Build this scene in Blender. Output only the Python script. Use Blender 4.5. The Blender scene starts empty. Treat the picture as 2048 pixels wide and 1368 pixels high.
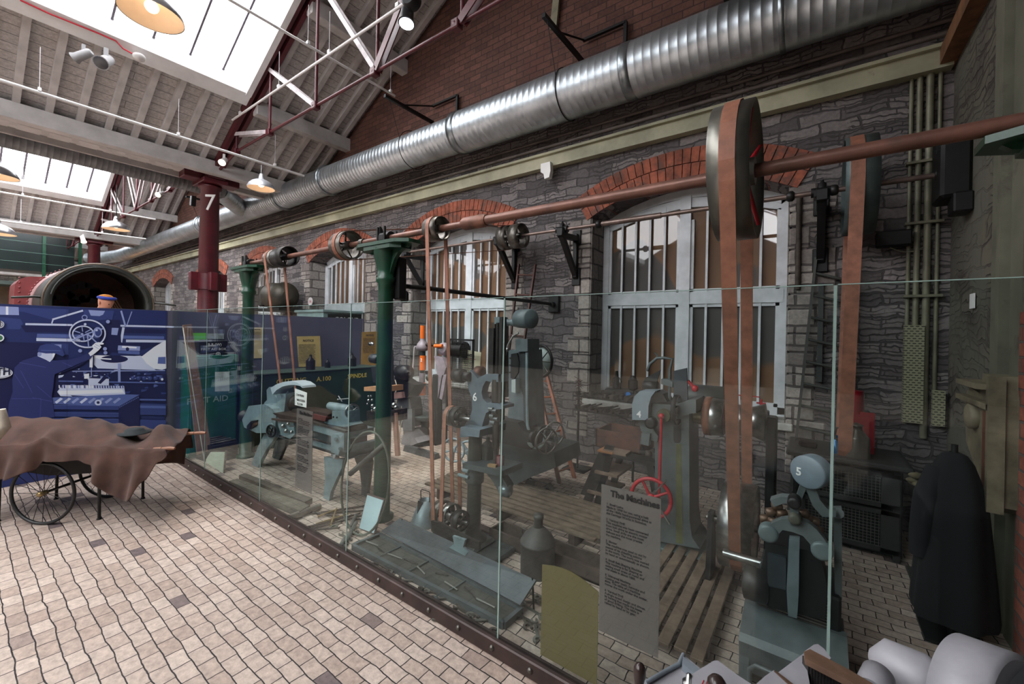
import bpy, bmesh, math, random
from mathutils import Vector, Matrix, Euler
random.seed(7)
PI = math.pi
C = bpy.context.scene.collection
SC = bpy.context.scene
# ---------- view geometry: a pixel of the photograph turned into a point of the place ----------
F_, R_, A_, H_ = 830., .0206, math.radians(36.1), 1.6
def ray(x, y):
    a = x-1024; b = y-663
    u = a*math.cos(R_)+b*math.sin(R_); v = -a*math.sin(R_)+b*math.cos(R_)
    return (math.cos(A_)*u-math.sin(A_)*F_, math.sin(A_)*u+math.cos(A_)*F_, -v)
def at(px, py, X=None, Y=None, Z=None):
    d = ray(px, py)
    t = (Z-H_)/d[2] if Z is not None else (Y/d[1] if Y is not None else X/d[0])
    return Vector((d[0]*t, d[1]*t, H_+d[2]*t))
# ---------- materials ----------
def lin(c):
    return tuple(((v/255)/12.92 if v/255 <= .04045 else ((v/255+.055)/1.055)**2.4) for v in c)+(1,)
def nn(nt, t, **kw):
    n = nt.nodes.new(t)
    for k, v in kw.items():
        if k in n.inputs: n.inputs[k].default_value = v
        else: setattr(n, k, v)
    return n
def base(name):
    m = bpy.data.materials.new(name); m.use_nodes = True
    nt = m.node_tree; b = nt.nodes['Principled BSDF']
    return m, nt, b
def coords(nt, plane='xy'):
    tc = nn(nt, 'ShaderNodeTexCoord')
    if plane == 'xy': return tc.outputs['Object']
    s = nn(nt, 'ShaderNodeSeparateXYZ'); nt.links.new(tc.outputs['Object'], s.inputs[0])
    c = nn(nt, 'ShaderNodeCombineXYZ')
    a, b_, d = {'xz': 'XZY', 'yz': 'YZX', 'yx': 'YXZ'}[plane]
    for i, k in enumerate((a, b_, d)): nt.links.new(s.outputs[k], c.inputs[i])
    return c.outputs[0]
def ramp(nt, fac, stops):
    r = nn(nt, 'ShaderNodeValToRGB'); e = r.color_ramp.elements
    while len(e) < len(stops): e.new(.5)
    for k, (p, c) in enumerate(stops):
        e[k].position = p; e[k].color = lin(c) if len(c) == 3 else c
    nt.links.new(fac, r.inputs[0]); return r.outputs[0]
def mixc(nt, fac, a, b_, mode='MIX'):
    m = nn(nt, 'ShaderNodeMix', data_type='RGBA', blend_type=mode)
    for k, v in ((0, fac), (6, a), (7, b_)):
        if hasattr(v, 'is_output'): nt.links.new(v, m.inputs[k])
        else: m.inputs[k].default_value = v if k == 0 else (lin(v) if len(v) == 3 else v)
    return m.outputs[2]
_mc = {}
def mat(col, rough=.5, metal=0., var=.25, scale=9., bump=.0, col2=None, thr=.5, emit=None):
    """plain worn surface: base colour with a noise of wear; col2 shows through in patches"""
    key = (col, rough, metal, var, scale, bump, col2, thr, emit)
    if key in _mc: return _mc[key]
    m, nt, b = base('surface')
    co = coords(nt)
    n = nn(nt, 'ShaderNodeTexNoise', Scale=scale, Detail=6., Roughness=.6); nt.links.new(co, n.inputs['Vector'])
    dark = tuple(int(c*(1-var)) for c in col); lite = tuple(min(255, int(c*(1+var*.5))) for c in col)
    c = ramp(nt, n.outputs[0], [(.3, dark), (.7, lite)])
    if col2:
        n2 = nn(nt, 'ShaderNodeTexNoise', Scale=scale*.6, Detail=9., Roughness=.7); nt.links.new(co, n2.inputs['Vector'])
        f = ramp(nt, n2.outputs[0], [(thr, (0, 0, 0, 1)), (thr+.08, (1, 1, 1, 1))])
        c = mixc(nt, f, c, col2)
    nt.links.new(c, b.inputs['Base Color'])
    b.inputs['Roughness'].default_value = rough; b.inputs['Metallic'].default_value = metal
    if bump:
        bp = nn(nt, 'ShaderNodeBump', Strength=bump, Distance=.01); nt.links.new(n.outputs[0], bp.inputs['Height']); nt.links.new(bp.outputs[0], b.inputs['Normal'])
    if emit:
        b.inputs['Emission Color'].default_value = lin(col); b.inputs['Emission Strength'].default_value = emit
    _mc[key] = m
    return m
def bricks(name, plane, bw, bh, mort, c1, c2, cm, dist=.02, bump=.6, wear=None, rough=.85, mscale=6., gap=.5, dark=None, big=None, fine=False):
    m, nt, b = base(name); co = coords(nt, plane)
    n0 = nn(nt, 'ShaderNodeTexNoise', Scale=mscale, Detail=3.); nt.links.new(co, n0.inputs['Vector'])
    sub = nn(nt, 'ShaderNodeVectorMath', operation='SUBTRACT'); nt.links.new(n0.outputs['Color'], sub.inputs[0]); sub.inputs[1].default_value = (.5, .5, .5)
    sc = nn(nt, 'ShaderNodeVectorMath', operation='SCALE'); nt.links.new(sub.outputs[0], sc.inputs[0]); sc.inputs[3].default_value = dist
    ad = nn(nt, 'ShaderNodeVectorMath', operation='ADD'); nt.links.new(co, ad.inputs[0]); nt.links.new(sc.outputs[0], ad.inputs[1])
    br = nn(nt, 'ShaderNodeTexBrick', offset=.5, squash=1., squash_frequency=2)
    for k, v in (('Scale', 1.), ('Mortar Size', mort), ('Mortar Smooth', .3), ('Bias', 0.), ('Brick Width', bw), ('Row Height', bh)): br.inputs[k].default_value = v
    br.inputs['Color1'].default_value = (0, 0, 0, 1); br.inputs['Color2'].default_value = (1, 1, 1, 1); br.inputs['Mortar'].default_value = (.5, .5, .5, 1)
    nt.links.new(ad.outputs[0], br.inputs['Vector'])
    stops = [(0., c1), (1., c2)]
    if dark: stops = [(0., dark), (.016, dark), (.03, c1), (1., c2)]
    c = ramp(nt, br.outputs['Color'], stops)
    n1 = nn(nt, 'ShaderNodeTexNoise', Scale=28., Detail=8., Roughness=.7); nt.links.new(co, n1.inputs['Vector'])
    f1 = ramp(nt, n1.outputs[0], [(.3, (.55, .55, .55, 1)), (.7, (1.25, 1.25, 1.25, 1))])
    c = mixc(nt, .8, c, f1, 'MULTIPLY')
    if wear:
        n2 = nn(nt, 'ShaderNodeTexNoise', Scale=wear[1], Detail=7., Roughness=.65); nt.links.new(co, n2.inputs['Vector'])
        c = mixc(nt, ramp(nt, n2.outputs[0], [(wear[2], (0, 0, 0, 1)), (wear[2]+.12, (.8, .8, .8, 1))]), c, wear[0])
    facs = br.outputs['Fac']
    if fine:
        b2 = nn(nt, 'ShaderNodeTexBrick', offset=.37, squash=1.6, squash_frequency=3)
        for k, v in (('Scale', 1.), ('Mortar Size', mort*.8), ('Mortar Smooth', .6), ('Bias', 0.), ('Brick Width', bw*.62), ('Row Height', bh*.41)): b2.inputs[k].default_value = v
        sc2 = nn(nt, 'ShaderNodeVectorMath', operation='SCALE'); nt.links.new(sub.outputs[0], sc2.inputs[0]); sc2.inputs[3].default_value = dist*1.5
        ad2 = nn(nt, 'ShaderNodeVectorMath', operation='ADD'); nt.links.new(co, ad2.inputs[0]); nt.links.new(sc2.outputs[0], ad2.inputs[1]); nt.links.new(ad2.outputs[0], b2.inputs['Vector'])
        nm = nn(nt, 'ShaderNodeTexNoise', Scale=2.1, Detail=3.); nt.links.new(co, nm.inputs['Vector'])
        mk = ramp(nt, nm.outputs[0], [(.44, (0, 0, 0, 1)), (.5, (1, 1, 1, 1))])
        mm = nn(nt, 'ShaderNodeMath', operation='MULTIPLY'); nt.links.new(b2.outputs['Fac'], mm.inputs[0]); nt.links.new(mk, mm.inputs[1])
        mx_ = nn(nt, 'ShaderNodeMath', operation='MAXIMUM'); nt.links.new(mm.outputs[0], mx_.inputs[0]); nt.links.new(br.outputs['Fac'], mx_.inputs[1]); facs = mx_.outputs[0]
    c = mixc(nt, facs, c, cm)
    if big:
        n3 = nn(nt, 'ShaderNodeTexNoise', Scale=big[1], Detail=5.); nt.links.new(co, n3.inputs['Vector'])
        c = mixc(nt, ramp(nt, n3.outputs[0], [(big[2], (0, 0, 0, 1)), (big[2]+.1, (.85, .85, .85, 1))]), c, big[0])
    nt.links.new(c, b.inputs['Base Color']); b.inputs['Roughness'].default_value = rough
    inv = nn(nt, 'ShaderNodeMath', operation='MULTIPLY_ADD'); nt.links.new(facs, inv.inputs[0]); inv.inputs[1].default_value = -gap; 
    mu = nn(nt, 'ShaderNodeMath', operation='MULTIPLY_ADD'); nt.links.new(n1.outputs[0], mu.inputs[0]); mu.inputs[1].default_value = .35
    nt.links.new(br.outputs['Color'], mu.inputs[2]) if gap > .6 else None
    nt.links.new(mu.outputs[0], inv.inputs[2])
    bp = nn(nt, 'ShaderNodeBump', Strength=bump, Distance=.02); nt.links.new(inv.outputs[0], bp.inputs['Height']); nt.links.new(bp.outputs[0], b.inputs['Normal'])
    return m
def emis(col, s):
    m, nt, b = base('light'); b.inputs['Base Color'].default_value = lin(col)
    b.inputs['Emission Color'].default_value = lin(col); b.inputs['Emission Strength'].default_value = s
    return m
def vcol_mat(rough=.5):
    m, nt, b = base('printed_surface'); a = nn(nt, 'ShaderNodeVertexColor', layer_name='Col'); nt.links.new(a.outputs[0], b.inputs['Base Color'])
    b.inputs['Roughness'].default_value = rough; return m
# ---------- mesh builder ----------
def rotm(rot): return Euler(rot).to_matrix() if rot else Matrix.Identity(3)
class MB:
    def __init__(s): s.v = []; s.f = []; s.c = []; s.sm = []; s.cur = None
    def add(s, vs, fs, smooth=False):
        o = len(s.v); s.v += [Vector(v) for v in vs]
        for f in fs: s.f.append([i+o for i in f]); s.sm.append(smooth); s.c.append(s.cur)
        return s
    def box(s, c, d, rot=None, bev=0):
        x, y, z = d[0]/2, d[1]/2, d[2]/2; M = rotm(rot); c = Vector(c)
        if bev:
            b = min(bev, x*.9, y*.9, z*.9); vs = []; idx = {}
            for sx in (-1, 1):
                for sy in (-1, 1):
                    for sz in (-1, 1):
                        idx[sx, sy, sz] = len(vs)
                        vs += [(sx*x, sy*(y-b), sz*(z-b)), (sx*(x-b), sy*y, sz*(z-b)), (sx*(x-b), sy*(y-b), sz*z)]
            fs = []
            def q(l, flip): fs.append(l[::-1] if flip else l)
            for a in (-1, 1):
                q([idx[a, -1, -1], idx[a, 1, -1], idx[a, 1, 1], idx[a, -1, 1]], a < 0)
                q([idx[-1, a, -1]+1, idx[1, a, -1]+1, idx[1, a, 1]+1, idx[-1, a, 1]+1], a > 0)
                q([idx[-1, -1, a]+2, idx[1, -1, a]+2, idx[1, 1, a]+2, idx[-1, 1, a]+2], a < 0)
                for b2 in (-1, 1):
                    q([idx[a, b2, -1], idx[a, b2, 1], idx[a, b2, 1]+1, idx[a, b2, -1]+1], a*b2 < 0)
                    q([idx[a, -1, b2], idx[a, 1, b2], idx[a, 1, b2]+2, idx[a, -1, b2]+2], a*b2 > 0)
                    q([idx[-1, a, b2]+1, idx[1, a, b2]+1, idx[1, a, b2]+2, idx[-1, a, b2]+2], a*b2 < 0)
                    for c2 in (-1, 1): q([idx[a, b2, c2], idx[a, b2, c2]+1, idx[a, b2, c2]+2], a*b2*c2 < 0)
            return s.add([c+M@Vector(v) for v in vs], fs)
        vs = [(i*x, j*y, k*z) for i in (-1, 1) for j in (-1, 1) for k in (-1, 1)]
        return s.add([c+M@Vector(v) for v in vs], [[0, 1, 3, 2], [4, 6, 7, 5], [0, 4, 5, 1], [2, 3, 7, 6], [0, 2, 6, 4], [1, 5, 7, 3]])
    def bb(s, a, b, bev=0):
        return s.box([(a[i]+b[i])/2 for i in range(3)], [abs(b[i]-a[i]) for i in range(3)], None, bev)
    def frame(s, d):
        d = Vector(d).normalized(); u = d.cross(Vector((0, 0, 1)))
        if u.length < 1e-3: u = Vector((1, 0, 0))
        u.normalize(); return d, u, d.cross(u)
    def rod(s, p0, p1, r0, r1=None, n=14, cap=True):
        return s.lath(p0, Vector(p1)-Vector(p0), [(0, r0), (1, r0 if r1 is None else r1)], n, cap, True)
    def lath(s, p, axis, prof, n=24, cap=True, unit=False, a0=0., a1=None):
        """surface of revolution: prof = (distance along axis, radius)"""
        p = Vector(p); L = Vector(axis).length; d, u, w = s.frame(axis)
        k = L if unit else 1.
        full = a1 is None; a1 = a0+2*PI if full else a1; m = n if full else n+1
        vs = []
        for t, r in prof:
            for i in range(m):
                a = a0+(a1-a0)*i/n; vs.append(p+d*t*k+(u*math.cos(a)+w*math.sin(a))*r)
        fs = []
        for j in range(len(prof)-1):
            for i in range(n):
                i2 = (i+1) % m if full else i+1
                fs.append([j*m+i, j*m+i2, (j+1)*m+i2, (j+1)*m+i])
        s.add(vs, fs, True)
        if cap and full:
            if prof[0][1] > 1e-4: s.add(vs[:m], [list(range(m))[::-1]])
            if prof[-1][1] > 1e-4: s.add(vs[-m:], [list(range(m))])
        return s
    def tube(s, pts, r, n=8, closed=False, cap=True):
        pts = [Vector(p) for p in pts]; N = len(pts); vs = []; u = None
        for i, p in enumerate(pts):
            a = pts[i-1] if (i or closed) else p; b = pts[(i+1) % N] if (i < N-1 or closed) else p
            d = (b-a).normalized()
            if u is None: _, u, w = s.frame(d)
            u = (u-d*u.dot(d)); u = u.normalized() if u.length > 1e-6 else s.frame(d)[1]
            w = d.cross(u); rr = r[i] if isinstance(r, (list, tuple)) else r
            for k in range(n): vs.append(p+(u*math.cos(2*PI*k/n)+w*math.sin(2*PI*k/n))*rr)
        fs = []
        for j in range(N if closed else N-1):
            j2 = (j+1) % N
            for i in range(n): fs.append([j*n+i, j*n+(i+1) % n, j2*n+(i+1) % n, j2*n+i])
        s.add(vs, fs, True)
        if cap and not closed: s.add(vs[:n], [list(range(n))[::-1]]); s.add(vs[-n:], [list(range(n))])
        return s
    def ring(s, c, axis, R, r, n=36, m=8):
        d, u, w = s.frame(axis); c = Vector(c)
        return s.tube([c+(u*math.cos(2*PI*i/n)+w*math.sin(2*PI*i/n))*R for i in range(n)], r, m, True)
    def prism(s, poly, ext):
        """closed polygon of 3D points pushed along ext"""
        p = [Vector(q) for q in poly]; e = Vector(ext); n = len(p)
        s.add(p, [list(range(n))]); s.add([q+e for q in p], [list(range(n))[::-1]])
        for i in range(n):
            j = (i+1) % n; s.add([p[i], p[j], p[j]+e, p[i]+e], [[0, 3, 2, 1]])
        return s
    def xz(s, poly, y0, y1): return s.prism([(x, y0, z) for x, z in poly], (0, y1-y0, 0))
    def yz(s, poly, x0, x1): return s.prism([(x0, y, z) for y, z in poly], (x1-x0, 0, 0))
    def ball(s, c, r, n=16, m=10, sc=(1, 1, 1)):
        c = Vector(c); vs = []; fs = []
        for j in range(m+1):
            th = PI*j/m
            for i in range(n):
                a = 2*PI*i/n; vs.append(c+Vector((math.sin(th)*math.cos(a)*r*sc[0], math.sin(th)*math.sin(a)*r*sc[1], math.cos(th)*r*sc[2])))
        for j in range(m):
            for i in range(n): fs.append([j*n+i, (j+1)*n+i, (j+1)*n+(i+1) % n, j*n+(i+1) % n])
        return s.add(vs, fs, True)
    def strip(s, pts, width_dir, w, th=.006):
        """flat belt following pts (in the plane of travel) with its width along width_dir"""
        pts = [Vector(p) for p in pts]; wd = Vector(width_dir).normalized()*w/2; N = len(pts); vs = []
        for i, p in enumerate(pts):
            d = (pts[min(i+1, N-1)]-pts[max(i-1, 0)]).normalized(); nrm = d.cross(wd).normalized()*th/2
            vs += [p-wd-nrm, p+wd-nrm, p+wd+nrm, p-wd+nrm]
        fs = [[0, 1, 2, 3], [4*N-1, 4*N-2, 4*N-3, 4*N-4]]
        for i in range(N-1):
            for k in range(4): a = i*4+k; b = i*4+(k+1) % 4; fs.append([b, a, a+4, b+4])
        return s.add(vs, fs)
    def build(s, name, m, parent=None, smooth=None, fix=True):
        me = bpy.data.meshes.new(name); off = Vector((0, 0, 0))
        if parent is not None: off = parent.get('_o', None); off = Vector(off) if off is not None else Vector((0, 0, 0))
        me.from_pydata([v-off for v in s.v], [], s.f)
        for p, k in zip(me.polygons, s.sm): p.use_smooth = k
        if any(c is not None for c in s.c):
            ca = me.color_attributes.new('Col', 'FLOAT_COLOR', 'CORNER')
            for p, c in zip(me.polygons, s.c):
                for li in p.loop_indices: ca.data[li].color = lin(c or (128, 128, 128))
        if fix and not any(c is not None for c in s.c):
            bm = bmesh.new(); bm.from_mesh(me); bmesh.ops.recalc_face_normals(bm, faces=bm.faces); bm.to_mesh(me); bm.free()
        me.materials.append(m)
        o = bpy.data.objects.new(name, me); C.objects.link(o)
        if parent is not None:
            o.parent = parent; o['_o'] = list(off)
        return o
def thing(name, label, cat, loc=(0, 0, 0), group=None):
    o = bpy.data.objects.new(name, None); C.objects.link(o); o.location = loc; o.empty_display_size = .1
    o['_o'] = list(loc); o['label'] = label; o['category'] = cat
    if group: o['group'] = group
    return o
def one(mb, name, m, label, cat, group=None, loc=None):
    """a thing that is a single mesh, its origin at its base"""
    if loc is None:
        xs = [v.x for v in mb.v]; ys = [v.y for v in mb.v]; zs = [v.z for v in mb.v]
        loc = ((min(xs)+max(xs))/2, (min(ys)+max(ys))/2, min(zs))
    L = Vector(loc)
    for i in range(len(mb.v)): mb.v[i] = mb.v[i]-L
    o = mb.build(name, m); o.location = L; o['label'] = label; o['category'] = cat; o['_o'] = list(L)
    if group: o['group'] = group
    return o
def struct(mb, name, m, parent=None):
    o = mb.build(name, m, parent)
    if parent is None: o['kind'] = 'structure'
    return o
def dup(root, delta, label=None, rotz=None):
    r = root.copy(); C.objects.link(r); r.location = Vector(root.location)+Vector(delta)
    if rotz is not None: r.rotation_euler.z = rotz
    if label: r['label'] = label
    for ch in list(root.children):
        c = ch.copy(); C.objects.link(c); c.parent = r
        for g in list(ch.children):
            d = g.copy(); C.objects.link(d); d.parent = c
    return r
def text(body, size, origin, xdir, ydir, m, name='lettering', parent=None, align='LEFT', ext=.0004, space=1., bold=0., sx=1.):
    cu = bpy.data.curves.new(name, 'FONT'); cu.body = body; cu.size = size; cu.extrude = ext; cu.align_x = align; cu.space_character = space; cu.resolution_u = 2; cu.offset = bold
    t = bpy.data.objects.new(name, cu); me = bpy.data.meshes.new_from_object(t); bpy.data.objects.remove(t)
    x = Vector(xdir).normalized(); y = Vector(ydir).normalized(); z = x.cross(y); off = Vector(parent['_o']) if parent is not None and '_o' in parent else Vector((0, 0, 0))
    me.transform(Matrix.Diagonal((sx, 1, 1, 1))); me.transform(Matrix((x, y, z)).transposed().to_4x4()); me.transform(Matrix.Translation(Vector(origin)-off))
    me.materials.clear(); me.materials.append(m)
    o = bpy.data.objects.new(name, me); C.objects.link(o)
    if parent is not None: o.parent = parent; o['_o'] = list(off)
    return o
# ---------- palette ----------
GREY_PAINT = mat((110, 124, 130), .42, 0, .22, 7, .05, (70, 80, 80), .63)
DK_METAL = mat((44, 42, 41), .45, .5, .4, 14, .1)
BLACK = mat((20, 20, 21), .5, .2, .4, 12)
STEEL = mat((165, 165, 163), .28, 1., .2, 16)
OLD_STEEL = mat((112, 108, 102), .4, .85, .35, 12, .05, (60, 48, 40), .6)
RUST = mat((120, 84, 70), .5, .45, .35, 10, .08, (80, 60, 52), .58)
LEATHER = mat((148, 98, 77), .6, 0, .18, 14)
LEATHER_D = mat((112, 94, 76), .7, 0, .22, 14)
MAROON = mat((84, 24, 34), .4, 0, .2, 5)
GREEN = mat((22, 64, 46), .35, 0, .25, 6)
WHITE_P = mat((218, 216, 214), .5, 0, .1, 5)
RED = mat((172, 22, 36), .4, 0, .15, 8)
WOOD = mat((112, 88, 68), .7, 0, .3, 12, .1)
WOOD_D = mat((64, 50, 42), .7, 0, .35, 10, .1)
WOOD_R = mat((122, 66, 42), .6, 0, .3, 12, .1)
PAPER = mat((214, 224, 222), .7, 0, .05, 3)
INK = mat((38, 36, 38), .7, 0, .05, 3)
WHITE_T = mat((232, 232, 230), .6, 0, .03, 3)
GALV = mat((158, 166, 170), .3, .9, .18, 5, .03)
# ================= camera, exposure, light =================
cam = bpy.data.cameras.new('camera'); co = bpy.data.objects.new('camera', cam); C.objects.link(co)
cam.sensor_width = 36; cam.lens = 36*F_/2048; cam.clip_start = .02; cam.clip_end = 200
cam.shift_y = (663-684)/2048.
co.location = (0, 0, H_)
rgt = Vector((math.cos(A_), math.sin(A_), 0)); fw = Vector((-math.sin(A_), math.cos(A_), 0)); up = Vector((0, 0, 1))
cr, sr = math.cos(R_), math.sin(R_)
rr = rgt*cr+up*sr; uu = -rgt*sr+up*cr
co.matrix_world = Matrix(((rr.x, uu.x, -fw.x, 0), (rr.y, uu.y, -fw.y, 0), (rr.z, uu.z, -fw.z, H_), (0, 0, 0, 1)))
SC.camera = co
SC.view_settings.view_transform = 'Standard'; SC.view_settings.look = 'None'; SC.view_settings.gamma = 1; SC.view_settings.use_curve_mapping = False
SC.view_settings.exposure = 0.0
w = bpy.data.worlds.new('world'); SC.world = w; w.use_nodes = True
w.node_tree.nodes['Background'].inputs[0].default_value = (.55, .62, .72, 1); w.node_tree.nodes['Background'].inputs[1].default_value = .9
SC.cycles.max_bounces = 10; SC.cycles.transparent_max_bounces = 24; SC.cycles.glossy_bounces = 5; SC.cycles.diffuse_bounces = 4
SC.cycles.caustics_reflective = False; SC.cycles.caustics_refractive = False; SC.cycles.sample_clamp_indirect = 6

YW = 4.75            # face of the stone wall
M_STONE = bricks('stone_wall', 'xz', .31, .105, .008, (82, 77, 78), (134, 127, 126), (66, 62, 63), .10, .8, ((122, 106, 98), 1.3, .60), mscale=5., gap=.9, fine=True)
M_STONE_Y = bricks('stone_wall_side', 'yz', .34, .13, .012, (74, 70, 68), (112, 106, 98), (60, 55, 52), .10, 1., ((112, 108, 92), 1.1, .5), mscale=5., gap=.7)
M_QUOIN = bricks('quoin_stone', 'xz', .3, .19, .012, (118, 110, 106), (168, 160, 152), (80, 74, 72), .05, 1., ((120, 102, 92), 1.3, .62), mscale=5., gap=.8)
M_QUOIN_Y = bricks('quoin_stone_side', 'yz', .3, .19, .012, (108, 102, 98), (150, 144, 138), (80, 74, 72), .05, 1., mscale=5., gap=.8)
M_GABLE = bricks('gable_brick', 'xz', .225, .085, .006, (84, 56, 48), (112, 76, 64), (58, 46, 44), .02, .7, ((92, 56, 48), 1.2, .55), mscale=4., gap=.6)
M_PLASTER = bricks('patched_wall', 'yz', .4, .16, .01, (76, 70, 64), (98, 92, 84), (62, 56, 52), .25, 1., ((112, 108, 92), .9, .5), mscale=2.5, big=((98, 96, 86), 1.6, .42), gap=.6, fine=True)  # plaster tones lowered, standing in for shade in the right corner
M_FLOOR = bricks('block_floor', 'xy', .125, .072, .003, (172, 152, 139), (198, 181, 168), (22, 19, 21), .028, .55, ((150, 130, 120), 2.2, .66), .6, 7., .8, dark=(104, 90, 90))

M_DARK = mat((40, 38, 38), .8, 0, .15, 1.5)
# floor
mb = MB(); mb.bb((-46, -13, -.2), (9, 6, 0)); struct(mb, 'floor', M_FLOOR)
# back wall with window openings
WIN = [(-2.27-3.37*i, -.21-3.37*i) for i in range(6)]
WIN = [WIN[0], WIN[1], WIN[2], WIN[3], WIN[4], (-20.5, -18.44)]
ZS, ZSP, ZC = .78, 3.04, 3.30   # sill, springing, crown
mb = MB(); D = .75
def arch(x0, x1, z0, zc, n=10):
    w = (x1-x0)/2; h = zc-z0; r = (w*w+h*h)/(2*h); cx = (x0+x1)/2; cz = zc-r
    a = math.asin(w/r); return [(cx+r*math.sin(-a+2*a*i/n), cz+r*math.cos(-a+2*a*i/n)) for i in range(n+1)]
xs = 3.; ordered = sorted(WIN, reverse=True)
prev = 6.
for (a, b) in ordered:
    mb.bb((b, YW, 0), (prev, YW+D, ZSP)); mb.bb((a, YW, 0), (b, YW+D, ZS)); prev = a
    ar = arch(a, b, ZSP, ZC); mb.xz(ar+[(b, 3.75), (a, 3.75)], YW, YW+D)
mb.bb((-46, YW, 0), (prev, YW+D, ZSP))
prev = 6.
for (a, b) in ordered: mb.bb((b, YW, ZSP), (prev, YW+D, 3.75)); prev = a
mb.bb((-46, YW, ZSP), (prev, YW+D, 3.75)); mb.bb((-46, YW, 3.75), (6, YW+D, 4.36))
back = struct(mb, 'wall_back', M_STONE)
mb = MB()
for k in range(5):
    x0 = .95-10.4*(k+1); mb.xz([(x0, 4.36), (x0+10.4, 4.36), (x0+5.2, 7.6)], YW+.02, YW+D)
    mb.bb((x0, YW+.02, 4.36), (x0+10.4, YW+D, 4.7))
struct(mb, 'wall_gable', M_GABLE)
# dressed stones and brick arches round each opening (pattern in the wall's own face)
mq = MB(); my = MB(); ma = MB()
for k, (a, b) in enumerate(WIN):
    for s, xx in ((-1, a), (1, b)):
        z = 0.3; i = 0
        while z < ZSP-.02:
            h = random.uniform(.13, .26); h = min(h, ZSP-z); L = random.choice((.16, .3, .36, .22))
            x2 = xx+s*L; mq.bb((min(xx, x2), YW-.012, z+.006), (max(xx, x2), YW+.05, z+h-.006), .01) if z > .5 or 1 else 0
            z += h; i += 1
    # reveal facing
    my.bb((a-.02, YW, ZS), (a+.012, YW+.35, ZSP)); my.bb((b-.012, YW, ZS), (b+.02, YW+.35, ZSP))
    w = (b-a)/2; h = ZC-ZSP; r = (w*w+h*h)/(2*h); cx = (a+b)/2; cz = ZC-r; an = math.asin(w/r)+.03
    for lay in range(2):
        r0 = r+lay*.17; r1 = r0+.16; n = int(2*an*r0/.083)
        for i in range(n):
            a0 = -an+2*an*(i+.06)/n; a1 = -an+2*an*(i+.94)/n
            ma.xz([(cx+r0*math.sin(a0), cz+r0*math.cos(a0)), (cx+r1*math.sin(a0), cz+r1*math.cos(a0)), (cx+r1*math.sin(a1), cz+r1*math.cos(a1)), (cx+r0*math.sin(a1), cz+r0*math.cos(a1))], YW-.02, YW+.36)
struct(mq, 'quoin_stones', M_QUOIN, back); struct(my, 'reveal_stones', M_QUOIN_Y, back)
struct(ma, 'brick_arches', mat((146, 82, 62), .85, 0, .4, 9, .2, (104, 72, 62), .52), back)
# cream band, its moulding and the pipes along the wall
mb = MB(); mb.bb((-31, YW-.1, 3.77), (.85, YW+.02, 3.93)); mb.bb((-31, YW-.14, 3.92), (.85, YW+.02, 3.95))
struct(mb, 'trim_1', mat((168, 166, 140), .6, 0, .18, 2.5, .05, (96, 84, 78), .62))
for z, r, n in ((4.02, .022, 2), (4.12, .016, 3)):
    one(MB().rod((-30, YW-.12, z), (.84, YW-.12, z), r), 'wall_pipe', mat((92, 82, 76), .6, 0, .3, 5), ('lower' if n == 2 else 'upper')+' thin rusty pipe running along wall above cream band', 'pipe')
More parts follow.
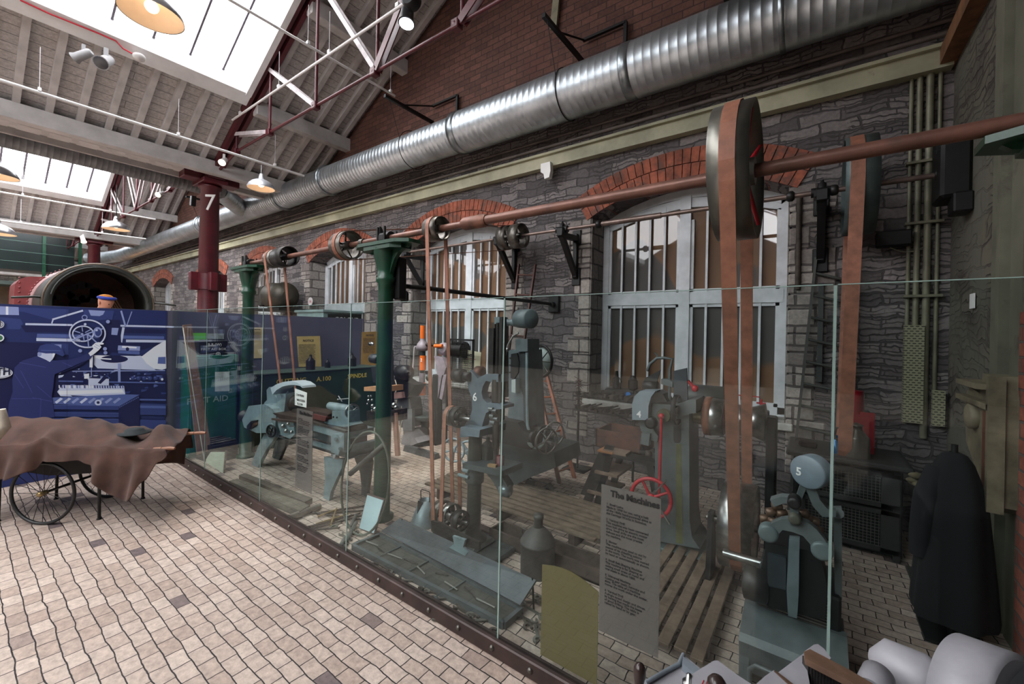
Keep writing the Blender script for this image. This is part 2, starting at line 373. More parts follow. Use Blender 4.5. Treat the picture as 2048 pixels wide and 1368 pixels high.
# window joinery
FR = mat((206, 210, 214), .45, 0, .1, 5, .03)
mg, nt, b = base('boarded_pane'); con = coords(nt, 'xz')
v = nn(nt, 'ShaderNodeTexNoise', Scale=.9, Detail=1.); nt.links.new(con, v.inputs['Vector'])
c = ramp(nt, v.outputs[0], [(.46, (104, 76, 52)), (.52, (112, 82, 56)), (.54, (74, 70, 66)), (.6, (70, 68, 64))])
nt.links.new(c, b.inputs['Base Color']); b.inputs['Roughness'].default_value = .75; b.inputs['Coat Weight'].default_value = 1.; b.inputs['Coat Roughness'].default_value = .02; b.inputs['Coat IOR'].default_value = 1.6
YF = YW+.35
for k, (a, b_) in enumerate(WIN):
    m = MB(); cx = (a+b_)/2; ar = arch(a, b_, ZSP, ZC)
    a2, b2 = a+.005, b_-.005; fw_ = .085
    m.bb((a2, YF, ZS+.02), (a2+fw_, YF+.09, ZSP+.02)); m.bb((b2-fw_, YF, ZS+.02), (b2, YF+.09, ZSP+.02))
    m.bb((a2, YF, ZS), (b2, YF+.09, ZS+.09))
    inner = arch(a+.085, b_-.085, ZSP-.06, ZC-.1)
    for i in range(10):
        m.xz([ar[i], ar[i+1], inner[i+1], inner[i]], YF, YF+.09)
    m.bb((cx-.06, YF-.014, ZS+.05), (cx+.06, YF+.088, ZC-.08)); m.bb((a2+.05, YF-.007, 1.96), (b2-.05, YF+.09, 2.1))
    wo = struct(m, 'window_%d' % (k+1), FR)
    g = MB(); g.bb((a+.03, YF+.05, ZS+.03), (b_-.03, YF+.07, ZC-.03)); struct(g, 'pane', mg, wo)
    for (xa, xb) in ((a+.09, cx-.06), (cx+.06, b_-.09)):
        for (za, zb, top) in ((ZS+.09, 1.96, 0), (2.1, 0, 1)):
            s_ = MB(); zt = zb or ZSP-.1
            s_.bb((xa, YF+.01, za), (xa+.035, YF+.06, zt)); s_.bb((xb-.035, YF+.01, za), (xb, YF+.06, zt)); s_.bb((xa, YF+.01, za), (xb, YF+.06, za+.035))
            if top:
                zz = lambda x: ZC-.16-((x-cx)/(cx-a))**2*.2
                s_.xz([(xa, zz(xa)-.05), (xa, zz(xa)+.06), ((xa+xb)/2, zz((xa+xb)/2)+.06), (xb, zz(xb)+.06), (xb, zz(xb)-.05), ((xa+xb)/2, zz((xa+xb)/2)-.05)], YF+.01, YF+.06)
            else: s_.bb((xa, YF+.01, zt-.035), (xb, YF+.06, zt))
            for i in range(1, 5):
                x = xa+(xb-xa)*i/5; zt2 = zz(x) if top else zt; s_.bb((x-.012, YF-.0, za), (x+.012, YF+.03, zt2))
            struct(s_, 'sash', FR, wo)
    sl = MB(); sl.bb((a-.06, YW-.05, ZS-.07), (b_+.06, YW+.36, ZS), .01); struct(sl, 'window_sill', mat((196, 194, 188), .6, 0, .2, 9, .1, (120, 112, 106), .62), wo)
# right-hand wall, brick pier and return
XR = .87
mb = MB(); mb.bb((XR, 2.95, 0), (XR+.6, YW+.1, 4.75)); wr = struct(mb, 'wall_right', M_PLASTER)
mb = MB(); mb.bb((XR-.03, 2.92, 0), (XR+.62, 3.22, 1.75)); struct(mb, 'brick_pier', bricks('pier_brick', 'yz', .22, .08, .008, (120, 62, 50), (150, 86, 68), (90, 80, 74), .02, .8), wr)
mb = MB(); mb.bb((XR+.5, 2.95, 0), (9, 3.25, 4.75)); struct(mb, 'wall_return', M_STONE)
mb = MB(); mb.bb((6.2, -13, 0), (6.5, 3, 7.6)); struct(mb, 'wall_far_right', M_DARK)
mb = MB(); mb.bb((-46, -12.3, 0), (9, -12, 8)); struct(mb, 'wall_front', M_DARK)
mb = MB(); mb.bb((-41, -12, 0), (-40.7, 6, 8)); struct(mb, 'wall_left', M_STONE_Y)
mb = MB(); mb.box((XR-.05, 3.95, 3.86), (.1, 1.6, .13)); struct(mb, 'trim_2', mat((120, 84, 56), .7, 0, .3, 8, .1))
# ================= roof =================
S_ = .554
M_BOARD = bricks('roof_boards', 'yx', 3.2, .12, .0045, (188, 185, 184), (198, 195, 194), (120, 117, 116), .004, .4, gap=.5)
M_BEAM = mat((192, 189, 188), .6, 0, .1, 4)
SKYS = {0: emis((250, 252, 255), 7.), 1: emis((250, 252, 255), 11.)}
ceil_ = None; wn = 7; tn = 3; NOSKY = {(0, 1)}
def slope_box(mb, xa, xb, y0, y1, x0, z0, sg, lo, hi):
    """slab lying on a slope: from xa to xb measured from the valley x0, between heights lo and hi below/above the boards"""
    pz = lambda d: z0+S_*d
    mb.prism([(x0+sg*xa, y0, pz(xa)+lo), (x0+sg*xb, y0, pz(xb)+lo), (x0+sg*xb, y0, pz(xb)+hi), (x0+sg*xa, y0, pz(xa)+hi)], (0, y1-y0, 0))
YB0 = -12.
for bay in range(4):
    for side in (0, 1):
        x0 = .95-10.4*(bay+1) + (10.4 if side else 0); sg = -1 if side else 1; z0 = 4.47
        e = MB(); SK0, SK1 = 1.95, 4.5
        YS = -1.5 if (bay, side) in NOSKY else 2.86
        if YS < 0: slope_box(e, SK0, SK1, YS-.1, 2.92, x0, z0, sg, 0, .06)  # unseen slope boarded over here, shaped to keep the right corner darker
        slope_box(e, 0, SK0, YB0, YW+.4, x0, z0, sg, 0, .06); slope_box(e, SK1, 5.2, YB0, YW+.4, x0, z0, sg, 0, .06)
        slope_box(e, SK0, SK1, 2.92, YW+.4, x0, z0, sg, 0, .06)
        o = e.build('ceiling', M_BOARD); o['kind'] = 'structure'
        # rafters
        if bay < 3:
            r = MB(); slope_box(r, .1, SK0-.05, 0, .075, x0, z0, sg, -.11, .0); slope_box(r, SK1+.05, 5.15, 0, .075, x0, z0, sg, -.11, .0)
            rm = None
            ys = [2.69-.31*i for i in range(22)]
            for y in ys:
                if rm is None: rm = r.build('rafter', M_BEAM, o); rm.location = (0, y, 0)
                else: c_ = rm.copy(); C.objects.link(c_); c_.parent = o; c_.location = (0, y, 0)
            r = MB(); slope_box(r, .1, 5.15, 0, .075, x0, z0, sg, -.11, 0); rm = None
            for y in (3.12, 3.43, 3.74, 4.05, 4.36, 4.6):
                if rm is None: rm = r.build('rafter', M_BEAM, o); rm.location = (0, y, 0)
                else: c_ = rm.copy(); C.objects.link(c_); c_.parent = o; c_.location = (0, y, 0)
            # purlins
            for d in (.4, 1.78, 3.5):
                p = MB(); X = x0+sg*d; zt = z0+S_*d
                if d == 3.5: p.bb((X-.08, 3.05, zt-.3), (X+.08, YW+.03, zt-.06), .01)
                else: p.bb((X-.08, YB0 if d < 1 else 3.05, zt-.3), (X+.08, YW+.03, zt-.06), .01)
                q = p.build('purlin', M_BEAM, o)
        # skylight
        p = MB()
        slope_box(p, SK0-.18, SK0+.02, YB0, 2.92, x0, z0, sg, -.2, .02); slope_box(p, SK1, SK1+.1, YB0, 2.92, x0, z0, sg, -.16, .02); slope_box(p, SK0, SK1, 2.84, 2.92, x0, z0, sg, -.22, .02)
        wo = struct(p, 'window_%d' % wn, mat((226, 226, 226), .5, 0, .06, 4)); wn += 1
        g = MB(); slope_box(g, SK0, SK1, YB0, YS, x0, z0, sg, .05, .06); struct(g, 'skylight_glass', SKYS[side], wo)
        g = MB(); y = 2.5
        while y > -6:
            slope_box(g, SK0, SK1, y, y+(.04 if bay else .025), x0, z0, sg, -.0, .05); y -= .42
        slope_box(g, 3.0, 3.06, -6, 2.86, x0, z0, sg, -.02, .05) if not (bay == 0 and side == 0) else None
        struct(g, 'glazing_bars', mat((120, 116, 128), .5, 0, .1, 4), wo)
e = MB(); e.bb((-.75, -9., 4.78), (6.2, YW, 4.95)); o = e.build('ceiling', mat((70, 66, 62), .8, 0, .2, 2)); o['kind'] = 'structure'  # unseen slab added overhead to shade the right corner and nearby floor
# valley beams (gutters) running from the wall out over the hall
for k in range(4):
    x0 = .95-10.4*(k+1)
    m = MB(); m.bb((x0-.14, YB0, 4.44), (x0+.14, YW+.03, 4.62), .01); m.bb((x0-.3, YB0, 4.54), (x0+.3, YW+.03, 4.66), .01)
    m.bb((x0+.2, YB0, 4.48), (x0+.32, YW+.03, 4.6), .01)
    struct(m, 'trim_%d' % tn, M_BEAM); tn += 1
# trusses
def truss(x0, label, Y=3.0):
    t = thing('roof_truss', label, 'roof truss', (x0, Y, 4.4))
    zb = 4.66; pz = lambda d: 4.47+S_*d-.1
    for sg, xx in ((1, x0), (-1, x0+10.4)):
        for oy in (-.055, .055):
            m = MB(); L = math.hypot(5.1, 5.1*S_); an = math.atan(S_)
            m.box((xx+sg*2.6, Y+oy, pz(2.6)-.02), (L, .06, .13), (0, -sg*an, 0)); m.build('top_chord', MAROON, t)
    m = MB(); m.bb((x0+.05, Y-.03, 4.5), (x0+1.15, Y+.03, 4.5+.1)) if 0 else m.rod((x0+.1, Y, 4.42), (x0+1.2, Y, zb), .022); m.rod((x0+1.2, Y, zb), (x0+9.2, Y, zb), .02); m.rod((x0+9.2, Y, zb), (x0+10.3, Y, 4.42), .022)
    for d in (1.2, 2.45, 3.83, 5.16, 6.5, 7.95, 9.2): m.ball((x0+d, Y, zb), .05); m.bb((x0+d-.05, Y-.045, zb-.05), (x0+d+.05, Y+.045, zb+.05), .01)
    m.build('tie_rod', MAROON, t)
    nodes = [1.2, 2.45, 3.83, 5.2]
    wh = mat((190, 182, 184), .5, 0, .2, 6)
    for i, d in enumerate(nodes):
        m = MB(); m.rod((x0+d, Y, zb), (x0+d, Y, pz(d)), .02); m.build('vertical_rod', MAROON, t)
        if i < 3: m = MB(); m.rod((x0+10.4-d, Y, zb), (x0+10.4-d, Y, pz(d)), .02); m.build('vertical_rod', MAROON, t)
    for i in range(3):
        d0, d1 = nodes[i], nodes[i+1]
        for sgn in (0, 1):
            xa, xb = (x0+d0, x0+d1) if not sgn else (x0+10.4-d0, x0+10.4-d1)
            m = MB(); p = Vector((xa, Y, pz(d0)-.08)); q = Vector((xb, Y, zb)); L = (q-p).length; an = math.atan2(-(q.z-p.z), q.x-p.x)
            for oy in (-.035, .035): m.box((p+q)/2+Vector((0, oy, 0)), (L, .012, .06 if not sgn else .09), (0, an, 0))
            m.build('diagonal_strut', wh if not sgn else MAROON, t)
    return t
truss(-9.45, 'maroon iron roof truss with white diagonals nearest, above the machines'); truss(-19.85, 'maroon iron roof truss in the second roof bay, behind numbered column'); truss(-30.25, 'maroon iron roof truss farthest away above the glazed gallery')
# columns carrying the valleys
def col(x, label, num=False, Y=3.0):
    t = thing('iron_column', label, 'column', (x, Y, 0))
    m = MB(); m.lath((x, Y, 0), (0, 0, 1), [(0, .24), (.1, .24), (.14, .18), (4.2, .15), (4.22, .19), (4.28, .19), (4.29, .15), (4.35, .15)], 28); m.build('shaft', MAROON, t)
    m = MB(); m.bb((x-.3, Y-.2, 4.28), (x+.3, Y+.2, 4.36), .01); m.bb((x-.15, Y-.45, 4.33), (x+.15, Y+.45, 4.58), .01); m.bb((x-.33, Y-.14, 4.36), (x+.33, Y+.14, 4.54), .01); m.build('head_bracket', MAROON, t)
    if num:
        m = MB(); m.lath((x, Y, 2.28), (0, 0, 1), [(0, .19), (.3, .19)], 20); m.bb((x-.3, Y-.06, 2.26), (x+.3, Y+.06, 2.6), .01); m.bb((x-.06, Y-.3, 2.26), (x+.06, Y+.3, 2.6), .01); m.build('clamp', MAROON, t)
        text('7', .42, at(408, 420, Y=Y-.2), rgt, (0, 0, 1), WHITE_T, 'number', t, ext=.006)
    return t
col(-9.45, 'round maroon iron column marked with a white seven', True); col(-19.85, 'round maroon iron column rising behind the locomotive boiler')
# lights on the roof: sun-less daylight only
# ================= glass barrier =================
YG = 1.63
gm, nt, b = base('barrier_glass'); nt.nodes.remove(b)
out = nt.nodes['Material Output']; tr = nn(nt, 'ShaderNodeBsdfTransparent'); tr.inputs[0].default_value = (.9, .935, .93, 1)
gl = nn(nt, 'ShaderNodeBsdfGlossy', Roughness=.0); gl.inputs[0].default_value = (.95, 1, .98, 1)
fr = nn(nt, 'ShaderNodeFresnel', IOR=1.34); ge = nn(nt, 'ShaderNodeNewGeometry'); io = nn(nt, 'ShaderNodeMath', operation='MULTIPLY_ADD'); nt.links.new(ge.outputs['Backfacing'], io.inputs[0]); io.inputs[1].default_value = 1/1.34-1.34; io.inputs[2].default_value = 1.34; nt.links.new(io.outputs[0], fr.inputs['IOR'])
mx = nn(nt, 'ShaderNodeMixShader'); nt.links.new(fr.outputs[0], mx.inputs[0]); nt.links.new(tr.outputs[0], mx.inputs[1]); nt.links.new(gl.outputs[0], mx.inputs[2]); nt.links.new(mx.outputs[0], out.inputs[0])
GEDGE = mat((138, 160, 154), .2, 0, .1, 4)
XS = [-6.27, -5.15, -3.86, -2.55, -1.24, .05, 1.35]
ORD = ['glass barrier pane butting against the blue picture wall', 'second glass barrier pane from the blue picture wall, leather belts behind', 'third glass pane from the blue picture wall, in front of the lathe', 'glass barrier pane in front of the green pillar and tool tray', 'glass barrier pane carrying the large text panel', 'glass barrier pane at the dark right-hand end']
for i in range(6):
    m = MB(); m.bb((XS[i]+.006, YG, .084), (XS[i+1]-.006, YG+.012, 1.765))
    g = one(m, 'glass_pane', gm, ORD[i], 'glass pane', 'panes of the glass barrier')
    e = MB(); e.bb((XS[i]+.006, YG-.0005, 1.7651), (XS[i+1]-.006, YG+.0125, 1.768)); 
    if i: e.bb((XS[i]-.004, YG+.002, .084), (XS[i]+.004, YG+.006, 1.764))
    e.build('glass_edge', GEDGE, g)
m = MB(); m.bb((-6.27, YG-.022, 0), (1.35, YG+.034, .084), .006)
rail = one(m, 'base_rail', mat((66, 52, 48), .5, .3, .25, 7, .05), 'long dark brown steel floor rail holding the glass barrier', 'rail')
bolt = None
X = -6.1
while X < -.4:
    if bolt is None: bm_ = MB(); bm_.lath((X, YG-.022, .045), (0, -1, 0), [(0, .014), (.006, .013), (.011, .006), (.012, 0)], 12); bolt = bm_.build('bolt', OLD_STEEL, rail); bx = X
    else: c_ = bolt.copy(); C.objects.link(c_); c_.parent = rail; c_.location = (X-bx, 0, 0)
    X += .225 if int(X*9) % 2 else .12
# ================= text panels on the glass =================
def clear_film(col, a):
    m, nt, b = base('printed_film'); b.inputs['Base Color'].default_value = lin(col); b.inputs['Alpha'].default_value = a; b.inputs['Roughness'].default_value = .35; return m
FILM = clear_film((116, 107, 104), .76)
PAR = [("1  Small Lathe", "Made in 1898 for use, using a belt\nof the 1860s hand-powered drive at\nthe Carriage Works in Swindon."), ("2  Vertical Drill", "This machine was been converted\nfrom belt drive to electric motor\ndrive. Small drills are the most\ndelicate and the most precise\nthe machine."), ("3  Slotter", "This machine was used to cut by\nmeans of its chiselling actions\nin the work. The work was moved\nby hand or automatically as shown."), ("4  Small Belt Shaping Machine", "This machine is for shaping or\ncutting small areas of metal and\nwas made in about 1888."), ("5  Universal Machine", "Cutting gear teeth, keyways and\nslots. The table of a machine\nmoves the work under the cutter."), ("6  Vertical Drill", "A single speed design and driven\nby belting that made the bases\nof good drilling. The table is\nraised by hand or by gear.")]
def info_panel(x0, x1, z0, z1, label):
    Y = YG+.0125
    t = thing('information_panel', label, 'information panel', ((x0+x1)/2, Y, z0))
    m = MB(); m.bb((x0, Y, z0), (x1, Y+.003, z1)); m.build('sheet', FILM, t)
    W_ = x1-x0; text('The Machines', W_*.145, (x0+.17*W_, Y-.002, z1-.16*W_), (1, 0, 0), (0, 0, 1), BLACK, 'heading', t, bold=.0016)
    z = z1-.32*W_; body = ''
    for h, p in PAR: body += h+'\n'+p+'\n\n'
    text(body, W_*.052, (x0+.1*W_, Y-.002, z), (1, 0, 0), (0, 0, 1), INK, 'printed_text', t, bold=.0003)
info_panel(-.715, -.468, .35, .965, 'grey translucent text panel headed The Machines, nearest the camera')
info_panel(-3.27, -3.03, .35, .965, 'grey translucent text panel headed The Machines, before the lathe')
YEL = clear_film((112, 100, 60), .88)
a0 = [(-1.0, .11), (-.72, .11), (-.72, .505)]+[(-.72-.28*i/8, .505+.03*math.sin(PI*i/8)+.02*i/8) for i in range(1, 9)]
one(MB().xz(a0, YG+.016, YG+.02), 'arched_panel', YEL, 'dull yellow arch-topped panel standing against glass near rail', 'panel')
t = one(MB().xz([(-3.305, .985), (-3.13, .985), (-3.125, 1.1), (-3.31, 1.115)], YG+.014, YG+.016), 'notice_sheet', WHITE_T, 'small white caution notice stuck on glass in front of lathe', 'notice')
text('CAUTION', .026, (-3.285, YG+.0125, 1.06), (1, 0, 0), (0, 0, 1), INK, 'printed_text', t); text('WOODEN', .026, (-3.275, YG+.0125, 1.022), (1, 0, 0), (0, 0, 1), INK, 'printed_text', t); text('FLOOR', .026, (-3.265, YG+.0125, .992), (1, 0, 0), (0, 0, 1), INK, 'printed_text', t)
# ================= picture partition =================
XP = -6.27
m = MB(); m.bb((XP-.08, -2.0, 0), (XP-.004, 4.25, 1.765))
pw = one(m, 'partition_panel', mat((84, 84, 100), .6, 0, .08, 3), 'waist-free tall partition with blue machine-shop picture and grey back half', 'partition')
pw['label'] = 'tall partition with blue machine-shop picture, grey beyond the glass'
NAV = (40, 52, 104); pic = MB(); lay = [0]
def PP(x, y): return at(x/5.12, 600+y/5.12, X=XP+.0005+lay[0]*.00006)
def poly(col, pts, smooth=False):
    lay[0] += 1; pic.cur = col; v = [PP(*p) for p in pts]; pic.add(v, [list(range(len(v)))])
def ell(col, cx, cy, rx, ry, n=28): poly(col, [(cx+rx*math.cos(2*PI*i/n), cy+ry*math.sin(2*PI*i/n)) for i in range(n)])
def eln(col, cx, cy, rx, ry, w, n=40):
    lay[0] += 1; pic.cur = col; vs = []
    for i in range(n):
        for k in (0, 1):
            vs.append(PP(cx+(rx-k*w)*math.cos(2*PI*i/n), cy+(ry-k*w)*math.sin(2*PI*i/n)))
    pic.add(vs, [[2*i, 2*i+1, (2*i+3) % (2*n), (2*i+2) % (2*n)] for i in range(n)])
def ln(col, p, q, w):
    dx, dy = q[0]-p[0], q[1]-p[1]; L = math.hypot(dx, dy) or 1; nx, ny = -dy/L*w/2, dx/L*w/2
    poly(col, [(p[0]+nx, p[1]+ny), (q[0]+nx, q[1]+ny), (q[0]-nx, q[1]-ny), (p[0]-nx, p[1]-ny)])
pic.cur = NAV; pic.add([(XP+.0003, -2.0, 0), (XP+.0003, 1.58, 0), (XP+.0003, 1.58, 1.76), (XP+.0003, -2.0, 1.76)], [[0, 1, 2, 3]])
B1 = (30, 36, 80); B2 = (56, 70, 128); B3 = (90, 108, 170); B4 = (150, 164, 214); B5 = (206, 216, 242); B6 = (236, 242, 252)
poly(B2, [(-200, 60), (700, 95), (700, 160), (520, 200), (240, 120), (-200, 110)]); poly(B4, [(-40, 62), (190, 72), (195, 155), (-40, 150)]); poly(B6, [(60, 66), (85, 67), (85, 152), (60, 151)])
poly(B1, [(-200, 420), (420, 440), (700, 480), (700, 1200), (-200, 1200)]); poly(B2, [(-200, 170), (0, 175), (210, 195), (235, 240), (205, 300), (-40, 300), (-200, 290)])
poly(B1, [(210, 260), (1700, 300), (1700, 345), (260, 330)]); poly(B3, [(380, 345), (1680, 372), (1680, 400), (375, 385)]); poly(B5, [(372, 388), (820, 398), (820, 428), (372, 420)]); poly(B5, [(1290, 405), (1690, 410), (1690, 436), (1290, 432)])
poly(B2, [(520, 440), (700, 450), (700, 560), (640, 560), (540, 480)]); poly(B4, [(535, 455), (630, 455), (628, 500), (560, 500)])
ln(B5, (260, 247), (740, 256), 20); ln(B5, (1180, 262), (1780, 276), 18); ln(B5, (530, 240), (545, 195), 14); ln(B5, (535, 200), (850, 108), 18); ln(B4, (1240, 110), (1285, 270), 18); ln(B4, (1350, 118), (1300, 255), 10); ln(B5, (1265, 280), (1235, 450), 26)
poly(B2, [(850, 100), (1170, 110), (1150, 200), (980, 210), (870, 180)]); poly(B4, [(905, 102), (1075, 112), (1055, 150), (1020, 165), (930, 160)])
poly(B1, [(1090, 200), (1230, 205), (1240, 430), (1300, 470), (1100, 560), (980, 520)]); poly(B4, [(1145, 285), (1215, 287), (1200, 360), (1140, 355)]); poly(B1, [(1290, 440), (1680, 440), (1560, 480), (1450, 510)])
poly(B6, [(1455, 575), (1580, 480), (1700, 410), (1705, 700), (1660, 715), (1050, 640), (890, 600), (930, 565)]); poly(B5, [(900, 600), (1440, 570), (1500, 650), (1600, 720), (1000, 700)])
ell(B1, 1170, 605, 140, 38); ln(B6, (1000, 598), (1140, 606), 12); poly(B3, [(1620, 585), (1695, 582), (1695, 655), (1615, 652)])
poly(B1, [(980, 510), (1190, 540), (1430, 568), (1440, 460), (1260, 435), (1180, 470)]); poly(B4, [(1210, 465), (1435, 475), (1432, 520), (1205, 515)]); poly(B6, [(1250, 470), (1400, 480), (1398, 496), (1250, 490)]); poly(B3, [(1210, 520), (1430, 525), (1430, 560), (1210, 545)]); ell(B1, 1305, 502, 18, 18)
# shop background of benches
poly(B1, [(520, 700), (1705, 760), (1705, 1060), (520, 1000)]); random.seed(3)
for i in range(70):
    x = random.uniform(560, 1660); y = random.uniform(700, 790)+(random.random() < .4)*random.uniform(30, 210); s_ = random.uniform(8, 30)
    poly(random.choice([B2, B3, B4, B5, B2]), [(x, y), (x+s_*random.uniform(.8, 3), y+random.uniform(-6, 6)), (x+s_*1.5, y+s_*.6), (x, y+s_*random.uniform(.5, 1.2))])
ln(B4, (740, 730), (1690, 722), 10); ln(B3, (600, 830), (1690, 850), 14); ln(B4, (1220, 650), (1222, 840), 26); ln(B3, (1430, 1020), (1700, 1024), 16)
for i in range(6): ell(B2, 1360+i*58, 800, 22, 22); ell(B3, 1355+i*58, 794, 9, 9)
ell(B6, 1660, 812, 13, 13)
# work piece
poly(B5, [(585, 940), (640, 870), (1270, 880), (1285, 985), (1180, 1000), (620, 985)]); poly(B6, [(600, 930), (1250, 915), (1270, 950), (610, 970)])
for i in range(26):
    x = 600+i*26; poly(random.choice([B2, B4, B6, B3]), [(x, 872), (x+12, 872), (x+15, 905), (x+2, 902)])
poly(B1, [(720, 975), (1240, 1000), (1180, 1015), (760, 1000)]); poly(B5, [(905, 800), (1115, 808), (1115, 875), (860, 872)]); poly(B6, [(862, 760), (912, 752), (912, 805), (862, 806)]); poly(B1, [(1000, 850), (1060, 780), (1110, 785), (1030, 860)]); poly(B1, [(852, 815), (905, 815), (905, 872), (850, 868)])
ln(B6, (935, 570), (932, 690), 32); ln(B1, (958, 570), (955, 680), 12); ln(B4, (937, 690), (935, 790), 9)
# bench and table
poly(B3, [(520, 1000), (1290, 965), (1430, 970), (1215, 1090), (530, 1065)]); 
for i in range(11): ln(B1, (1430-i*2, 975+i*4), (1215+0*i, 1095+i*8), 3)
for i in range(8):
    x = 560+i*85; poly(random.choice([B5, B4]), [(x, 1045), (x+60, 1000), (x+85, 1012), (x+20, 1062)])
ell(B5, 1005, 1050, 36, 30); ell(B1, 1005, 1050, 16, 14)
poly(B1, [(1215, 1090), (1430, 975), (1430, 1350), (1215, 1350)])
for i, y in enumerate((1075, 1150, 1212)): poly(B2, [(540, y), (1215, y+8), (1215, y+52), (545, y+44)]); ln(B3, (540, y), (1215, y+8), 4)
for i in range(12): poly(B3, [(1222+i*17, 1092-i*9), (1232+i*17, 1087-i*9), (1232+i*17, 1100-i*9), (1222+i*17, 1105-i*9)])
poly(B2, [(1435, 1060), (1700, 1066), (1700, 1180), (1435, 1175)]); poly(B3, [(1435, 1080), (1700, 1086), (1700, 1110), (1435, 1105)]); poly(B2, [(1435, 1225), (1700, 1232), (1700, 1350), (1435, 1350)])
# handwheels
eln(B5, 895, 345, 190, 148, 15); eln(B5, 850, 345, 112, 84, 13); eln(B4, 866, 178, 30, 26, 9)
for a in range(6): ln(B4, (850, 345), (850+100*math.cos(a*1.05+.4), 345+74*math.sin(a*1.05+.4)), 10)
ell(B1, 848, 347, 30, 24); ell(B4, 840, 350, 15, 13)
for a in (.9, 1.5, 2.6, -.4): ln(B4, (895, 345), (895+180*math.cos(a), 345+138*math.sin(a)), 13)
ell(B4, 1000, 330, 46, 52); ell(B2, 1004, 334, 30, 36); ell(B5, 990, 310, 12, 10); ell(B5, 872, 248, 14, 12)
for p in ((1105, 222), (1075, 500), (1080, 540), (820, 520)): ell(B4, p[0], p[1], 20, 18)
# the man
MAN = (50, 58, 112); MAN2 = (70, 80, 140)
poly(MAN, [(70, 1240), (90, 1060), (130, 940), (125, 820), (150, 690), (230, 620), (385, 572), (470, 600), (560, 620), (700, 610), (800, 590), (900, 545), (955, 560), (925, 600), (800, 680), (640, 740), (560, 760), (545, 900), (530, 980), (545, 1080), (560, 1200), (420, 1216), (300, 1222), (160, 1235)])
for p, q in (((200, 640), (470, 690)), ((210, 720), (330, 950)), ((380, 880), (520, 1000)), ((150, 760), (240, 900)), ((330, 1000), (540, 1040)), ((640, 640), (760, 690)), ((120, 1010), (420, 1010)), ((420, 1010), (410, 1200))): ln(MAN2, p, q, 7)
poly(B1, [(560, 760), (800, 680), (920, 605), (830, 640), (650, 730)])
poly(B5, [(385, 540), (400, 535), (560, 550), (545, 600), (510, 635), (470, 612), (385, 575)]); ell(B4, 405, 553, 22, 22); poly(B6, [(540, 545), (566, 548), (552, 585), (535, 590)])
poly(B2, [(385, 520), (410, 470), (470, 448), (540, 452), (600, 470), (640, 510), (662, 560), (640, 578), (560, 545), (470, 548), (400, 535)]); ln(B3, (420, 515), (620, 520), 6)
poly(B6, [(905, 545), (955, 500), (945, 465), (975, 440), (1010, 432), (1062, 440), (1060, 455), (1020, 458), (1040, 480), (1010, 515), (985, 535), (955, 560), (925, 575)]); ln(B4, (960, 470), (1010, 500), 4); ln(B4, (975, 455), (1025, 478), 4)
# badges and lettering
ell(B6, -20, 745, 150, 58, 40); ell(B1, -20, 745, 141, 51, 40); ell(B6, -20, 745, 136, 47, 40)
ell(B6, -5, 250, 48, 38); ell(B1, -5, 250, 40, 31); ell(B6, -5, 250, 34, 26); ell(B6, -5, 388, 48, 38); ell((70, 120, 90), -5, 388, 34, 26)
for i in range(12): x = -118+i*18; ln(B1, (x, 712), (x, 722), 5)
for x in (686, 1700): ln(B1, (x, 60), (x, 1330), 3)
po = pic.build('printed_photograph', vcol_mat(.45), pw, fix=False)
dk = mat((26, 30, 66), .5, 0, .02, 3)
text('ASQUITH', .1, at(21, 600+764/5.12, X=XP+.018), (0, 1, 0), (0, 0, 1), dk, 'lettering', pw, align='RIGHT', bold=.002, sx=.66); text('1', .075, at(-1, 652, X=XP+.022), (0, 1, 0), (0, 0, 1), dk, 'lettering', pw, align='CENTER', bold=.002)
# ================= ducts =================
DU = mat((196, 204, 210), .38, .9, .14, 3.5, .02)
def duct(p0, p1, r, pitch=.085, n=40):
    p0 = Vector(p0); p1 = Vector(p1); L = (p1-p0).length; prof = []; s_ = 0
    while s_ < L: prof += [(s_, r), (s_+pitch*.86, r), (s_+pitch*.91, r+.0016), (s_+pitch*.96, r+.0016)]; s_ += pitch
    prof += [(L, r)]; return MB().lath(p0, p1-p0, [p for p in prof if p[0] <= L], n)
ZD = 4.42; YD = 4.33; RD = .265
td = thing('spiral_duct', 'long bright galvanised spiral air duct running along the brick gable wall', 'duct', (-8, YD, ZD))
duct((-23.2, YD, ZD), (-4.1, YD, ZD), RD-.015).build('duct_length', DU, td); duct((-4.15, YD, ZD), (.84, YD, ZD), RD+.012).build('duct_length', DU, td)
for x, w_ in ((-4.18, .14), (-1.7, .12), (-9.4, .06), (-7.6, .06), (-.3, .06), (-14, .06)): m = MB().lath((x, YD, ZD), (1, 0, 0), [(0, RD-.01), (.01, RD+.02), (w_-.01, RD+.02), (w_, RD-.01)], 36); m.build('joint_collar', GALV, td)
m = MB().tube([(-23.2, YD, ZD), (-23.7, YD-.05, ZD), (-24.3, YD-.3, ZD-.05), (-24.9, YD-.7, ZD-.1)], RD-.01, 28); m.build('elbow', DU, td)
m = duct((-9.98, 3.3, 4.4), (-11.1, 4.15, 4.4), .19, .12, 28); m.build('branch', DU, td)
m = duct((-9.98, -9, 4.42), (-9.98, 3.4, 4.42), .185, .07, 30); m.build('branch_duct', mat((120, 122, 124), .5, .5, .2, 5), td)
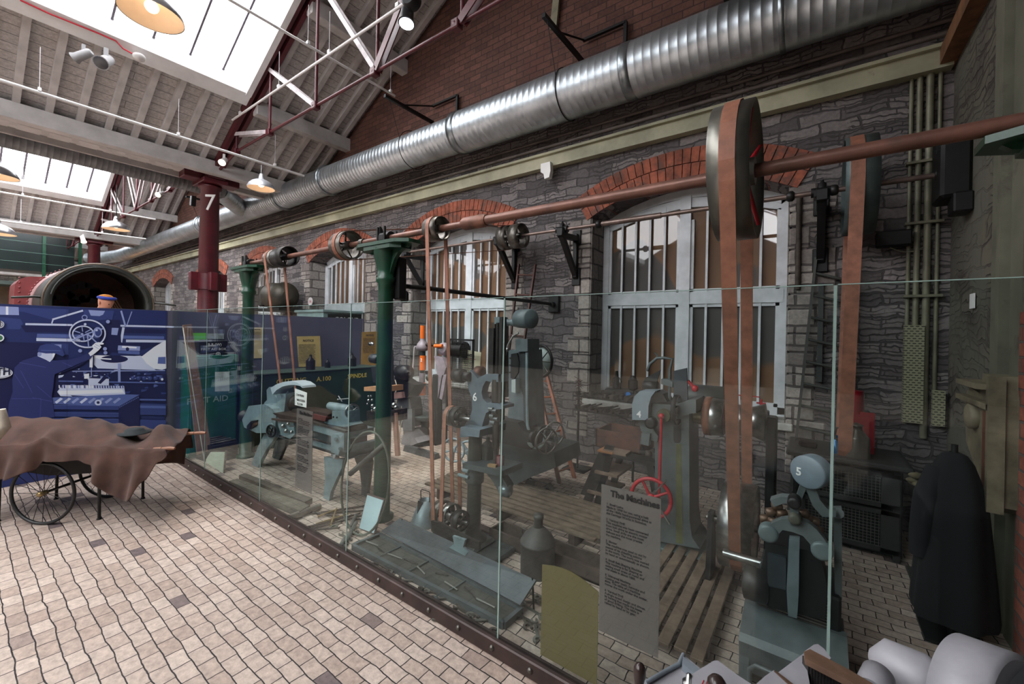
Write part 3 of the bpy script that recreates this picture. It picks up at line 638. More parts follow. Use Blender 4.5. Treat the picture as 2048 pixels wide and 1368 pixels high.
for x, lab in ((-5.15, 'dark angle-iron hanger frame above the duct, nearer the column'), (-2.42, 'dark angle-iron hanger frame above the duct, near the camera'), (-13.6, 'dark angle-iron hanger frame over duct far down the hall')):
    t = thing('duct_hanger', lab, 'bracket', (x, YW, 4.9)); m = MB()
    m.box((x, 4.25, 5.02), (.045, .95, .045)); m.build('arm', BLACK, t)
    m = MB(); m.bb((x+.55-.02, YW-.05, 4.75), (x+.55+.02, YW-.01, 5.3)); m.bb((x, YW-.06, 5.27), (x+.55, YW-.02, 5.3)); m.rod((x, 4.1, 5.03), (x+.02, YW-.04, 5.28), .012); m.build('frame', BLACK, t)
    m = MB(); m.rod((x, 3.86, 5.0), (x, 3.98+.08, 4.5), .004); m.ring((x, YD, ZD), (1, 0, 0), RD+.022, .006, 40, 5); m.build('strap', DK_METAL, t)
# white lamp-post-like pale strip high on the gable, junction box on the band
m = MB(); m.box((-2.83, YW-.02, 6.0), (.1, .04, .75), (0, .1, 0)); one(m, 'timber_batten', mat((140, 138, 116), .7, 0, .2, 6), 'pale green painted batten fixed high on brick gable', 'batten')
m = MB(); m.xz([(-2.93, 3.8), (-2.79, 3.8), (-2.78, 3.68), (-2.8, 3.6), (-2.87, 3.59), (-2.885, 3.66), (-2.93, 3.69)], YW-.17, YW-.1); one(m, 'junction_cover', mat((240, 240, 238), .5, 0, .03, 4), 'bright white notched cover plate on cream wall band', 'cover plate')
# ================= lamps and track lighting =================
def pendant(x, y, z, R, label, ztop):
    t = thing('pendant_lamp', label, 'pendant lamp', (x, y, z)); k = R/.2
    m = MB().lath((x, y, z), (0, 0, 1), [(0, R), (.02*k, R*.99), (.07*k, R*.87), (.11*k, R*.68), (.14*k, R*.4), (.155*k, R*.22), (.2*k, R*.17), (.24*k, R*.12), (.25*k, 0)], 32, False); m.build('shade', mat((176, 178, 182), .3, .85, .08, 4), t)
    m = MB().lath((x, y, z+.004), (0, 0, 1), [(0, R*.975), (.06*k, R*.86), (.1*k, R*.66), (.13*k, R*.35), (.135*k, 0)], 32, False); m.build('inner_reflector', mat((236, 214, 186), .5, 0, .05, 5, emit=.2), t)
    m = MB().ball((x, y, z+.07*k), R*.22, 14, 10); m.build('bulb', emis((255, 214, 165), 6), t)
    m = MB().rod((x, y, z+.24*k), (x, y, ztop), .008); m.build('cord', BLACK, t)
pendant(-7.26, 3.0, 3.82, .2, 'silver dome pendant lamp hanging near the wall beside maroon column', 4.2)
p = at(303, 32, X=-4.5); pendant(p.x, p.y, p.z, .22, 'large silver dome pendant lamp cropped by top of view', 6.8)
p = at(232, 459, Y=2.2); pendant(p.x, p.y, p.z, .235, 'silver dome pendant lamp over the locomotive boiler', 4.62)
p = at(-8, 353, X=-10.5); pendant(p.x, p.y, p.z, .25, 'dome pendant lamp at left edge under far skylight', 5.9)
p = at(-6, 468, X=-12.5); pendant(p.x, p.y, p.z, .25, 'dome pendant lamp low at the left edge', 4.3)
TR = mat((226, 226, 226), .4, 0, .04, 4)
def track(a, b_, label, spots=()):
    a = Vector(a); b_ = Vector(b_); t = thing('lighting_track', label, 'lighting track', (a+b_)/2); L = (b_-a).length
    m = MB(); d, u, w_ = m.frame(b_-a); m.tube([a, b_], .021, 4); m.build('rail', TR, t)
    k = .3
    while k < L: p = a+d*k; m = MB().box(p+Vector((0, 0, .035)), (.05, .03, .04)); m.rod(p+Vector((0, 0, .04)), p+Vector((0, 0, .55)), .003, None, 5); m.build('hanger', TR, t); k += 1.35
def spot(p, aim, label, body=TR, s=1., on=False):
    p = Vector(p); d = Vector(aim).normalized(); t = thing('spotlight', label, 'spotlight', p)
    m = MB().lath(p+Vector((0, 0, -.1*s)), d, [(-.09*s, .03*s), (-.07*s, .042*s), (.07*s, .048*s), (.1*s, .06*s)], 18); m.build('housing', body, t)
    m = MB().box(p+Vector((0, 0, -.03*s)), (.03*s, .03*s, .09*s)); m.build('bracket', body, t)
    m = MB().lath(p+Vector((0, 0, -.1*s))+d*.101*s, d, [(0, .052*s), (.002, .05*s), (.003, 0)], 18); m.build('lens', emis((255, 236, 205), 5) if on else mat((70, 70, 74), .1, 0, .1, 4), t)
track(at(0, 160, X=-7.6), at(608, 352, X=-7.6), 'white lighting track crossing under roof to the silver pendant lamp')
track(at(0, 384, X=-13.5), at(311, 439, X=-13.5), 'white lighting track in second bay carrying a dome lamp'); track(at(0, 441, X=-14.8), at(292, 478, X=-14.8), 'lowest white lighting track far over the boiler')
track(at(300, -93, X=-5.6), at(790, 192, X=-5.6), 'white lighting track below truss ending over brick gable')
track(at(465, 240, Y=2.86), at(900, -55, Y=2.86), 'white lighting track fixed along the near side of truss')
p = at(820, 25, Y=2.82); t = thing('spotlight', 'twin black theatre spotlight clamped on white track at the top', 'spotlight', p)
m = MB().lath(p+Vector((-.04, 0, .05)), (.1, -.15, -1), [(0, .05), (.02, .065), (.15, .07), (.17, .085)], 20); m.build('housing', BLACK, t); m = MB().lath(p+Vector((-.025, -.022, -.122)), (.1, -.15, -1), [(0, .075), (.002, 0)], 20); m.build('lens', emis((235, 240, 250), 4), t)
m = MB().lath(p+Vector((.1, -.03, .03)), (.3, -1, -.1), [(0, .085), (.1, .09), (.12, .07)], 20); m.build('transformer', BLACK, t)
spot(at(448, 310, X=-8.3), (.5, -.4, -.5), 'white spotlight on long track beside truss foot', on=True); spot(at(212, 100, X=-7.4), (.6, -.4, -.6), 'grey spotlight in shade under the near roof slope', mat((150, 150, 152), .5, 0, .1, 5), 1.4); spot(at(167, 92, X=-7.4), (-.5, -.5, -.4), 'grey spotlight at left of a pair under roof slope', mat((150, 150, 152), .5, 0, .1, 5), 1.1)
spot(at(166, 470, X=-14.8), (.6, .1, -.8), 'small lit spotlight hanging from the lowest track', on=True); spot(at(322, 378, X=-11.5), (.5, -.6, -.5), 'small lit spotlight near the second truss foot', on=True)
one(MB().box(at(386, 402, X=-9.8), (.1, .08, .2), (0, .2, 0), .01), 'loudspeaker', BLACK, 'small black loudspeaker hanging beside the maroon column', 'loudspeaker')
# red cable and smoke detector on the white skylight frame
pts = [at(x, y, X=-7.52) for x, y in ((40, 0), (100, 28), (160, 52), (200, 68), (232, 82), (246, 97), (262, 106), (275, 112))]
one(MB().tube(pts, .009, 6), 'red_cable', mat((190, 30, 50), .5, 0, .1, 6), 'thin red cable running along white skylight frame', 'cable')
one(MB().lath(at(278, 113, X=-7.5), (.3, 0, -1), [(0, .07), (.03, .065), (.05, .03), (.055, 0)], 18), 'smoke_detector', WHITE_P, 'round white smoke detector at end of the red cable', 'detector')
# ================= tracing helpers: an outline lying in the plane Y = const, pushed back by its thickness =================
def pf(mb, pts, Y, th): mb.prism([at(x, y, Y=Y) for x, y in pts], (0, th, 0)); return mb
def pr(px, Y, dpx, py=700): 
    """size in metres of dpx pixels at column px on the plane Y"""
    a = at(px, py, Y=Y); dep = -math.sin(A_)*a.x+math.cos(A_)*a.y; return dpx*dep/F_
def wheel(mb, c, ax, R, rim, n=5, hub=None, spoke=None, tilt=0.):
    c = Vector(c); d, u, w = mb.frame(ax); hub = hub or R*.16; spoke = spoke or rim*.7
    mb.ring(c, ax, R-rim, rim, 36, 8); mb.lath(c-d*rim*1.3, d, [(0, hub*.7), (rim*.4, hub), (rim*2.2, hub), (rim*2.6, hub*.7)], 14)
    for i in range(n):
        a = tilt+2*PI*i/n; v = u*math.cos(a)+w*math.sin(a); mb.rod(c+v*hub*.8, c+v*(R-rim), spoke, spoke*.75, 6)
    return mb
def pulley(par, X0, X1, Y, Z, R, m, ns=4, th=.008, name='pulley', a0=.3):
    """rim with crown, web spokes and hub on an X shaft"""
    w = X1-X0; mb = MB()
    mb.lath((X0, Y, Z), (1, 0, 0), [(0, R-th), (0, R), (w*.5, R+.002), (w, R), (w, R-th), (w*.5, R-th-.002), (0, R-th)], 48, False)
    xm = X0+w*.4; mb.lath((X0+w*.15, Y, Z), (1, 0, 0), [(0, R*.13+.022), (w*.8, R*.13+.022)], 20)
    for i in range(ns):
        a = a0+2*PI*i/ns; c, s_ = math.cos(a), math.sin(a); mb.rod((xm, Y+c*R*.1, Z+s_*R*.1), (xm, Y+c*(R-th), Z+s_*(R-th)), max(R*.075, .006), max(R*.05, .005), 8)
    return mb.build(name, m, par)
def belt_xy(Y0, Z0, R0, Y1, Z1, R1, X0, X1, w, th=.006, cross=False, n=12):
    """closed flat belt round two pulleys on X shafts"""
    dy, dz = Y1-Y0, Z1-Z0; D_ = math.hypot(dy, dz); a = math.atan2(dz, dy); be = math.asin((R0-R1)/D_) if not cross else math.asin((R0+R1)/D_)
    pts = []; th_ = PI/2-be if not cross else PI/2-be
    A0 = a+PI/2-be if 1 else 0
    a1 = a+PI/2-be; a2 = a-PI/2+be
    e = 2*PI-(a1-a2)
    for i in range(n+1): q = a1+e*i/n; pts.append((X0, Y0+R0*math.cos(q), Z0+R0*math.sin(q)))
    if not cross: b1, b2 = a2, a1
    else: b1, b2 = a2+PI, a1-PI; 
    f = (b2-b1) if not cross else -(2*PI-(a1-a2))
    for i in range(n+1): q = (b1 if not cross else a2+PI)+f*i/n; pts.append((X1, Y1+R1*math.cos(q), Z1+R1*math.sin(q)))
    pts.append(pts[0]); return MB().strip(pts, (1, 0, 0), w, th)
# ================= line shafts =================
Y1, Z1 = 2.2, 2.365
SHM = mat((118, 82, 70), .42, .35, .25, 6, .05, (88, 66, 60), .56)
s1 = thing('line_shaft', 'long rust-brown overhead drive shaft carried on the green pillars', 'drive shaft', (-2.9, Y1, Z1))
m = MB(); m.rod((-5.85, Y1, Z1), (-1.9, Y1, Z1), .024); m.rod((-1.9, Y1, Z1), (1.6, Y1, Z1), .031); m.build('shaft', SHM, s1)
m = MB().lath((-2.06, Y1, Z1), (1, 0, 0), [(0, .036), (.02, .046), (.2, .046), (.22, .036)], 24); m.build('coupling', RUST, s1)
pulley(s1, -5.02, -4.87, Y1, Z1, .1, OLD_STEEL); pulley(s1, -4.83, -4.6, Y1, Z1, .108, DK_METAL); pulley(s1, -3.62, -3.44, Y1, Z1, .128, OLD_STEEL, 5); pulley(s1, -2.4, -2.27, Y1, Z1, .09, OLD_STEEL, 5)
BP = mat((126, 124, 116), .33, .8, .2, 3, .02, (84, 76, 64), .62)
pulley(s1, -.385, -.225, Y1, Z1, .308, BP, 4, .012, a0=.75)
m = MB()
for i in range(4): a = .75+PI/2*i; m.rod((-.275, Y1+.05*math.cos(a), Z1+.05*math.sin(a)), (-.235, Y1+.28*math.cos(a), Z1+.28*math.sin(a)), .014, .01, 8)
m.build('red_spoke', RED, s1)['label'] = 'red painted spokes'
for x in (-3.3, -3.02): MB().lath((x, Y1, Z1), (1, 0, 0), [(0, .034), (.05, .034)], 16).build('collar', OLD_STEEL, s1)
# wall shaft
Y2, Z2 = 4.35, 2.83
s2 = thing('line_shaft', 'thinner overhead drive shaft on black brackets close to the stone wall', 'drive shaft', (-2.9, Y2, Z2))
m = MB(); m.rod((-5.9, Y2, Z2), (-1.95, Y2, Z2), .018); m.rod((-1.95, Y2, Z2), (-1.3, Y2, Z2), .03); m.rod((-1.3, Y2, Z2), (.84, Y2, Z2), .021); m.build('shaft', mat((130, 112, 104), .35, .6, .25, 5), s2)
pulley(s2, -3.36, -3.22, Y2, Z2, .155, OLD_STEEL, 4); pulley(s2, -3.17, -3.03, Y2, Z2, .155, OLD_STEEL, 4); pulley(s2, .17, .37, Y2, Z2, .385, mat((86, 98, 98), .5, .5, .2, 5), 5, .012)
for x in (-2.02, -.22, .08, .7): MB().lath((x, Y2, Z2), (1, 0, 0), [(0, .03), (.015, .045), (.045, .045), (.06, .03)], 16).build('collar', DK_METAL, s2)
def wall_bracket(x, lab):
    t = thing('wall_bracket', lab, 'shaft bracket', (x, YW, 2.3))
    m = MB(); m.bb((x-.06, YW-.03, 2.2), (x+.06, YW, 2.42), .008); m.bb((x-.06, YW-.03, 2.72), (x+.06, YW, 2.9), .008); m.bb((x-.03, YW-.07, 2.3), (x+.03, YW-.02, 2.85), .008); m.build('back_plate', BLACK, t)
    m = MB(); m.yz([(YW-.05, 2.82), (YW-.05, 2.76), (Y2-.02, 2.73), (Y2-.07, 2.75), (Y2-.07, 2.79)], x-.035, x+.035)
    m.yz([(YW-.04, 2.28), (YW-.04, 2.36), (Y2+.02, 2.77), (Y2-.05, 2.76)], x-.03, x+.03); m.build('arm', BLACK, t)
    m = MB(); m.box((x, Y2, Z2-.02), (.11, .13, .09), None, .02); m.lath((x-.075, Y2, Z2), (1, 0, 0), [(0, .04), (.15, .04)], 16); m.lath((x, Y2, Z2), (0, 0, 1), [(0, .035), (.07, .03), (.085, .012), (.1, .012)], 12); m.build('bearing', BLACK, t)
    return t
wall_bracket(-3.42, 'black cast-iron wall bracket beside the twin pulleys'); wall_bracket(-2.46, 'black cast-iron wall bracket left of the large window'); wall_bracket(.03, 'black cast-iron wall bracket right of the large window'); wall_bracket(-5.3, 'black cast-iron wall bracket behind the green capital')
t = thing('shaft_bearing', 'black box-shaped end bearing fixed on the right-hand wall', 'bearing', (XR, Y2, 2.6))
m = MB(); m.bb((XR-.16, Y2-.16, 2.62), (XR, Y2+.14, 3.02), .02); m.bb((XR-.1, Y2-.2, 2.5), (XR, Y2-.02, 2.64), .01); m.build('housing', BLACK, t)
for y in (-.1, -.02, .06): MB().bb((XR-.165, Y2+y, 2.98), (XR-.02, Y2+y+.015, 3.06)).build('lug', BLACK, t)
# ================= green pillars =================
def pillar(x, lab, Y=Y1):
    t = thing('green_pillar', lab, 'pillar', (x, Y, 0))
    m = MB().lath((x, Y, 0), (0, 0, 1), [(0, .1), (.03, .1), (.04, .07), (.3, .068), (1.9, .063), (1.98, .063), (2.0, .08), (2.03, .08), (2.04, .07), (2.1, .075), (2.2, .1), (2.27, .11)], 28); m.build('column', GREEN, t)
    m = MB(); P_ = [(-.35, -.06), (-.24, -.12), (.24, -.12), (.35, -.06), (.35, .06), (.24, .12), (-.24, .12), (-.35, .06)]
    m.prism([(x+a, Y+b_, 2.29) for a, b_ in P_], (0, 0, .028)); m.prism([(x+a*.72, Y+b_*.9, 2.255) for a, b_ in P_], (0, 0, .035)); m.build('top_plate', GREEN, t)
    for sg in (-1, 1):
        o = [(x+sg*.06, 2.03), (x+sg*.085, 2.1)]+[(x+sg*(.1+.2*(1-math.cos(q))), 2.1+.17*math.sin(q)) for q in (.5, .9, 1.2, 1.45)]+[(x+sg*.3, 2.29), (x+sg*.05, 2.29)]
        MB().xz(o, Y-.018, Y+.018).build('gusset', GREEN, t)
    m = MB(); m.bb((x-.14, Y-.07, 2.315), (x+.14, Y+.07, 2.335), .004); m.box((x, Y, 2.36), (.08, .13, .06), None, .01); m.lath((x-.06, Y, Z1), (1, 0, 0), [(0, .05), (.12, .05)], 18)
    for sx in (-.045, .045): m.rod((x+sx, Y-.06, 2.33), (x+sx, Y-.06, 2.45), .011, None, 8); m.rod((x+sx, Y+.06, 2.33), (x+sx, Y+.06, 2.43), .009, None, 8)
    m.lath((x-.1, Y-.0, Z1+.03), (0, 0, 1), [(0, .03), (.04, .03), (.06, .02), (.08, .012)], 12); m.build('bearing', BLACK, t)
    return t
mainp = pillar(-2.93, 'green cast-iron pillar with spreading capital in the middle of the machines'); pillar(-5.6, 'green cast-iron pillar behind the lathe at left end of the shaft'); pillar(.82, 'green pillar capital at the right edge beneath the shaft')
# clamp and stay rod from pillar to wall
m = MB(); m.box((-2.86, Y1+.09, 2.03), (.07, .09, .36), None, .01); m.box((-2.86, Y1+.14, 1.88), (.08, .06, .1), None, .02); m.build('clamp', BLACK, mainp)
t = thing('stay_rod', 'black stay rod sloping from the green pillar back to stone wall', 'rod', (-2.8, 3.4, 1.9))
m = MB().tube([(-2.86, Y1+.12, 1.97), (-2.84, 2.6, 1.975), (-2.79, 4.2, 1.97), (-2.77, YW-.08, 1.965)], .021, 12); m.build('rod', BLACK, t)
m = MB().bb((-2.85, YW-.05, 1.86), (-2.69, YW, 2.08), .01); m.rod((-2.77, YW-.12, 1.965), (-2.77, YW-.04, 1.965), .035); m.build('wall_plate', BLACK, t)
# ================= belts =================
def belt(mb, lab, m_=LEATHER): return one(mb, 'leather_belt', m_, lab, 'drive belt', None)
belt(belt_xy(Y1, Z1, .104, 2.3, .84, .075, -4.95, -4.76, .045, cross=False), 'narrow tan leather belt running down to lathe headstock')
belt(belt_xy(Y1, Z1, .133, 4.35, 2.83, .158, -3.53, -3.3, .05), 'tan leather belt linking front shaft to the wall shaft')
belt(belt_xy(Y1, Z1, .095, 2.2, .24, .1, -2.335, -2.2, .035), 'tan leather belt dropping from small pulley to drill base')
belt(belt_xy(Y1, Z1, .314, 2.95, .42, .26, -.305, -.35, .062), 'broad tan leather belt round the big overhead pulley', LEATHER)
belt(belt_xy(Y2, Z2, .391, 4.25, .8, .2, .24, .2, .085), 'wide tan leather belt hanging from the wall-side pulley at right', LEATHER)
# lower pulley of the broad belt
t = thing('floor_pulley', 'large bright steel pulley near the floor behind machine five', 'pulley', (-.36, 2.95, 0))
pulley(t, -.45, -.27, 2.95, .42, .255, STEEL, 5, .01)
MB().rod((-.55, 2.95, .42), (-.15, 2.95, .42), .02).build('axle', OLD_STEEL, t)
for x in (-.52, -.18):
    MB().yz([(2.85, 0), (3.05, 0), (2.99, .46), (2.91, .46)], x-.015, x+.015).build('pedestal', BLACK, t)
# ================= machine one: the small lathe =================
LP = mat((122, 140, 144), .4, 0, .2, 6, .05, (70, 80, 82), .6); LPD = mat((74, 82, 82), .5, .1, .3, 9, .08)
YL, YLb = 2.12, 2.42
t = thing('lathe', 'grey-green belt-driven lathe on splayed legs at left behind glass', 'lathe', (-4.2, 2.27, 0))
m = MB(); pf(m, [(505, 814), (690, 866), (690, 880), (505, 826)], YL, .3); pf(m, [(505, 848), (690, 902), (690, 916), (505, 858)], YL, .3); m.build('bed', LP, t)
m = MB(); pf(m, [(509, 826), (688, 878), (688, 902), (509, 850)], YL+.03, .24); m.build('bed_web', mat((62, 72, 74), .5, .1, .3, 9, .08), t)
m = MB(); pf(m, [(560, 826), (690, 862), (690, 866), (560, 830)], YL-.012, .05); pf(m, [(560, 822), (690, 858), (690, 862), (560, 826)], YLb-.06, .05); m.build('slideways', OLD_STEEL, t)
m = MB(); p = at(560, 872, Y=YL-.05); q = at(672, 908, Y=YL-.05); m.rod(p, q, .011); p = at(560, 858, Y=YL-.04); q = at(680, 893, Y=YL-.04); m.rod(p, q, .008); m.build('lead_screw', DK_METAL, t)
m = MB(); pf(m, [(662, 872), (668, 868), (676, 869), (681, 877), (688, 866), (688, 905), (680, 900), (676, 912), (662, 912)], YL-.06, .06); m.rod(at(671, 878, Y=YL-.09), at(671, 878, Y=YL-.05), .014); m.rod(at(680, 897, Y=YL-.09), at(680, 897, Y=YL-.05), .014); m.build('end_bracket', LP, t)
m = MB().rod(at(668, 913, Y=YL-.1), at(676, 915, Y=YL-.06), .018); m.build('screw_end', STEEL, t)
def leg(pts, Y, th, mm): m = MB(); pf(m, pts, Y, th); m.build('leg', mm, t)
leg([(648, 914), (686, 918), (684, 935), (672, 960), (661, 985), (657, 1008), (660, 1020), (641, 1018), (645, 1005), (650, 960)], YL, .035, LP)
leg([(528, 868), (552, 872), (532, 900), (517, 930), (514, 955), (500, 952), (504, 925), (515, 895)], YL, .04, LP)
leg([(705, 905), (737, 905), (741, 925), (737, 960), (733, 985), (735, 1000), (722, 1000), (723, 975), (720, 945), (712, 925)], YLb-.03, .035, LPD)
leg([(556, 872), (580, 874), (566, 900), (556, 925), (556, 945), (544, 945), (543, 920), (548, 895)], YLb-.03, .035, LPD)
m = MB(); pf(m, [(640, 1014), (664, 1017), (664, 1024), (640, 1021)], YL-.02, .3); m.build('foot', LP, t)
m = MB(); a = at(690, 896, Y=YL); m.bb((a.x, YL, a.z-.03), (a.x+.06, YLb, a.z+.02)); m.bb((a.x-.25, YL+.02, a.z-.1), (a.x+.03, YLb, a.z-.09)); m.build('drip_tray', LP, t)
# head stock
m = MB(); pf(m, [(531, 818), (528, 806), (534, 800), (533, 780), (538, 774), (545, 776), (548, 790), (560, 805), (572, 822)], YL+.06, .16); pf(m, [(553, 788), (571, 788), (571, 800), (568, 826), (556, 822), (555, 805)], YL+.02, .2); m.build('headstock', LP, t)
m = MB(); o = [(541, 776), (552, 769), (566, 764), (580, 762), (594, 765), (604, 772), (605, 776)]; i_ = [(600, 772), (590, 770), (578, 770), (565, 773), (553, 780), (545, 789)]; pf(m, o+i_, YL+.0, .14); m.build('gear_guard', mat((190, 200, 206), .4, 0, .12, 6), t)
c = at(566, 800, Y=YL+.14); m = MB(); k = 0
for R, L in ((.045, .05), (.065, .05), (.085, .05), (.1, .03)): m.lath((c.x+k-.02, c.y, c.z), (1, 0, 0), [(0, R*.9), (.003, R), (L-.003, R), (L, R*.9)], 30); k += L
m.build('cone_pulley', OLD_STEEL, t)
m = MB(); m.lath((c.x+.19, c.y, c.z), (1, 0, 0), [(0, .06), (.03, .075), (.12, .1), (.16, .1), (.17, .085), (.24, .03), (.26, .03)], 28); m.build('chuck', DK_METAL, t)
# gear box and end rolls
m = MB(); pf(m, [(497, 812), (530, 809), (545, 818), (552, 828), (550, 866), (513, 866), (488, 855), (484, 840)], YL-.06, .2); m.build('gear_box', LP, t)
m = MB(); a = at(500, 815, Y=YL-.05); m.lath(at(490, 832, Y=YL-.0)-Vector((.05, 0, 0)), (1, 0, .0), [(0, .055), (.02, .07), (.05, .07), (.06, .05), (.22, .05)], 24); m.build('end_roll', mat((52, 52, 50), .35, .6, .3, 9), t)
m = MB(); pf(m, [(493, 852), (502, 842), (514, 840), (513, 850), (505, 856), (494, 860)], YL-.075, .02); m.build('belt_slot', BLACK, t)
m = wheel(MB(), at(542, 862, Y=YL-.1), (.25, -1, 0), .07, .01, 5, .018, .008, .3); m.build('handwheel', DK_METAL, t)
m = MB(); c2 = at(555, 858, Y=YL-.04); m.ring(at(543, 862, Y=YL-.06), (.25, -1, 0), .072, .012, 30, 8); m.build('wheel_guard', LP, t)
# carriage
m = MB(); pf(m, [(556, 832), (586, 838), (590, 868), (580, 878), (562, 870), (556, 850)], YL-.07, .09); m.build('apron', LP, t)
m = MB(); pf(m, [(545, 826), (600, 836), (604, 842), (560, 838)], YL-.09, .3); pf(m, [(580, 826), (625, 836), (652, 834), (658, 828), (600, 818), (585, 818)], YL+.04, .16); m.rod(at(545, 838, Y=YL-.1), at(620, 846, Y=YL-.08), .012); m.build('cross_slide', mat((66, 54, 48), .5, .4, .35, 12, .1), t)
m = MB()
for i, (x, y) in enumerate(((566, 852), (576, 848), (572, 862), (583, 864))): m.ball(at(x, y, Y=YL-.1), .016 if i % 2 else .022)
m.rod(at(578, 852, Y=YL-.12), at(590, 853, Y=YL-.14), .006); m.build('control_knobs', STEEL, t)
m = MB(); pf(m, [(616, 826), (652, 834), (650, 843), (614, 835)], YL+.02, .1); m.build('red_block', mat((92, 40, 38), .6, .1, .3, 10), t)
# tail stock
m = MB(); pf(m, [(664, 822), (698, 822), (699, 845), (706, 850), (696, 853), (676, 856), (648, 846), (650, 841), (664, 838)], YL+.05, .11); m.build('tailstock', LP, t)
a = at(657, 811, Y=YL+.1); b_ = at(700, 822, Y=YL+.1); m = MB().lath(a, Vector((b_.x-a.x, 0, 0)), [(0, .018), (.02, .036), (.12, .043), (b_.x-a.x-.01, .047), (b_.x-a.x, .03)], 22); m.build('barrel', LP, t)
m = wheel(MB(), Vector((b_.x+.035, b_.y, a.z-.006)), (1, -.1, 0), .072, .009, 4, .016, .007, .6); m.rod((b_.x, b_.y, a.z-.006), (b_.x+.04, b_.y, a.z-.006), .012); m.build('handwheel', STEEL, t)
m = MB(); q = at(684, 803, Y=YL+.1); m.rod(q, at(677, 792, Y=YL+.1), .005); m.rod(at(676, 799, Y=YL+.08), at(698, 797, Y=YL+.08), .005); m.ball(at(676, 799, Y=YL+.08), .008); m.build('clamp_lever', STEEL, t)
for x, y in ((667, 834), (674, 835)): MB().rod(at(x, y, Y=YL+.045), at(x, y, Y=YL+.06), .009).build('bolt_head', DK_METAL, t)
m = MB(); pf(m, [(650, 849), (696, 857), (696, 868), (650, 856)], YL+.03, .2); m.build('clamp_base', DK_METAL, t)
# ================= machine six: the pillar drill =================
D6 = mat((92, 108, 118), .4, 0, .2, 6, .05, (60, 72, 76), .66); YD6 = 2.3
t = thing('pillar_drill', 'blue-grey belt drill marked six standing on tall pillar', 'drilling machine', (-2.0, 2.32, 0))
cb = at(943, 1075, Y=2.3); CX = cb.x
m = MB(); m.lath((CX, 2.32, .05), (0, 0, 1), [(0, .1), (.03, .1), (.05, .062), (.1, .053), (.8, .05), (.82, .06), (.86, .06)], 26); m.build('pillar', mat((58, 62, 56), .5, .3, .3, 8, .05), t)
m = MB(); m.bb((CX-.25, 2.1, 0), (CX+.28, 2.56, .035), .01); m.bb((CX-.12, 2.2, .03), (CX+.12, 2.44, .07), .02); m.build('base_plate', mat((70, 78, 78), .6, .1, .3, 7, .05), t)
for y in (2.03, 2.3):
    m = MB(); pf(m, [(862, 1042), (880, 1046), (935, 1075), (958, 1085), (958, 1100), (872, 1078), (862, 1060)], y, .02); m.build('side_cheek', DK_METAL, t)
m = MB(); pf(m, [(905, 1072), (930, 1080), (926, 1095), (935, 1105), (930, 1112), (898, 1095), (908, 1088)], 2.0, .02); m.build('pedal_plate', LP, t)
a = at(875, 1048, Y=2.2); m = MB().rod((a.x-.06, 2.2, .24), (a.x+.3, 2.2, .24), .012); m.build('axle', STEEL, t)
pulley(t, -2.25, -2.17, 2.2, .24, .095, OLD_STEEL, 4, .006); pulley(t, -2.15, -2.1, 2.2, .24, .095, STEEL, 4, .006); pulley(t, -2.06, -2.0, 2.2, .24, .07, DK_METAL, 4, .006)
# head
m = MB(); ol = [(918, 875), (929, 850), (938, 842), (944, 820), (943, 795), (936, 775), (934, 752), (940, 740), (948, 748), (955, 757), (972, 748), (1004, 748), (1004, 764), (985, 764)]
inn = [(972, 762), (966, 772), (963, 785), (966, 798), (974, 806), (988, 810), (1003, 805)]; ol2 = [(1003, 812), (985, 818), (972, 826), (966, 845), (960, 872)]
pf(m, ol+inn+ol2, YD6-.02, .07); m.build('frame', D6, t)
m = MB(); pf(m, [(921, 854), (960, 860), (958, 875), (920, 870)], YD6-.12, .3); m.build('bracket', D6, t)
m = MB(); pf(m, [(1004, 812), (992, 808), (974, 806), (970, 812), (985, 820), (1004, 818)], YD6-.05, .14); m.build('lower_jaw', D6, t)
text('6', .085, at(945, 801, Y=YD6-.022), (1, 0, 0), (0, 0, 1), WHITE_T, 'number', t, ext=.001, bold=.001)
for k, (x, r, L) in enumerate(((-.1, .052, .09), (-.005, .035, .06))):
    a = at(925, 752, Y=YD6-.03); m = MB().lath((a.x+x+.02, a.y, a.z), (1, 0, 0), [(0, r*.5), (.004, r), (L, r), (L+.004, r*.6)], 24); m.build('idler_pulley', DK_METAL, t)
a = at(952, 745, Y=YD6+.06); MB().lath(a, (1, 0, 0), [(0, .03), (.01, .05), (.06, .05), (.07, .03)], 22).build('idler_pulley', mat((100, 62, 48), .5, .4, .3, 9), t)
a = at(917, 832, Y=2.25); pulley(t, a.x-.07, a.x-.01, 2.22, a.z, .07, OLD_STEEL, 4, .006); pulley(t, a.x+.0, a.x+.05, 2.22, a.z, .075, DK_METAL, 4, .006); MB().rod((a.x-.08, 2.22, a.z), (a.x+.14, 2.22, a.z), .012).build('axle', STEEL, t)
belt(belt_xy(2.22, a.z, .073, 2.2, .24, .099, a.x-.04, -2.125, .034), 'short tan belt running up from drill base to its head')
m = MB(); x0 = at(1000, 700, Y=YD6).x; m.rod((x0-.03, YD6+.01, .62), (x0-.03, YD6+.01, 1.66), .016); m.bb((x0-.085, YD6-.02, 1.3), (x0-.045, YD6+.03, 1.62)); m.bb((x0+.005, YD6-.02, .98), (x0+.03, YD6+.03, 1.7)); m.build('spindle', DK_METAL, t)
m = MB(); m.rod((x0-.03, YD6+.01, 1.0), (x0-.03, YD6+.01, 1.26), .035); m.rod((x0-.03, YD6+.01, .78), (x0-.03, YD6+.01, .98), .026); m.build('quill', mat((60, 58, 54), .4, .6, .3, 9), t)
m = MB()
for i, (x, y) in enumerate(((978, 818), (985, 822), (980, 832), (988, 838), (982, 845))): m.rod(at(x, y, Y=YD6-.06), at(x+8, y+1, Y=YD6-.06), .014)
m.build('feed_gears', mat((90, 98, 98), .35, .6, .2, 10), t)
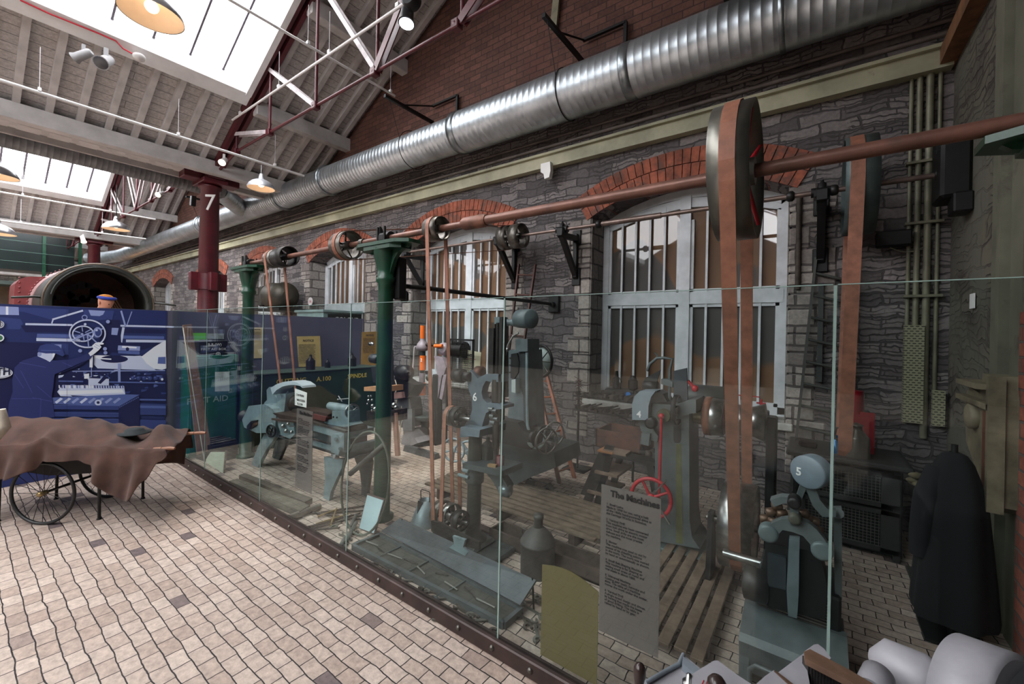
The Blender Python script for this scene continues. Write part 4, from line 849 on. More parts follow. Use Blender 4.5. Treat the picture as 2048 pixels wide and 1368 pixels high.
# table
m = MB(); pf(m, [(925, 926), (1004, 942), (1004, 954), (925, 936)], 2.2, .24); pf(m, [(972, 946), (1004, 954), (1016, 975), (1010, 984), (995, 980), (985, 962)], 2.28, .07); m.build('table', mat((74, 84, 86), .45, .3, .25, 8), t)
m = MB(); m.lath((CX, 2.32, at(943, 965, Y=2.3).z), (0, 0, 1), [(0, .062), (.01, .07), (.13, .07), (.14, .062)], 24); m.build('table_clamp', LPD, t)
m = MB(); m.lath(at(1003, 978, Y=2.3), (1, 0, 0), [(-.01, .03), (.03, .045), (.07, .04), (.08, 0)], 18); m.build('knob', mat((120, 132, 134), .3, .5, .2, 8), t)
for y in (925, 940, 952): a = at(926, y, Y=2.24); MB().rod(a-Vector((.045 if y == 952 else .0, 0, 0)), a+Vector((.055, 0, 0)), .013).build('clamp_lever', LP, t)
tz = at(960, 932, Y=2.26).z
one(MB().lath(at(975, 928, Y=2.38), (0, 0, 1), [(0, .045), (.13, .045), (.14, .048), (.16, .03), (.17, .015), (.2, .014)], 20), 'oil_can', mat((66, 72, 68), .5, .4, .25, 8), 'dull grey cone-topped can standing on the drill table', 'can')
one(MB().lath(at(1000, 940, Y=2.3), (0, 0, 1), [(0, .027), (.1, .027), (.102, .0)], 18), 'red_tin', mat((112, 46, 50), .5, .1, .25, 8), 'small red tin on drill table beside grey can', 'tin')
one(MB().box(at(985, 931, Y=2.24), (.06, .035, .016), (0, 0, .3)), 'wood_block', mat((150, 120, 84), .7, 0, .2, 8), 'small yellow wooden block lying on the drill table', 'block')
# ================= machine three: big grey slotting machine =================
M3 = mat((90, 102, 106), .45, 0, .22, 5, .05, (56, 66, 68), .62); YM3 = 3.2
t = thing('slotting_machine', 'large grey slotting machine with top motor and spoked flywheel', 'machine', (-2.5, 3.5, 0))
m = MB(); pf(m, [(1017, 700), (1050, 700), (1056, 860), (1058, 885), (1012, 885), (1018, 800)], YM3, .3); m.build('column', M3, t)
m = MB(); pf(m, [(1031, 678), (1055, 678), (1055, 703), (1031, 703)], YM3-.05, .2); m.build('gear_head', M3, t)
m = MB(); pf(m, [(1022, 708), (1034, 706), (1038, 725), (1036, 745), (1028, 758), (1021, 756)], YM3-.02, .02); m.build('recess', BLACK, t)
m = MB(); pf(m, [(1038, 705), (1056, 705), (1057, 862), (1048, 862), (1046, 790), (1038, 770)], YM3-.006, .01); m.build('side_panel', mat((48, 56, 58), .5, .1, .3, 9, .08), t)
for y in (716, 730, 745): MB().rod(at(1020, y, Y=YM3-.01), at(1020, y, Y=YM3+.01), .008).build('bolt_head', OLD_STEEL, t)
m = MB(); pf(m, [(1023, 760), (1031, 758), (1031, 786), (1023, 784)], YM3-.08, .1); m.build('link_bar', mat((176, 186, 186), .4, .2, .1, 7), t)
m = MB(); m.tube([at(1054, 705, Y=YM3-.02), at(1054, 800, Y=YM3-.02), at(1055, 850, Y=YM3-.02), at(1060, 872, Y=YM3-.02)], .014, 8); m.build('oil_pipe', LP, t)
a = at(1003, 645, Y=YM3+.02); b_ = at(1038, 638, Y=YM3+.02); e_ = at(1076, 636, Y=YM3+.02); ax = (1, -.35, .0)
m = MB().lath(a, (1, 0, .0), [(0, .03), (.08, .035), (.1, .028), (b_.x-a.x, .05)], 20); m.build('motor_arm', M3, t)
m = MB().lath(b_-Vector((.01, 0, -.0)), ax, [(0, .06), (.02, .085), (.2, .09), (.21, .075), (.22, 0)], 28); m.build('motor', M3, t)
m = MB(); pf(m, [(989, 634), (1004, 634), (1004, 648), (989, 648)], YM3, .1); m.build('bearing_cap', LP, t)
for x0_, x1_, mm in ((983, 990, mat((72, 62, 54), .5, .3, .4, 12)), (993, 999, M3), (1003, 1010, mat((74, 64, 50), .5, .3, .4, 12))):
    m = MB(); pf(m, [(x0_, 645), (x1_, 645), (x1_, 795), (x0_, 790)], YM3+.02, .06); m.build('slide_rail', mm, t)
m = MB().tube([at(1009, 715, Y=YM3-.08), at(1016, 690, Y=YM3-.08), at(1026, 672, Y=YM3-.08), at(1037, 666, Y=YM3-.08)], .01, 8); m.ball(at(1015, 699, Y=YM3-.08), .02); m.build('shift_lever', STEEL, t)
c = at(1081, 722, Y=3.75); m = MB(); m.ring(c, (-.25, -1, 0), .17, .014, 40, 8); m.build('flywheel_rim', BLACK, t)
m = MB().lath(c+Vector((.0, .015, 0)), (-.25, -1, 0), [(0, 0), (.001, .165), (.012, .165), (.013, 0)], 36); m.build('flywheel_disc', mat((142, 156, 152), .5, .1, .2, 6), t)
m = wheel(MB(), c, (-.25, -1, 0), .165, .008, 8, .03, .005); m.rod(c, c+Vector((-.2, 0, 0)), .02); m.rod(c, Vector((c.x-.1, 3.5, c.z)), .02); m.build('spokes', OLD_STEEL, t)
m = MB(); pf(m, [(1000, 880), (1108, 905), (1112, 935), (1060, 955), (1000, 985)], 3.3, .5); m.build('bed', mat((54, 64, 64), .6, .1, .3, 6, .05), t)
m = MB(); pf(m, [(986, 845), (1000, 838), (1035, 845), (1046, 862), (1078, 872), (1080, 885), (1060, 900), (985, 882)], YM3-.1, .25); m.build('work_table', mat((44, 42, 40), .5, .4, .4, 14, .15), t)
for (x, y) in ((1093, 882), (1108, 868)):
    a = at(x, y, Y=3.0 if x < 1100 else 3.25); m = wheel(MB(), a, (1, -.45, 0), .115, .009, 5, .02, .008, .3); m.rod(a, a+Vector((.07, -.03, -.003)), .007); m.build('handwheel', mat((120, 116, 112), .35, .7, .25, 9), t)
for (x, y, Y_) in ((1064, 862, 3.0), (1080, 850, 3.25)):
    a = at(x+5, y+14, Y=Y_); m = MB(); m.lath(a, (1, -.3, 0), [(0, .085), (.05, .085)], 22, False, False, .3, 3.4); m.lath(a, (1, -.3, 0), [(.003, .075), (.05, .075)], 22, False, False, .3, 3.4); m.build('wheel_guard', mat((160, 174, 172), .4, 0, .15, 7), t)
    MB().lath(a, (1, -.3, 0), [(0, .07), (.03, .07)], 24).build('dial', DK_METAL, t)
one(MB().xz([(-1, 0), (-1, .0), (-1, 0)], 0, 0) if 0 else pf(MB(), [(1040, 995), (1048, 985), (1060, 968), (1068, 973), (1080, 985), (1077, 1001)], 3.05, .02), 'tool_box_end', mat((72, 80, 84), .5, .2, .2, 8), 'grey gabled end plate of small open tool box on floor', 'plate') if 0 else None
for x, y, Y_ in ((907, 900, 3.0), (937, 905, 3.15)):
    a = at(x, y, Y=Y_); wheel(MB(), a, (.35, -1, 0), .125, .012, 5, .03, .013, .3).build('spoked_wheel', mat((150, 166, 172), .4, .1, .2, 7), t)
# ================= machine two: vertical drill with orange covers =================
OR = mat((236, 112, 36), .35, 0, .1, 7); PG = mat((150, 138, 146), .4, .1, .2, 7, .05); YM2 = 4.05
t = thing('vertical_drill', 'mauve-grey drill marked two with bright orange tubular covers', 'drilling machine', (-4.2, 4.1, 0))
def vc(x0, x1, y0, y1, mm, nm, Y=YM2, prof=None):
    a = at((x0+x1)/2, y1, Y=Y); b_ = at((x0+x1)/2, y0, Y=Y); r = pr((x0+x1)/2, Y, (x1-x0)/2); h = b_.z-a.z
    m = MB().lath((a.x, Y, a.z), (0, 0, 1), [(k*h, q*r) for k, q in (prof or [(0, 1), (1, 1)])], 22); return m.build(nm, mm, t)
vc(840, 850, 651, 677, OR, 'top_tube'); vc(832, 858, 677, 702, PG, 'bell_housing', prof=[(0, .6), (.1, .9), (.3, 1), (.6, .8), (.85, .4), (1, .4)])
vc(840, 851, 702, 712, mat((50, 60, 60), .5, .2, .2, 8), 'neck'); vc(839, 852, 711, 740, OR, 'orange_sleeve'); vc(840, 849, 740, 746, DK_METAL, 'collar'); vc(838, 850, 746, 766, PG, 'lower_housing')
text('2', .065, at(841, 723, Y=YM2-.05), (1, 0, 0), (0, 0, 1), WHITE_T, 'number', t, ext=.001, bold=.001)
a = at(844, 790, Y=YM2); b_ = at(844, 766, Y=YM2); r = pr(844, YM2, 5.8); m = MB(); m.ring((a.x, YM2, a.z+.005), (0, 0, 1), r, .005, 24, 6); m.ring((a.x, YM2, b_.z), (0, 0, 1), r, .007, 24, 6)
for i in range(14): q = 2*PI*i/14; m.rod((a.x+r*math.cos(q), YM2+r*math.sin(q), a.z), (a.x+r*math.cos(q), YM2+r*math.sin(q), b_.z), .003, None, 5)
m.build('orange_cage', OR, t)
m = MB(); a = at(852, 690, Y=YM2); b_ = at(886, 690, Y=YM2+.05); m.rod(a, b_, .022); m.build('cross_arm', DK_METAL, t); MB().rod(at(869, 692, Y=YM2-.02), at(885, 692, Y=YM2-.0), .026).build('arm_cover', OR, t)
a = at(889, 698, Y=YM2+.08); m = MB().lath(a, (.3, -1, 0), [(-.05, .07), (0, .09), (.04, .09), (.07, .05)], 26); m.build('gear_case', PG, t)
m = MB(); pf(m, [(868, 712), (885, 715), (892, 735), (884, 760), (879, 795), (872, 795), (874, 750), (872, 730)], YM2+.0, .08); pf(m, [(884, 750), (893, 748), (884, 800), (876, 795)], YM2, .05); m.build('curved_frame', PG, t)
m = MB(); m.rod(at(829, 694, Y=YM2-.08), at(824, 758, Y=YM2-.08), .011); m.rod(at(829, 694, Y=YM2-.08), at(838, 692, Y=YM2), .01); m.build('feed_rod', mat((206, 198, 200), .4, .3, .1, 6), t)
a = at(857, 756, Y=YM2-.05); MB().ball(a, .045, 16, 10, (1, .8, 1)).build('motor_cap', mat((66, 72, 62), .35, .5, .2, 8), t)
m = MB(); a = at(848, 828, Y=YM2); m.lath((a.x, YM2, a.z-.07), (0, 0, 1), [(0, .17), (.03, .2), (.065, .2), (.07, .18)], 30); m.build('round_table', mat((70, 82, 80), .5, .2, .25, 8), t)
m = MB().lath((a.x+.03, YM2, 0), (0, 0, 1), [(0, .2), (.03, .2), (.05, .09), (a.z-.2, .05), (a.z-.07, .09)], 22); m.build('pedestal', mat((46, 52, 52), .5, .3, .3, 8), t)
m = MB().bb((a.x+.17, YM2-.02, 0), (a.x+.27, YM2+.1, .98), .01); m.build('rear_column', mat((40, 42, 42), .5, .3, .3, 8), t)
# mesh guard
gx0, gx1 = at(893, 760, Y=4.3).x, at(946, 760, Y=4.3).x; zt, zb = at(900, 677, Y=4.3).z, .35
t = thing('mesh_guard', 'black wire-mesh belt guard standing before the window', 'guard', ((gx0+gx1)/2, 4.3, 0))
m = MB(); m.bb((gx0, 4.29, 0), (gx0+.025, 4.315, zt)); m.bb((gx1-.025, 4.29, 0), (gx1, 4.315, zt)); m.bb((gx0, 4.29, zt-.025), (gx1, 4.315, zt)); m.bb((gx0, 4.29, zb), (gx1, 4.315, zb+.025)); m.build('frame', BLACK, t)
m = MB(); k = gx0
while k < gx1: m.bb((k, 4.3, zb), (k+.0045, 4.3045, zt)); k += .028
k = zb
while k < zt: m.bb((gx0, 4.303, k), (gx1, 4.3075, k+.0045)); k += .028
m.build('wire_mesh', BLACK, t)
m = MB(); m.lath(at(920, 700, Y=4.4), (1, 0, 0), [(-.1, .12), (.1, .12)], 24); m.build('guarded_wheel', DK_METAL, t)
# dark motor unit with cabinet, cables
t = thing('pedestal_machine', 'dark motor-driven machine on flared grey pedestal with hanging cables', 'machine', (-4.8, 3.9, 0)); Y_ = 3.8
a = at(812, 745, Y=Y_); m = MB().lath(a-Vector((.14, 0, 0)), (1, -.2, 0), [(0, .05), (.02, .1), (.22, .11), (.25, .06), (.28, .03)], 24); m.build('motor', DK_METAL, t)
m = MB(); pf(m, [(790, 750), (812, 765), (830, 770), (815, 795), (806, 796), (786, 790)], Y_-.05, .2); m.build('motor_bracket', BLACK, t)
m = MB(); pf(m, [(795, 795), (819, 797), (823, 820), (823, 855), (800, 855), (797, 825)], Y_, .2); m.build('switch_cabinet', mat((96, 98, 100), .5, .2, .2, 8), t)
m = MB(); pf(m, [(806, 820), (824, 818), (824, 862), (806, 862)], Y_-.03, .05); m.build('cover_box', mat((120, 122, 124), .5, .2, .15, 8), t)
m = MB(); pf(m, [(807, 860), (824, 860), (829, 876), (836, 886), (818, 893), (802, 890)], Y_-.02, .26); m.build('flared_foot', mat((142, 138, 142), .5, .1, .15, 6), t)
m = MB()
for j, (xa, ya, xb, yb) in enumerate(((790, 760, 791, 785), (793, 800, 796, 850), (803, 812, 792, 845), (805, 840, 800, 885), (796, 850, 806, 870))):
    p0, p1 = at(xa, ya, Y=Y_-.1), at(xb, yb, Y=Y_-.12); m.tube([p0.lerp(p1, i/6)+Vector((.03*math.sin(PI*i/6)*(-1)**j, 0, 0)) for i in range(7)], .007, 6)
m.build('cables', mat((176, 164, 142), .6, 0, .2, 8), t)
m = MB(); pf(m, [(782, 786), (803, 784), (805, 796), (782, 798)], Y_-.1, .2); m.build('tray', mat((132, 100, 96), .6, .1, .2, 8), t)
# small machine half hidden behind green pillar
t = thing('bench_grinder', 'half-hidden dark bench machine with bright chrome handles behind the pillar', 'machine', (-4.4, 3.1, 0)); Y_ = 3.05
m = MB(); pf(m, [(755, 700), (770, 700), (772, 830), (753, 830)], Y_, .12); m.lath(at(746, 717, Y=Y_), (1, .2, 0), [(-.03, .03), (-.02, .055), (.05, .06), (.08, .04)], 20); pf(m, [(742, 735), (760, 732), (762, 765), (746, 765)], Y_-.02, .12); m.build('column', mat((52, 56, 60), .45, .4, .3, 9), t)
m = MB(); pf(m, [(728, 774), (778, 772), (778, 783), (728, 782)], Y_-.08, .2); m.build('wooden_shelf', mat((190, 142, 104), .6, 0, .15, 8), t)
m = MB()
for x, y, r in ((737, 793, .012), (742, 792, .01), (737, 801, .015), (744, 800, .012), (735, 808, .012), (745, 812, .02), (750, 818, .022), (744, 821, .014), (788, 810, .025), (792, 815, .022)): m.ball(at(x, y, Y=Y_-.1), r*1.2, 10, 8)
m.build('chrome_handles', STEEL, t)
m = MB(); pf(m, [(733, 822), (780, 822), (780, 845), (733, 842)], Y_-.04, .25); m.build('worktable', OLD_STEEL, t)
for a_, b_ in (((752, 840), (747, 905)), ((784, 826), (790, 912))):
    m = MB(); pf(m, [a_, (a_[0]+7, a_[1]), (b_[0]+7, b_[1]), b_], Y_+.02, .03); m.build('leg', mat((168, 128, 112), .6, 0, .15, 8), t)
a = at(730, 685, Y=Y_); MB().lath(at(748, 688, Y=Y_-.05)-Vector((.1, 0, 0)), (1, 0, 0), [(0, .0), (.01, .02), (.07, .024), (.09, .01)], 12).build('lever_knob', STEEL, t)
def pz(mb, pts, Z, th): mb.prism([at(x, y, Z=Z) for x, y in pts], (0, 0, -th)); return mb
def V(*a): return Vector(a)
# ================= machine four: slotter with belt pulleys =================
M4 = mat((86, 94, 94), .45, 0, .2, 5, .05, (60, 70, 70), .64); YM = 3.15
t = thing('belt_slotter', 'tall grey machine marked four with red handwheel and belt pulleys', 'machine', (-.85, 3.3, 0))
m = MB(); pf(m, [(1311, 815), (1378, 822), (1379, 1040), (1384, 1075), (1400, 1098), (1304, 1080), (1309, 1000)], YM, .3); m.build('column', M4, t)
m = MB(); pf(m, [(1352, 888), (1362, 888), (1366, 1088), (1352, 1086)], YM-.002, .004); m.build('oil_stain', mat((92, 94, 60), .4, 0, .25, 8), t)['label'] = 'olive oil stain'
m = MB(); pf(m, [(1347, 838), (1362, 838), (1362, 880), (1359, 886), (1350, 886), (1347, 880)], YM-.003, .01); m.build('slot', BLACK, t)
a = at(1262, 1078, Y=YM-.04); b_ = at(1410, 1115, Y=YM-.04); m = MB().bb((a.x, YM-.05, 0), (b_.x+.03, YM+.45, .045), .008); m.bb((b_.x-.02, YM-.12, 0), (b_.x+.1, YM+.1, .04), .01); m.build('base_plate', mat((92, 110, 108), .5, 0, .25, 6, .08), t)
m = MB(); pf(m, [(1298, 806), (1346, 810), (1378, 800), (1392, 800), (1392, 826), (1378, 828), (1345, 840), (1318, 852), (1303, 838)], YM-.04, .3); m.build('head', M4, t)
MB().lath(at(1376, 800, Y=3.5), (1, 0, 0), [(0, .11), (.02, .13), (.26, .13), (.28, .1)], 30).build('drum_casing', mat((58, 64, 62), .45, .2, .25, 7), t)
m = MB(); o = [(1264, 840), (1264, 808), (1269, 792), (1280, 782), (1311, 782), (1302, 794), (1297, 812), (1296, 840)]; pf(m, o, YM-.1, .14); m.build('guard', mat((122, 134, 142), .4, 0, .12, 6), t)
text('4', .07, at(1273, 834, Y=YM-.103), (1, 0, 0), (0, 0, 1), WHITE_T, 'number', t, ext=.001, bold=.001)
m = MB(); pf(m, [(1311, 783), (1326, 788), (1334, 804), (1300, 806), (1303, 793)], YM-.06, .16); m.build('guard_opening', BLACK, t)
m = MB(); pf(m, [(1277, 842), (1296, 842), (1316, 872), (1314, 884), (1300, 880), (1282, 862)], YM-.03, .05); pf(m, [(1283, 866), (1300, 868), (1297, 892), (1280, 888)], YM-.06, .05); m.build('side_plates', M4, t)
m = MB(); a = at(1300, 847, Y=YM-.1); m.lath(a, (0, 1, 0), [(0, .022), (0, .04), (.03, .042), (.06, .042)], 20); m.build('nut_boss', DK_METAL, t)
a = at(1327, 832, Y=YM-.07); m = MB().lath(a, (0, 1, 0), [(0, .045), (.01, .052), (.06, .052)], 24); m.build('flange', mat((78, 76, 56), .45, .3, .3, 9), t)
m = MB(); m.rod(at(1323, 834, Y=YM-.1), at(1318, 1000, Y=YM-.1), .01); m.ball(at(1323, 832, Y=YM-.1), .02); m.build('red_rod', RED, t)
c = at(1302, 996, Y=YM-.14); m = MB(); R = pr(1302, YM-.14, 42, 996); wheel(m, c, (.12, -1, 0), R, .014, 4, .03, .012, .5); m.build('handwheel', RED, t)
m = MB(); m.rod(c+V(.02, 0, 0), c+V(.14, -.02, -.14), .007); m.rod(c+V(.03, 0, .05), c+V(.11, -.02, .16), .006); m.rod(c, c+V(0, .12, 0), .022); m.build('crank_bar', STEEL, t)
m = MB(); pf(m, [(1346, 742), (1373, 736), (1375, 800), (1347, 806)], YM-.02, .02); m.build('upright_plate', mat((62, 68, 72), .5, .1, .2, 8), t)
m = MB(); pf(m, [(1284, 776), (1290, 756), (1321, 740), (1311, 772)], YM+.1, .015); m.build('tilted_plate', mat((50, 52, 50), .5, .1, .2, 8), t)
m = MB(); m.tube([at(x, y, Y=YM+.02) for x, y in ((1294, 742), (1300, 728), (1314, 716), (1330, 716), (1345, 718), (1340, 738), (1339, 802))], .011, 8); pf(m, [(1322, 758), (1334, 758), (1345, 764), (1345, 775), (1322, 768)], YM, .06); m.rod(at(1310, 705, Y=YM+.02), at(1318, 716, Y=YM+.02), .006); m.build('swing_frame', M4, t)
a = at(1300, 772, Y=YM+.08); m = MB().lath(a, (1, 0, 0), [(-.05, .03), (-.045, .04), (.06, .04), (.065, .03)], 24); m.build('gear', BLACK, t)
c = at(1420, 833, Y=3.3); zc = c.z; yc = 3.32
pulley(t, at(1365, 815, Y=3.2).x-.03, at(1365, 815, Y=3.2).x, 3.1, zc+.05, .11, DK_METAL, 3, .01)
x1 = at(1388, 833, Y=3.2).x; m = MB().lath((x1-.02, yc, zc), (1, 0, 0), [(0, .07), (.07, .07)], 28); m.build('brass_step', mat((150, 140, 100), .35, .8, .2, 9), t)
m = MB().lath((x1+.045, yc, zc), (1, 0, 0), [(0, .10), (.004, .13), (.06, .135), (.13, .13), (.135, .12)], 36); m.build('belt_pulley', STEEL, t)
m = MB().lath((x1+.055, yc, zc), (1, 0, 0), [(0, .134), (0, .139), (.045, .139), (.045, .134)], 36, False); m.build('belt_band', LEATHER, t)
m = MB().lath((x1+.182, yc, zc), (1, 0, 0), [(0, .11), (.002, .118), (.01, 0)], 32); m.build('red_disc', mat((78, 20, 28), .4, 0, .2, 8), t)
m = MB().lath((x1+.23, yc, zc), (1, 0, 0), [(0, .09), (.003, .105), (.09, .11), (.095, .1), (.12, .1), (.2, .13), (.205, .1)], 34); m.build('outer_pulleys', STEEL, t)
m = MB(); m.rod((x1+.17, yc, zc-.03), (x1+.3, yc, zc-.03), .018); m.build('red_axle', RED, t)
m = MB(); m.rod((x1+.1, yc, zc), (x1+.5, yc, zc), .02); m.bb((x1+.44, yc-.06, 0), (x1+.5, yc+.06, zc+.05), .01); m.build('outboard_bearing', BLACK, t)
m = MB(); m.rod(at(1376, 762, Y=YM), at(1392, 779, Y=YM), .012); m.ball(at(1390, 777, Y=YM), .024); m.build('red_lever', RED, t)
# ================= machine five =================
M5 = mat((98, 104, 104), .4, 0, .22, 6, .06, (58, 68, 68), .62); Y5 = 2.28
t = thing('gear_cutting_machine', 'squat grey machine marked five with curved rocker arms', 'machine', (-.06, 2.45, 0))
a = at(1478, 1247, Y=Y5-.12); b_ = at(1700, 1335, Y=Y5-.12); zf = .24
m = MB(); m.yz([(Y5-.12, zf-.03), (Y5-.1, zf), (Y5+.06, zf+.055), (Y5+.1, zf+.055), (Y5+.12, .06), (Y5-.08, .06)], a.x, b_.x); m.bb((a.x, Y5-.1, 0), (a.x+.04, Y5+.35, zf-.02)); m.bb((b_.x-.05, Y5-.1, 0), (b_.x, Y5+.35, zf-.02)); m.build('base', M5, t)
m = MB().tube([V(a.x+.05, Y5-.16, .03), V(a.x+.05, Y5-.16, .13), V(a.x+.07, Y5-.16, .155), V(a.x+.24, Y5-.16, .155), V(a.x+.26, Y5-.16, .13), V(a.x+.26, Y5-.16, .03)], .01, 10); m.build('front_handle', M5, t)
m = MB(); m.bb((a.x+.05, Y5+.08, .05), (b_.x-.02, Y5+.4, .44), .01); m.build('ribbed_body', mat((36, 38, 38), .5, .3, .3, 8), t)
m = MB()
for i in range(12): z = .29+i*.0135; m.bb((a.x+.055, Y5+.068, z), (b_.x-.06, Y5+.085, z+.006))
m.build('ribs', mat((120, 112, 104), .4, .5, .2, 9), t)
m = MB(); pf(m, [(1530, 1085), (1640, 1105), (1655, 1180), (1650, 1240), (1535, 1215)], Y5+.02, .2); m.build('centre_block', mat((30, 32, 33), .5, .3, .3, 8), t)
m = MB(); pf(m, [(1578, 1078), (1599, 1080), (1597, 1195), (1594, 1237), (1576, 1232), (1573, 1180)], Y5-.04, .045); m.build('lever_arm', mat((104, 118, 120), .35, .2, .15, 8), t)
m = MB(); pf(m, [(1532, 1058), (1545, 1046), (1562, 1039), (1580, 1037), (1600, 1040), (1618, 1047), (1634, 1060), (1650, 1080), (1660, 1098), (1655, 1112), (1630, 1112), (1620, 1088), (1606, 1072), (1585, 1064), (1565, 1060), (1554, 1072), (1545, 1084), (1530, 1078)], Y5-.02, .045); m.build('rocker_arm', M5, t)
for x, y in ((1536, 1069), (1644, 1104)): c = at(x, y, Y=Y5-.035); MB().lath(c, (0, 1, 0), [(0, .006), (0, .012), (-.0, .03), (.004, .04), (.05, .041)], 26).build('arm_boss', mat((104, 116, 116), .4, .1, .15, 7), t)
for x, y, r, mm in ((1588, 1008, .026, DK_METAL), (1589, 1040, .024, mat((86, 84, 74), .5, .3, .2, 8))): c = at(x, y, Y=Y5-.06); MB().lath(c, (0, 1, 0), [(0, r*.5), (.0, r*.8), (.006, r), (.07, r)], 22).build('pivot', mm, t)
m = MB(); pf(m, [(1580, 1002), (1598, 1002), (1598, 1050), (1580, 1050)], Y5-.03, .04); pf(m, [(1590, 1000), (1603, 962), (1614, 950), (1626, 962), (1640, 1000), (1655, 1018), (1672, 1022), (1672, 1034), (1645, 1034), (1625, 1012), (1612, 978), (1600, 1008)], Y5+.02, .04); m.build('upper_yoke', mat((88, 96, 96), .45, .1, .2, 8), t)
c = at(1613, 945, Y=Y5-.0); R = pr(1613, Y5, 33, 945); m = MB().lath(c, (.5, 1, 0), [(0, R*.3), (.003, R*.92), (.008, R), (.07, R)], 40); m.build('number_disc', mat((112, 126, 136), .4, 0, .12, 7), t)
text('5', .05, c-V(.5, 1, 0).normalized()*.001-V(1, -.5, 0).normalized()*R*.6-V(0, 0, .022), (1, -.5, 0), (0, 0, 1), WHITE_T, 'number', t, ext=.001, bold=.001)
m = MB(); pf(m, [(1667, 1020), (1684, 1020), (1684, 1200), (1670, 1198)], Y5+.12, .06); m.rod(at(1675, 1026, Y=Y5+.1), at(1675, 1026, Y=Y5+.2), .024); m.build('side_post', M5, t)
random.seed(5); brn = mat((96, 74, 58), .4, .5, .35, 12)
for x, y in ((1534, 1040), (1546, 1028), (1558, 1015), (1552, 1043), (1568, 1030), (1566, 1046), (1620, 1036), (1632, 1044), (1640, 1058), (1612, 1030)):
    c = at(x, y, Y=Y5+.05); MB().lath(c-V(.03, 0, 0), (1, random.uniform(-.5, .5), random.uniform(-.3, .3)), [(0, .012), (.005, .02), (.04, .02), (.045, .012)], 12).build('gear', brn, t)
m = MB(); pf(m, [(1540, 1000), (1562, 994), (1585, 996), (1592, 1004), (1570, 1006), (1548, 1014)], Y5+.03, .06); m.build('top_cover', M5, t)
m = MB(); c = at(1500, 1165, Y=Y5+.04); m.lath(c-V(.03, 0, 0), (1, 0, 0), [(0, .05), (.01, .075), (.1, .075), (.11, .05)], 26); m.build('drum', mat((58, 56, 54), .45, .4, .25, 8), t)
a = at(1488, 1118, Y=Y5+.25); m = MB().rod(a-V(.1, 0, 0), at(1534, 1130, Y=Y5+.25), .022); m.build('steel_roller', STEEL, t)
m = MB(); pf(m, [(1535, 1108), (1572, 1116), (1572, 1180), (1535, 1172)], Y5-.0, .02); m.build('cover_plate', mat((50, 60, 64), .4, .2, .2, 8), t)
# ================= foreground machine at the lower right =================
LG = mat((152, 151, 156), .5, .1, .1, 8, .06); LG2 = mat((118, 126, 134), .5, .1, .15, 8, .05); BR = mat((110, 84, 68), .5, .3, .25, 16, .05)
KB = mat((52, 40, 38), .25, .1, .15, 10)
t = thing('bench_machine', 'light grey machine with brown knobs cropped by bottom right edge', 'machine', (.15, .7, 0))
m = MB(); pz(m, [(1291, 1366), (1330, 1343), (1358, 1328), (1367, 1309), (1401, 1337), (1384, 1346), (1410, 1332), (1420, 1460), (1280, 1460)], .93, .02); m.build('tray', LG, t)
m = MB(); 
for p, q in (((1291, 1366), (1330, 1343)), ((1330, 1343), (1358, 1328)), ((1358, 1328), (1367, 1309))): m.rod(at(*p, Z=.935), at(*q, Z=.935), .004)
pz(m, [(1366, 1312), (1400, 1338), (1388, 1346), (1364, 1326)], .945, .02); m.build('tray_lip', LG2, t)
m = MB(); pz(m, [(1384, 1348), (1428, 1321), (1436, 1321), (1478, 1352), (1506, 1370), (1600, 1470), (1380, 1470)], .96, .03); m.build('cover', LG, t)
for x, y, r in ((1280, 1338, .011), (1434, 1364, .016)):
    c = at(x, y, Z=.99); MB().lath(c+V(0, 0, .012), (0, -.1, -1), [(0, 0), (.003, r*.6), (.01, r*.95), (.02, r), (.035, r*.75), (.07, r*.55)], 20).build('knob', KB, t)
c = at(1378, 1362, Z=.95); MB().lath(c-V(0, 0, .01), (0, 0, 1), [(0, .012), (.008, .012), (.01, .006), (.022, .005), (.024, 0)], 14).build('stud', STEEL, t)
text('//', .02, at(1402, 1370, Z=.9605), (1, .2, 0), (-.2, 1, 0), RED, 'red_mark', t)
m = MB(); pz(m, [(1508, 1372), (1530, 1352), (1548, 1340), (1585, 1376), (1585, 1440), (1500, 1440)], .97, .03); m.build('slide_block', LG, t)
m = MB(); pz(m, [(1548, 1341), (1553, 1342), (1592, 1372), (1586, 1376)], .972, .02); m.build('brown_edge', BR, t)
m = MB(); pz(m, [(1556, 1345), (1608, 1306), (1620, 1370), (1610, 1420), (1590, 1380)], .965, .03); pz(m, [(1608, 1303), (1628, 1289), (1636, 1288), (1648, 1297), (1662, 1316), (1650, 1330)], .99, .04); m.build('slide_end', LG, t)
m = MB(); pz(m, [(1608, 1303), (1620, 1298), (1700, 1340), (1760, 1376), (1800, 1420), (1790, 1440), (1700, 1362), (1610, 1316)], 1.0, .012); m.build('worn_slideway', BR, t)
m = MB()
for i in range(26): k = i/25; p = at(1612+150*k, 1322+90*k, Z=.975); m.box(p+V(0, -.004, -.02), (.003, .02, .05), (0, 0, .5))
m.build('teeth', mat((60, 58, 56), .4, .6, .3, 10), t)
c = at(1740, 1366, Z=.97); MB().lath(c-V(0, .02, 0), (.3, 1, .1), [(0, .02), (.01, .024), (.05, .024), (.055, 0)], 22).build('round_boss', LG, t)
c = at(1838, 1362, Z=.96); MB().lath(c+V(-.03, .02, 0), (1, -.3, 0), [(-.04, .01), (-.02, .04), (.04, .045), (.05, .04)], 28).build('cone_housing', LG, t)
c = at(1880, 1378, Z=.96); MB().lath(c, (1, -.3, 0), [(0, .036), (.012, .034), (.013, 0)], 28).build('dark_disc', BR, t)
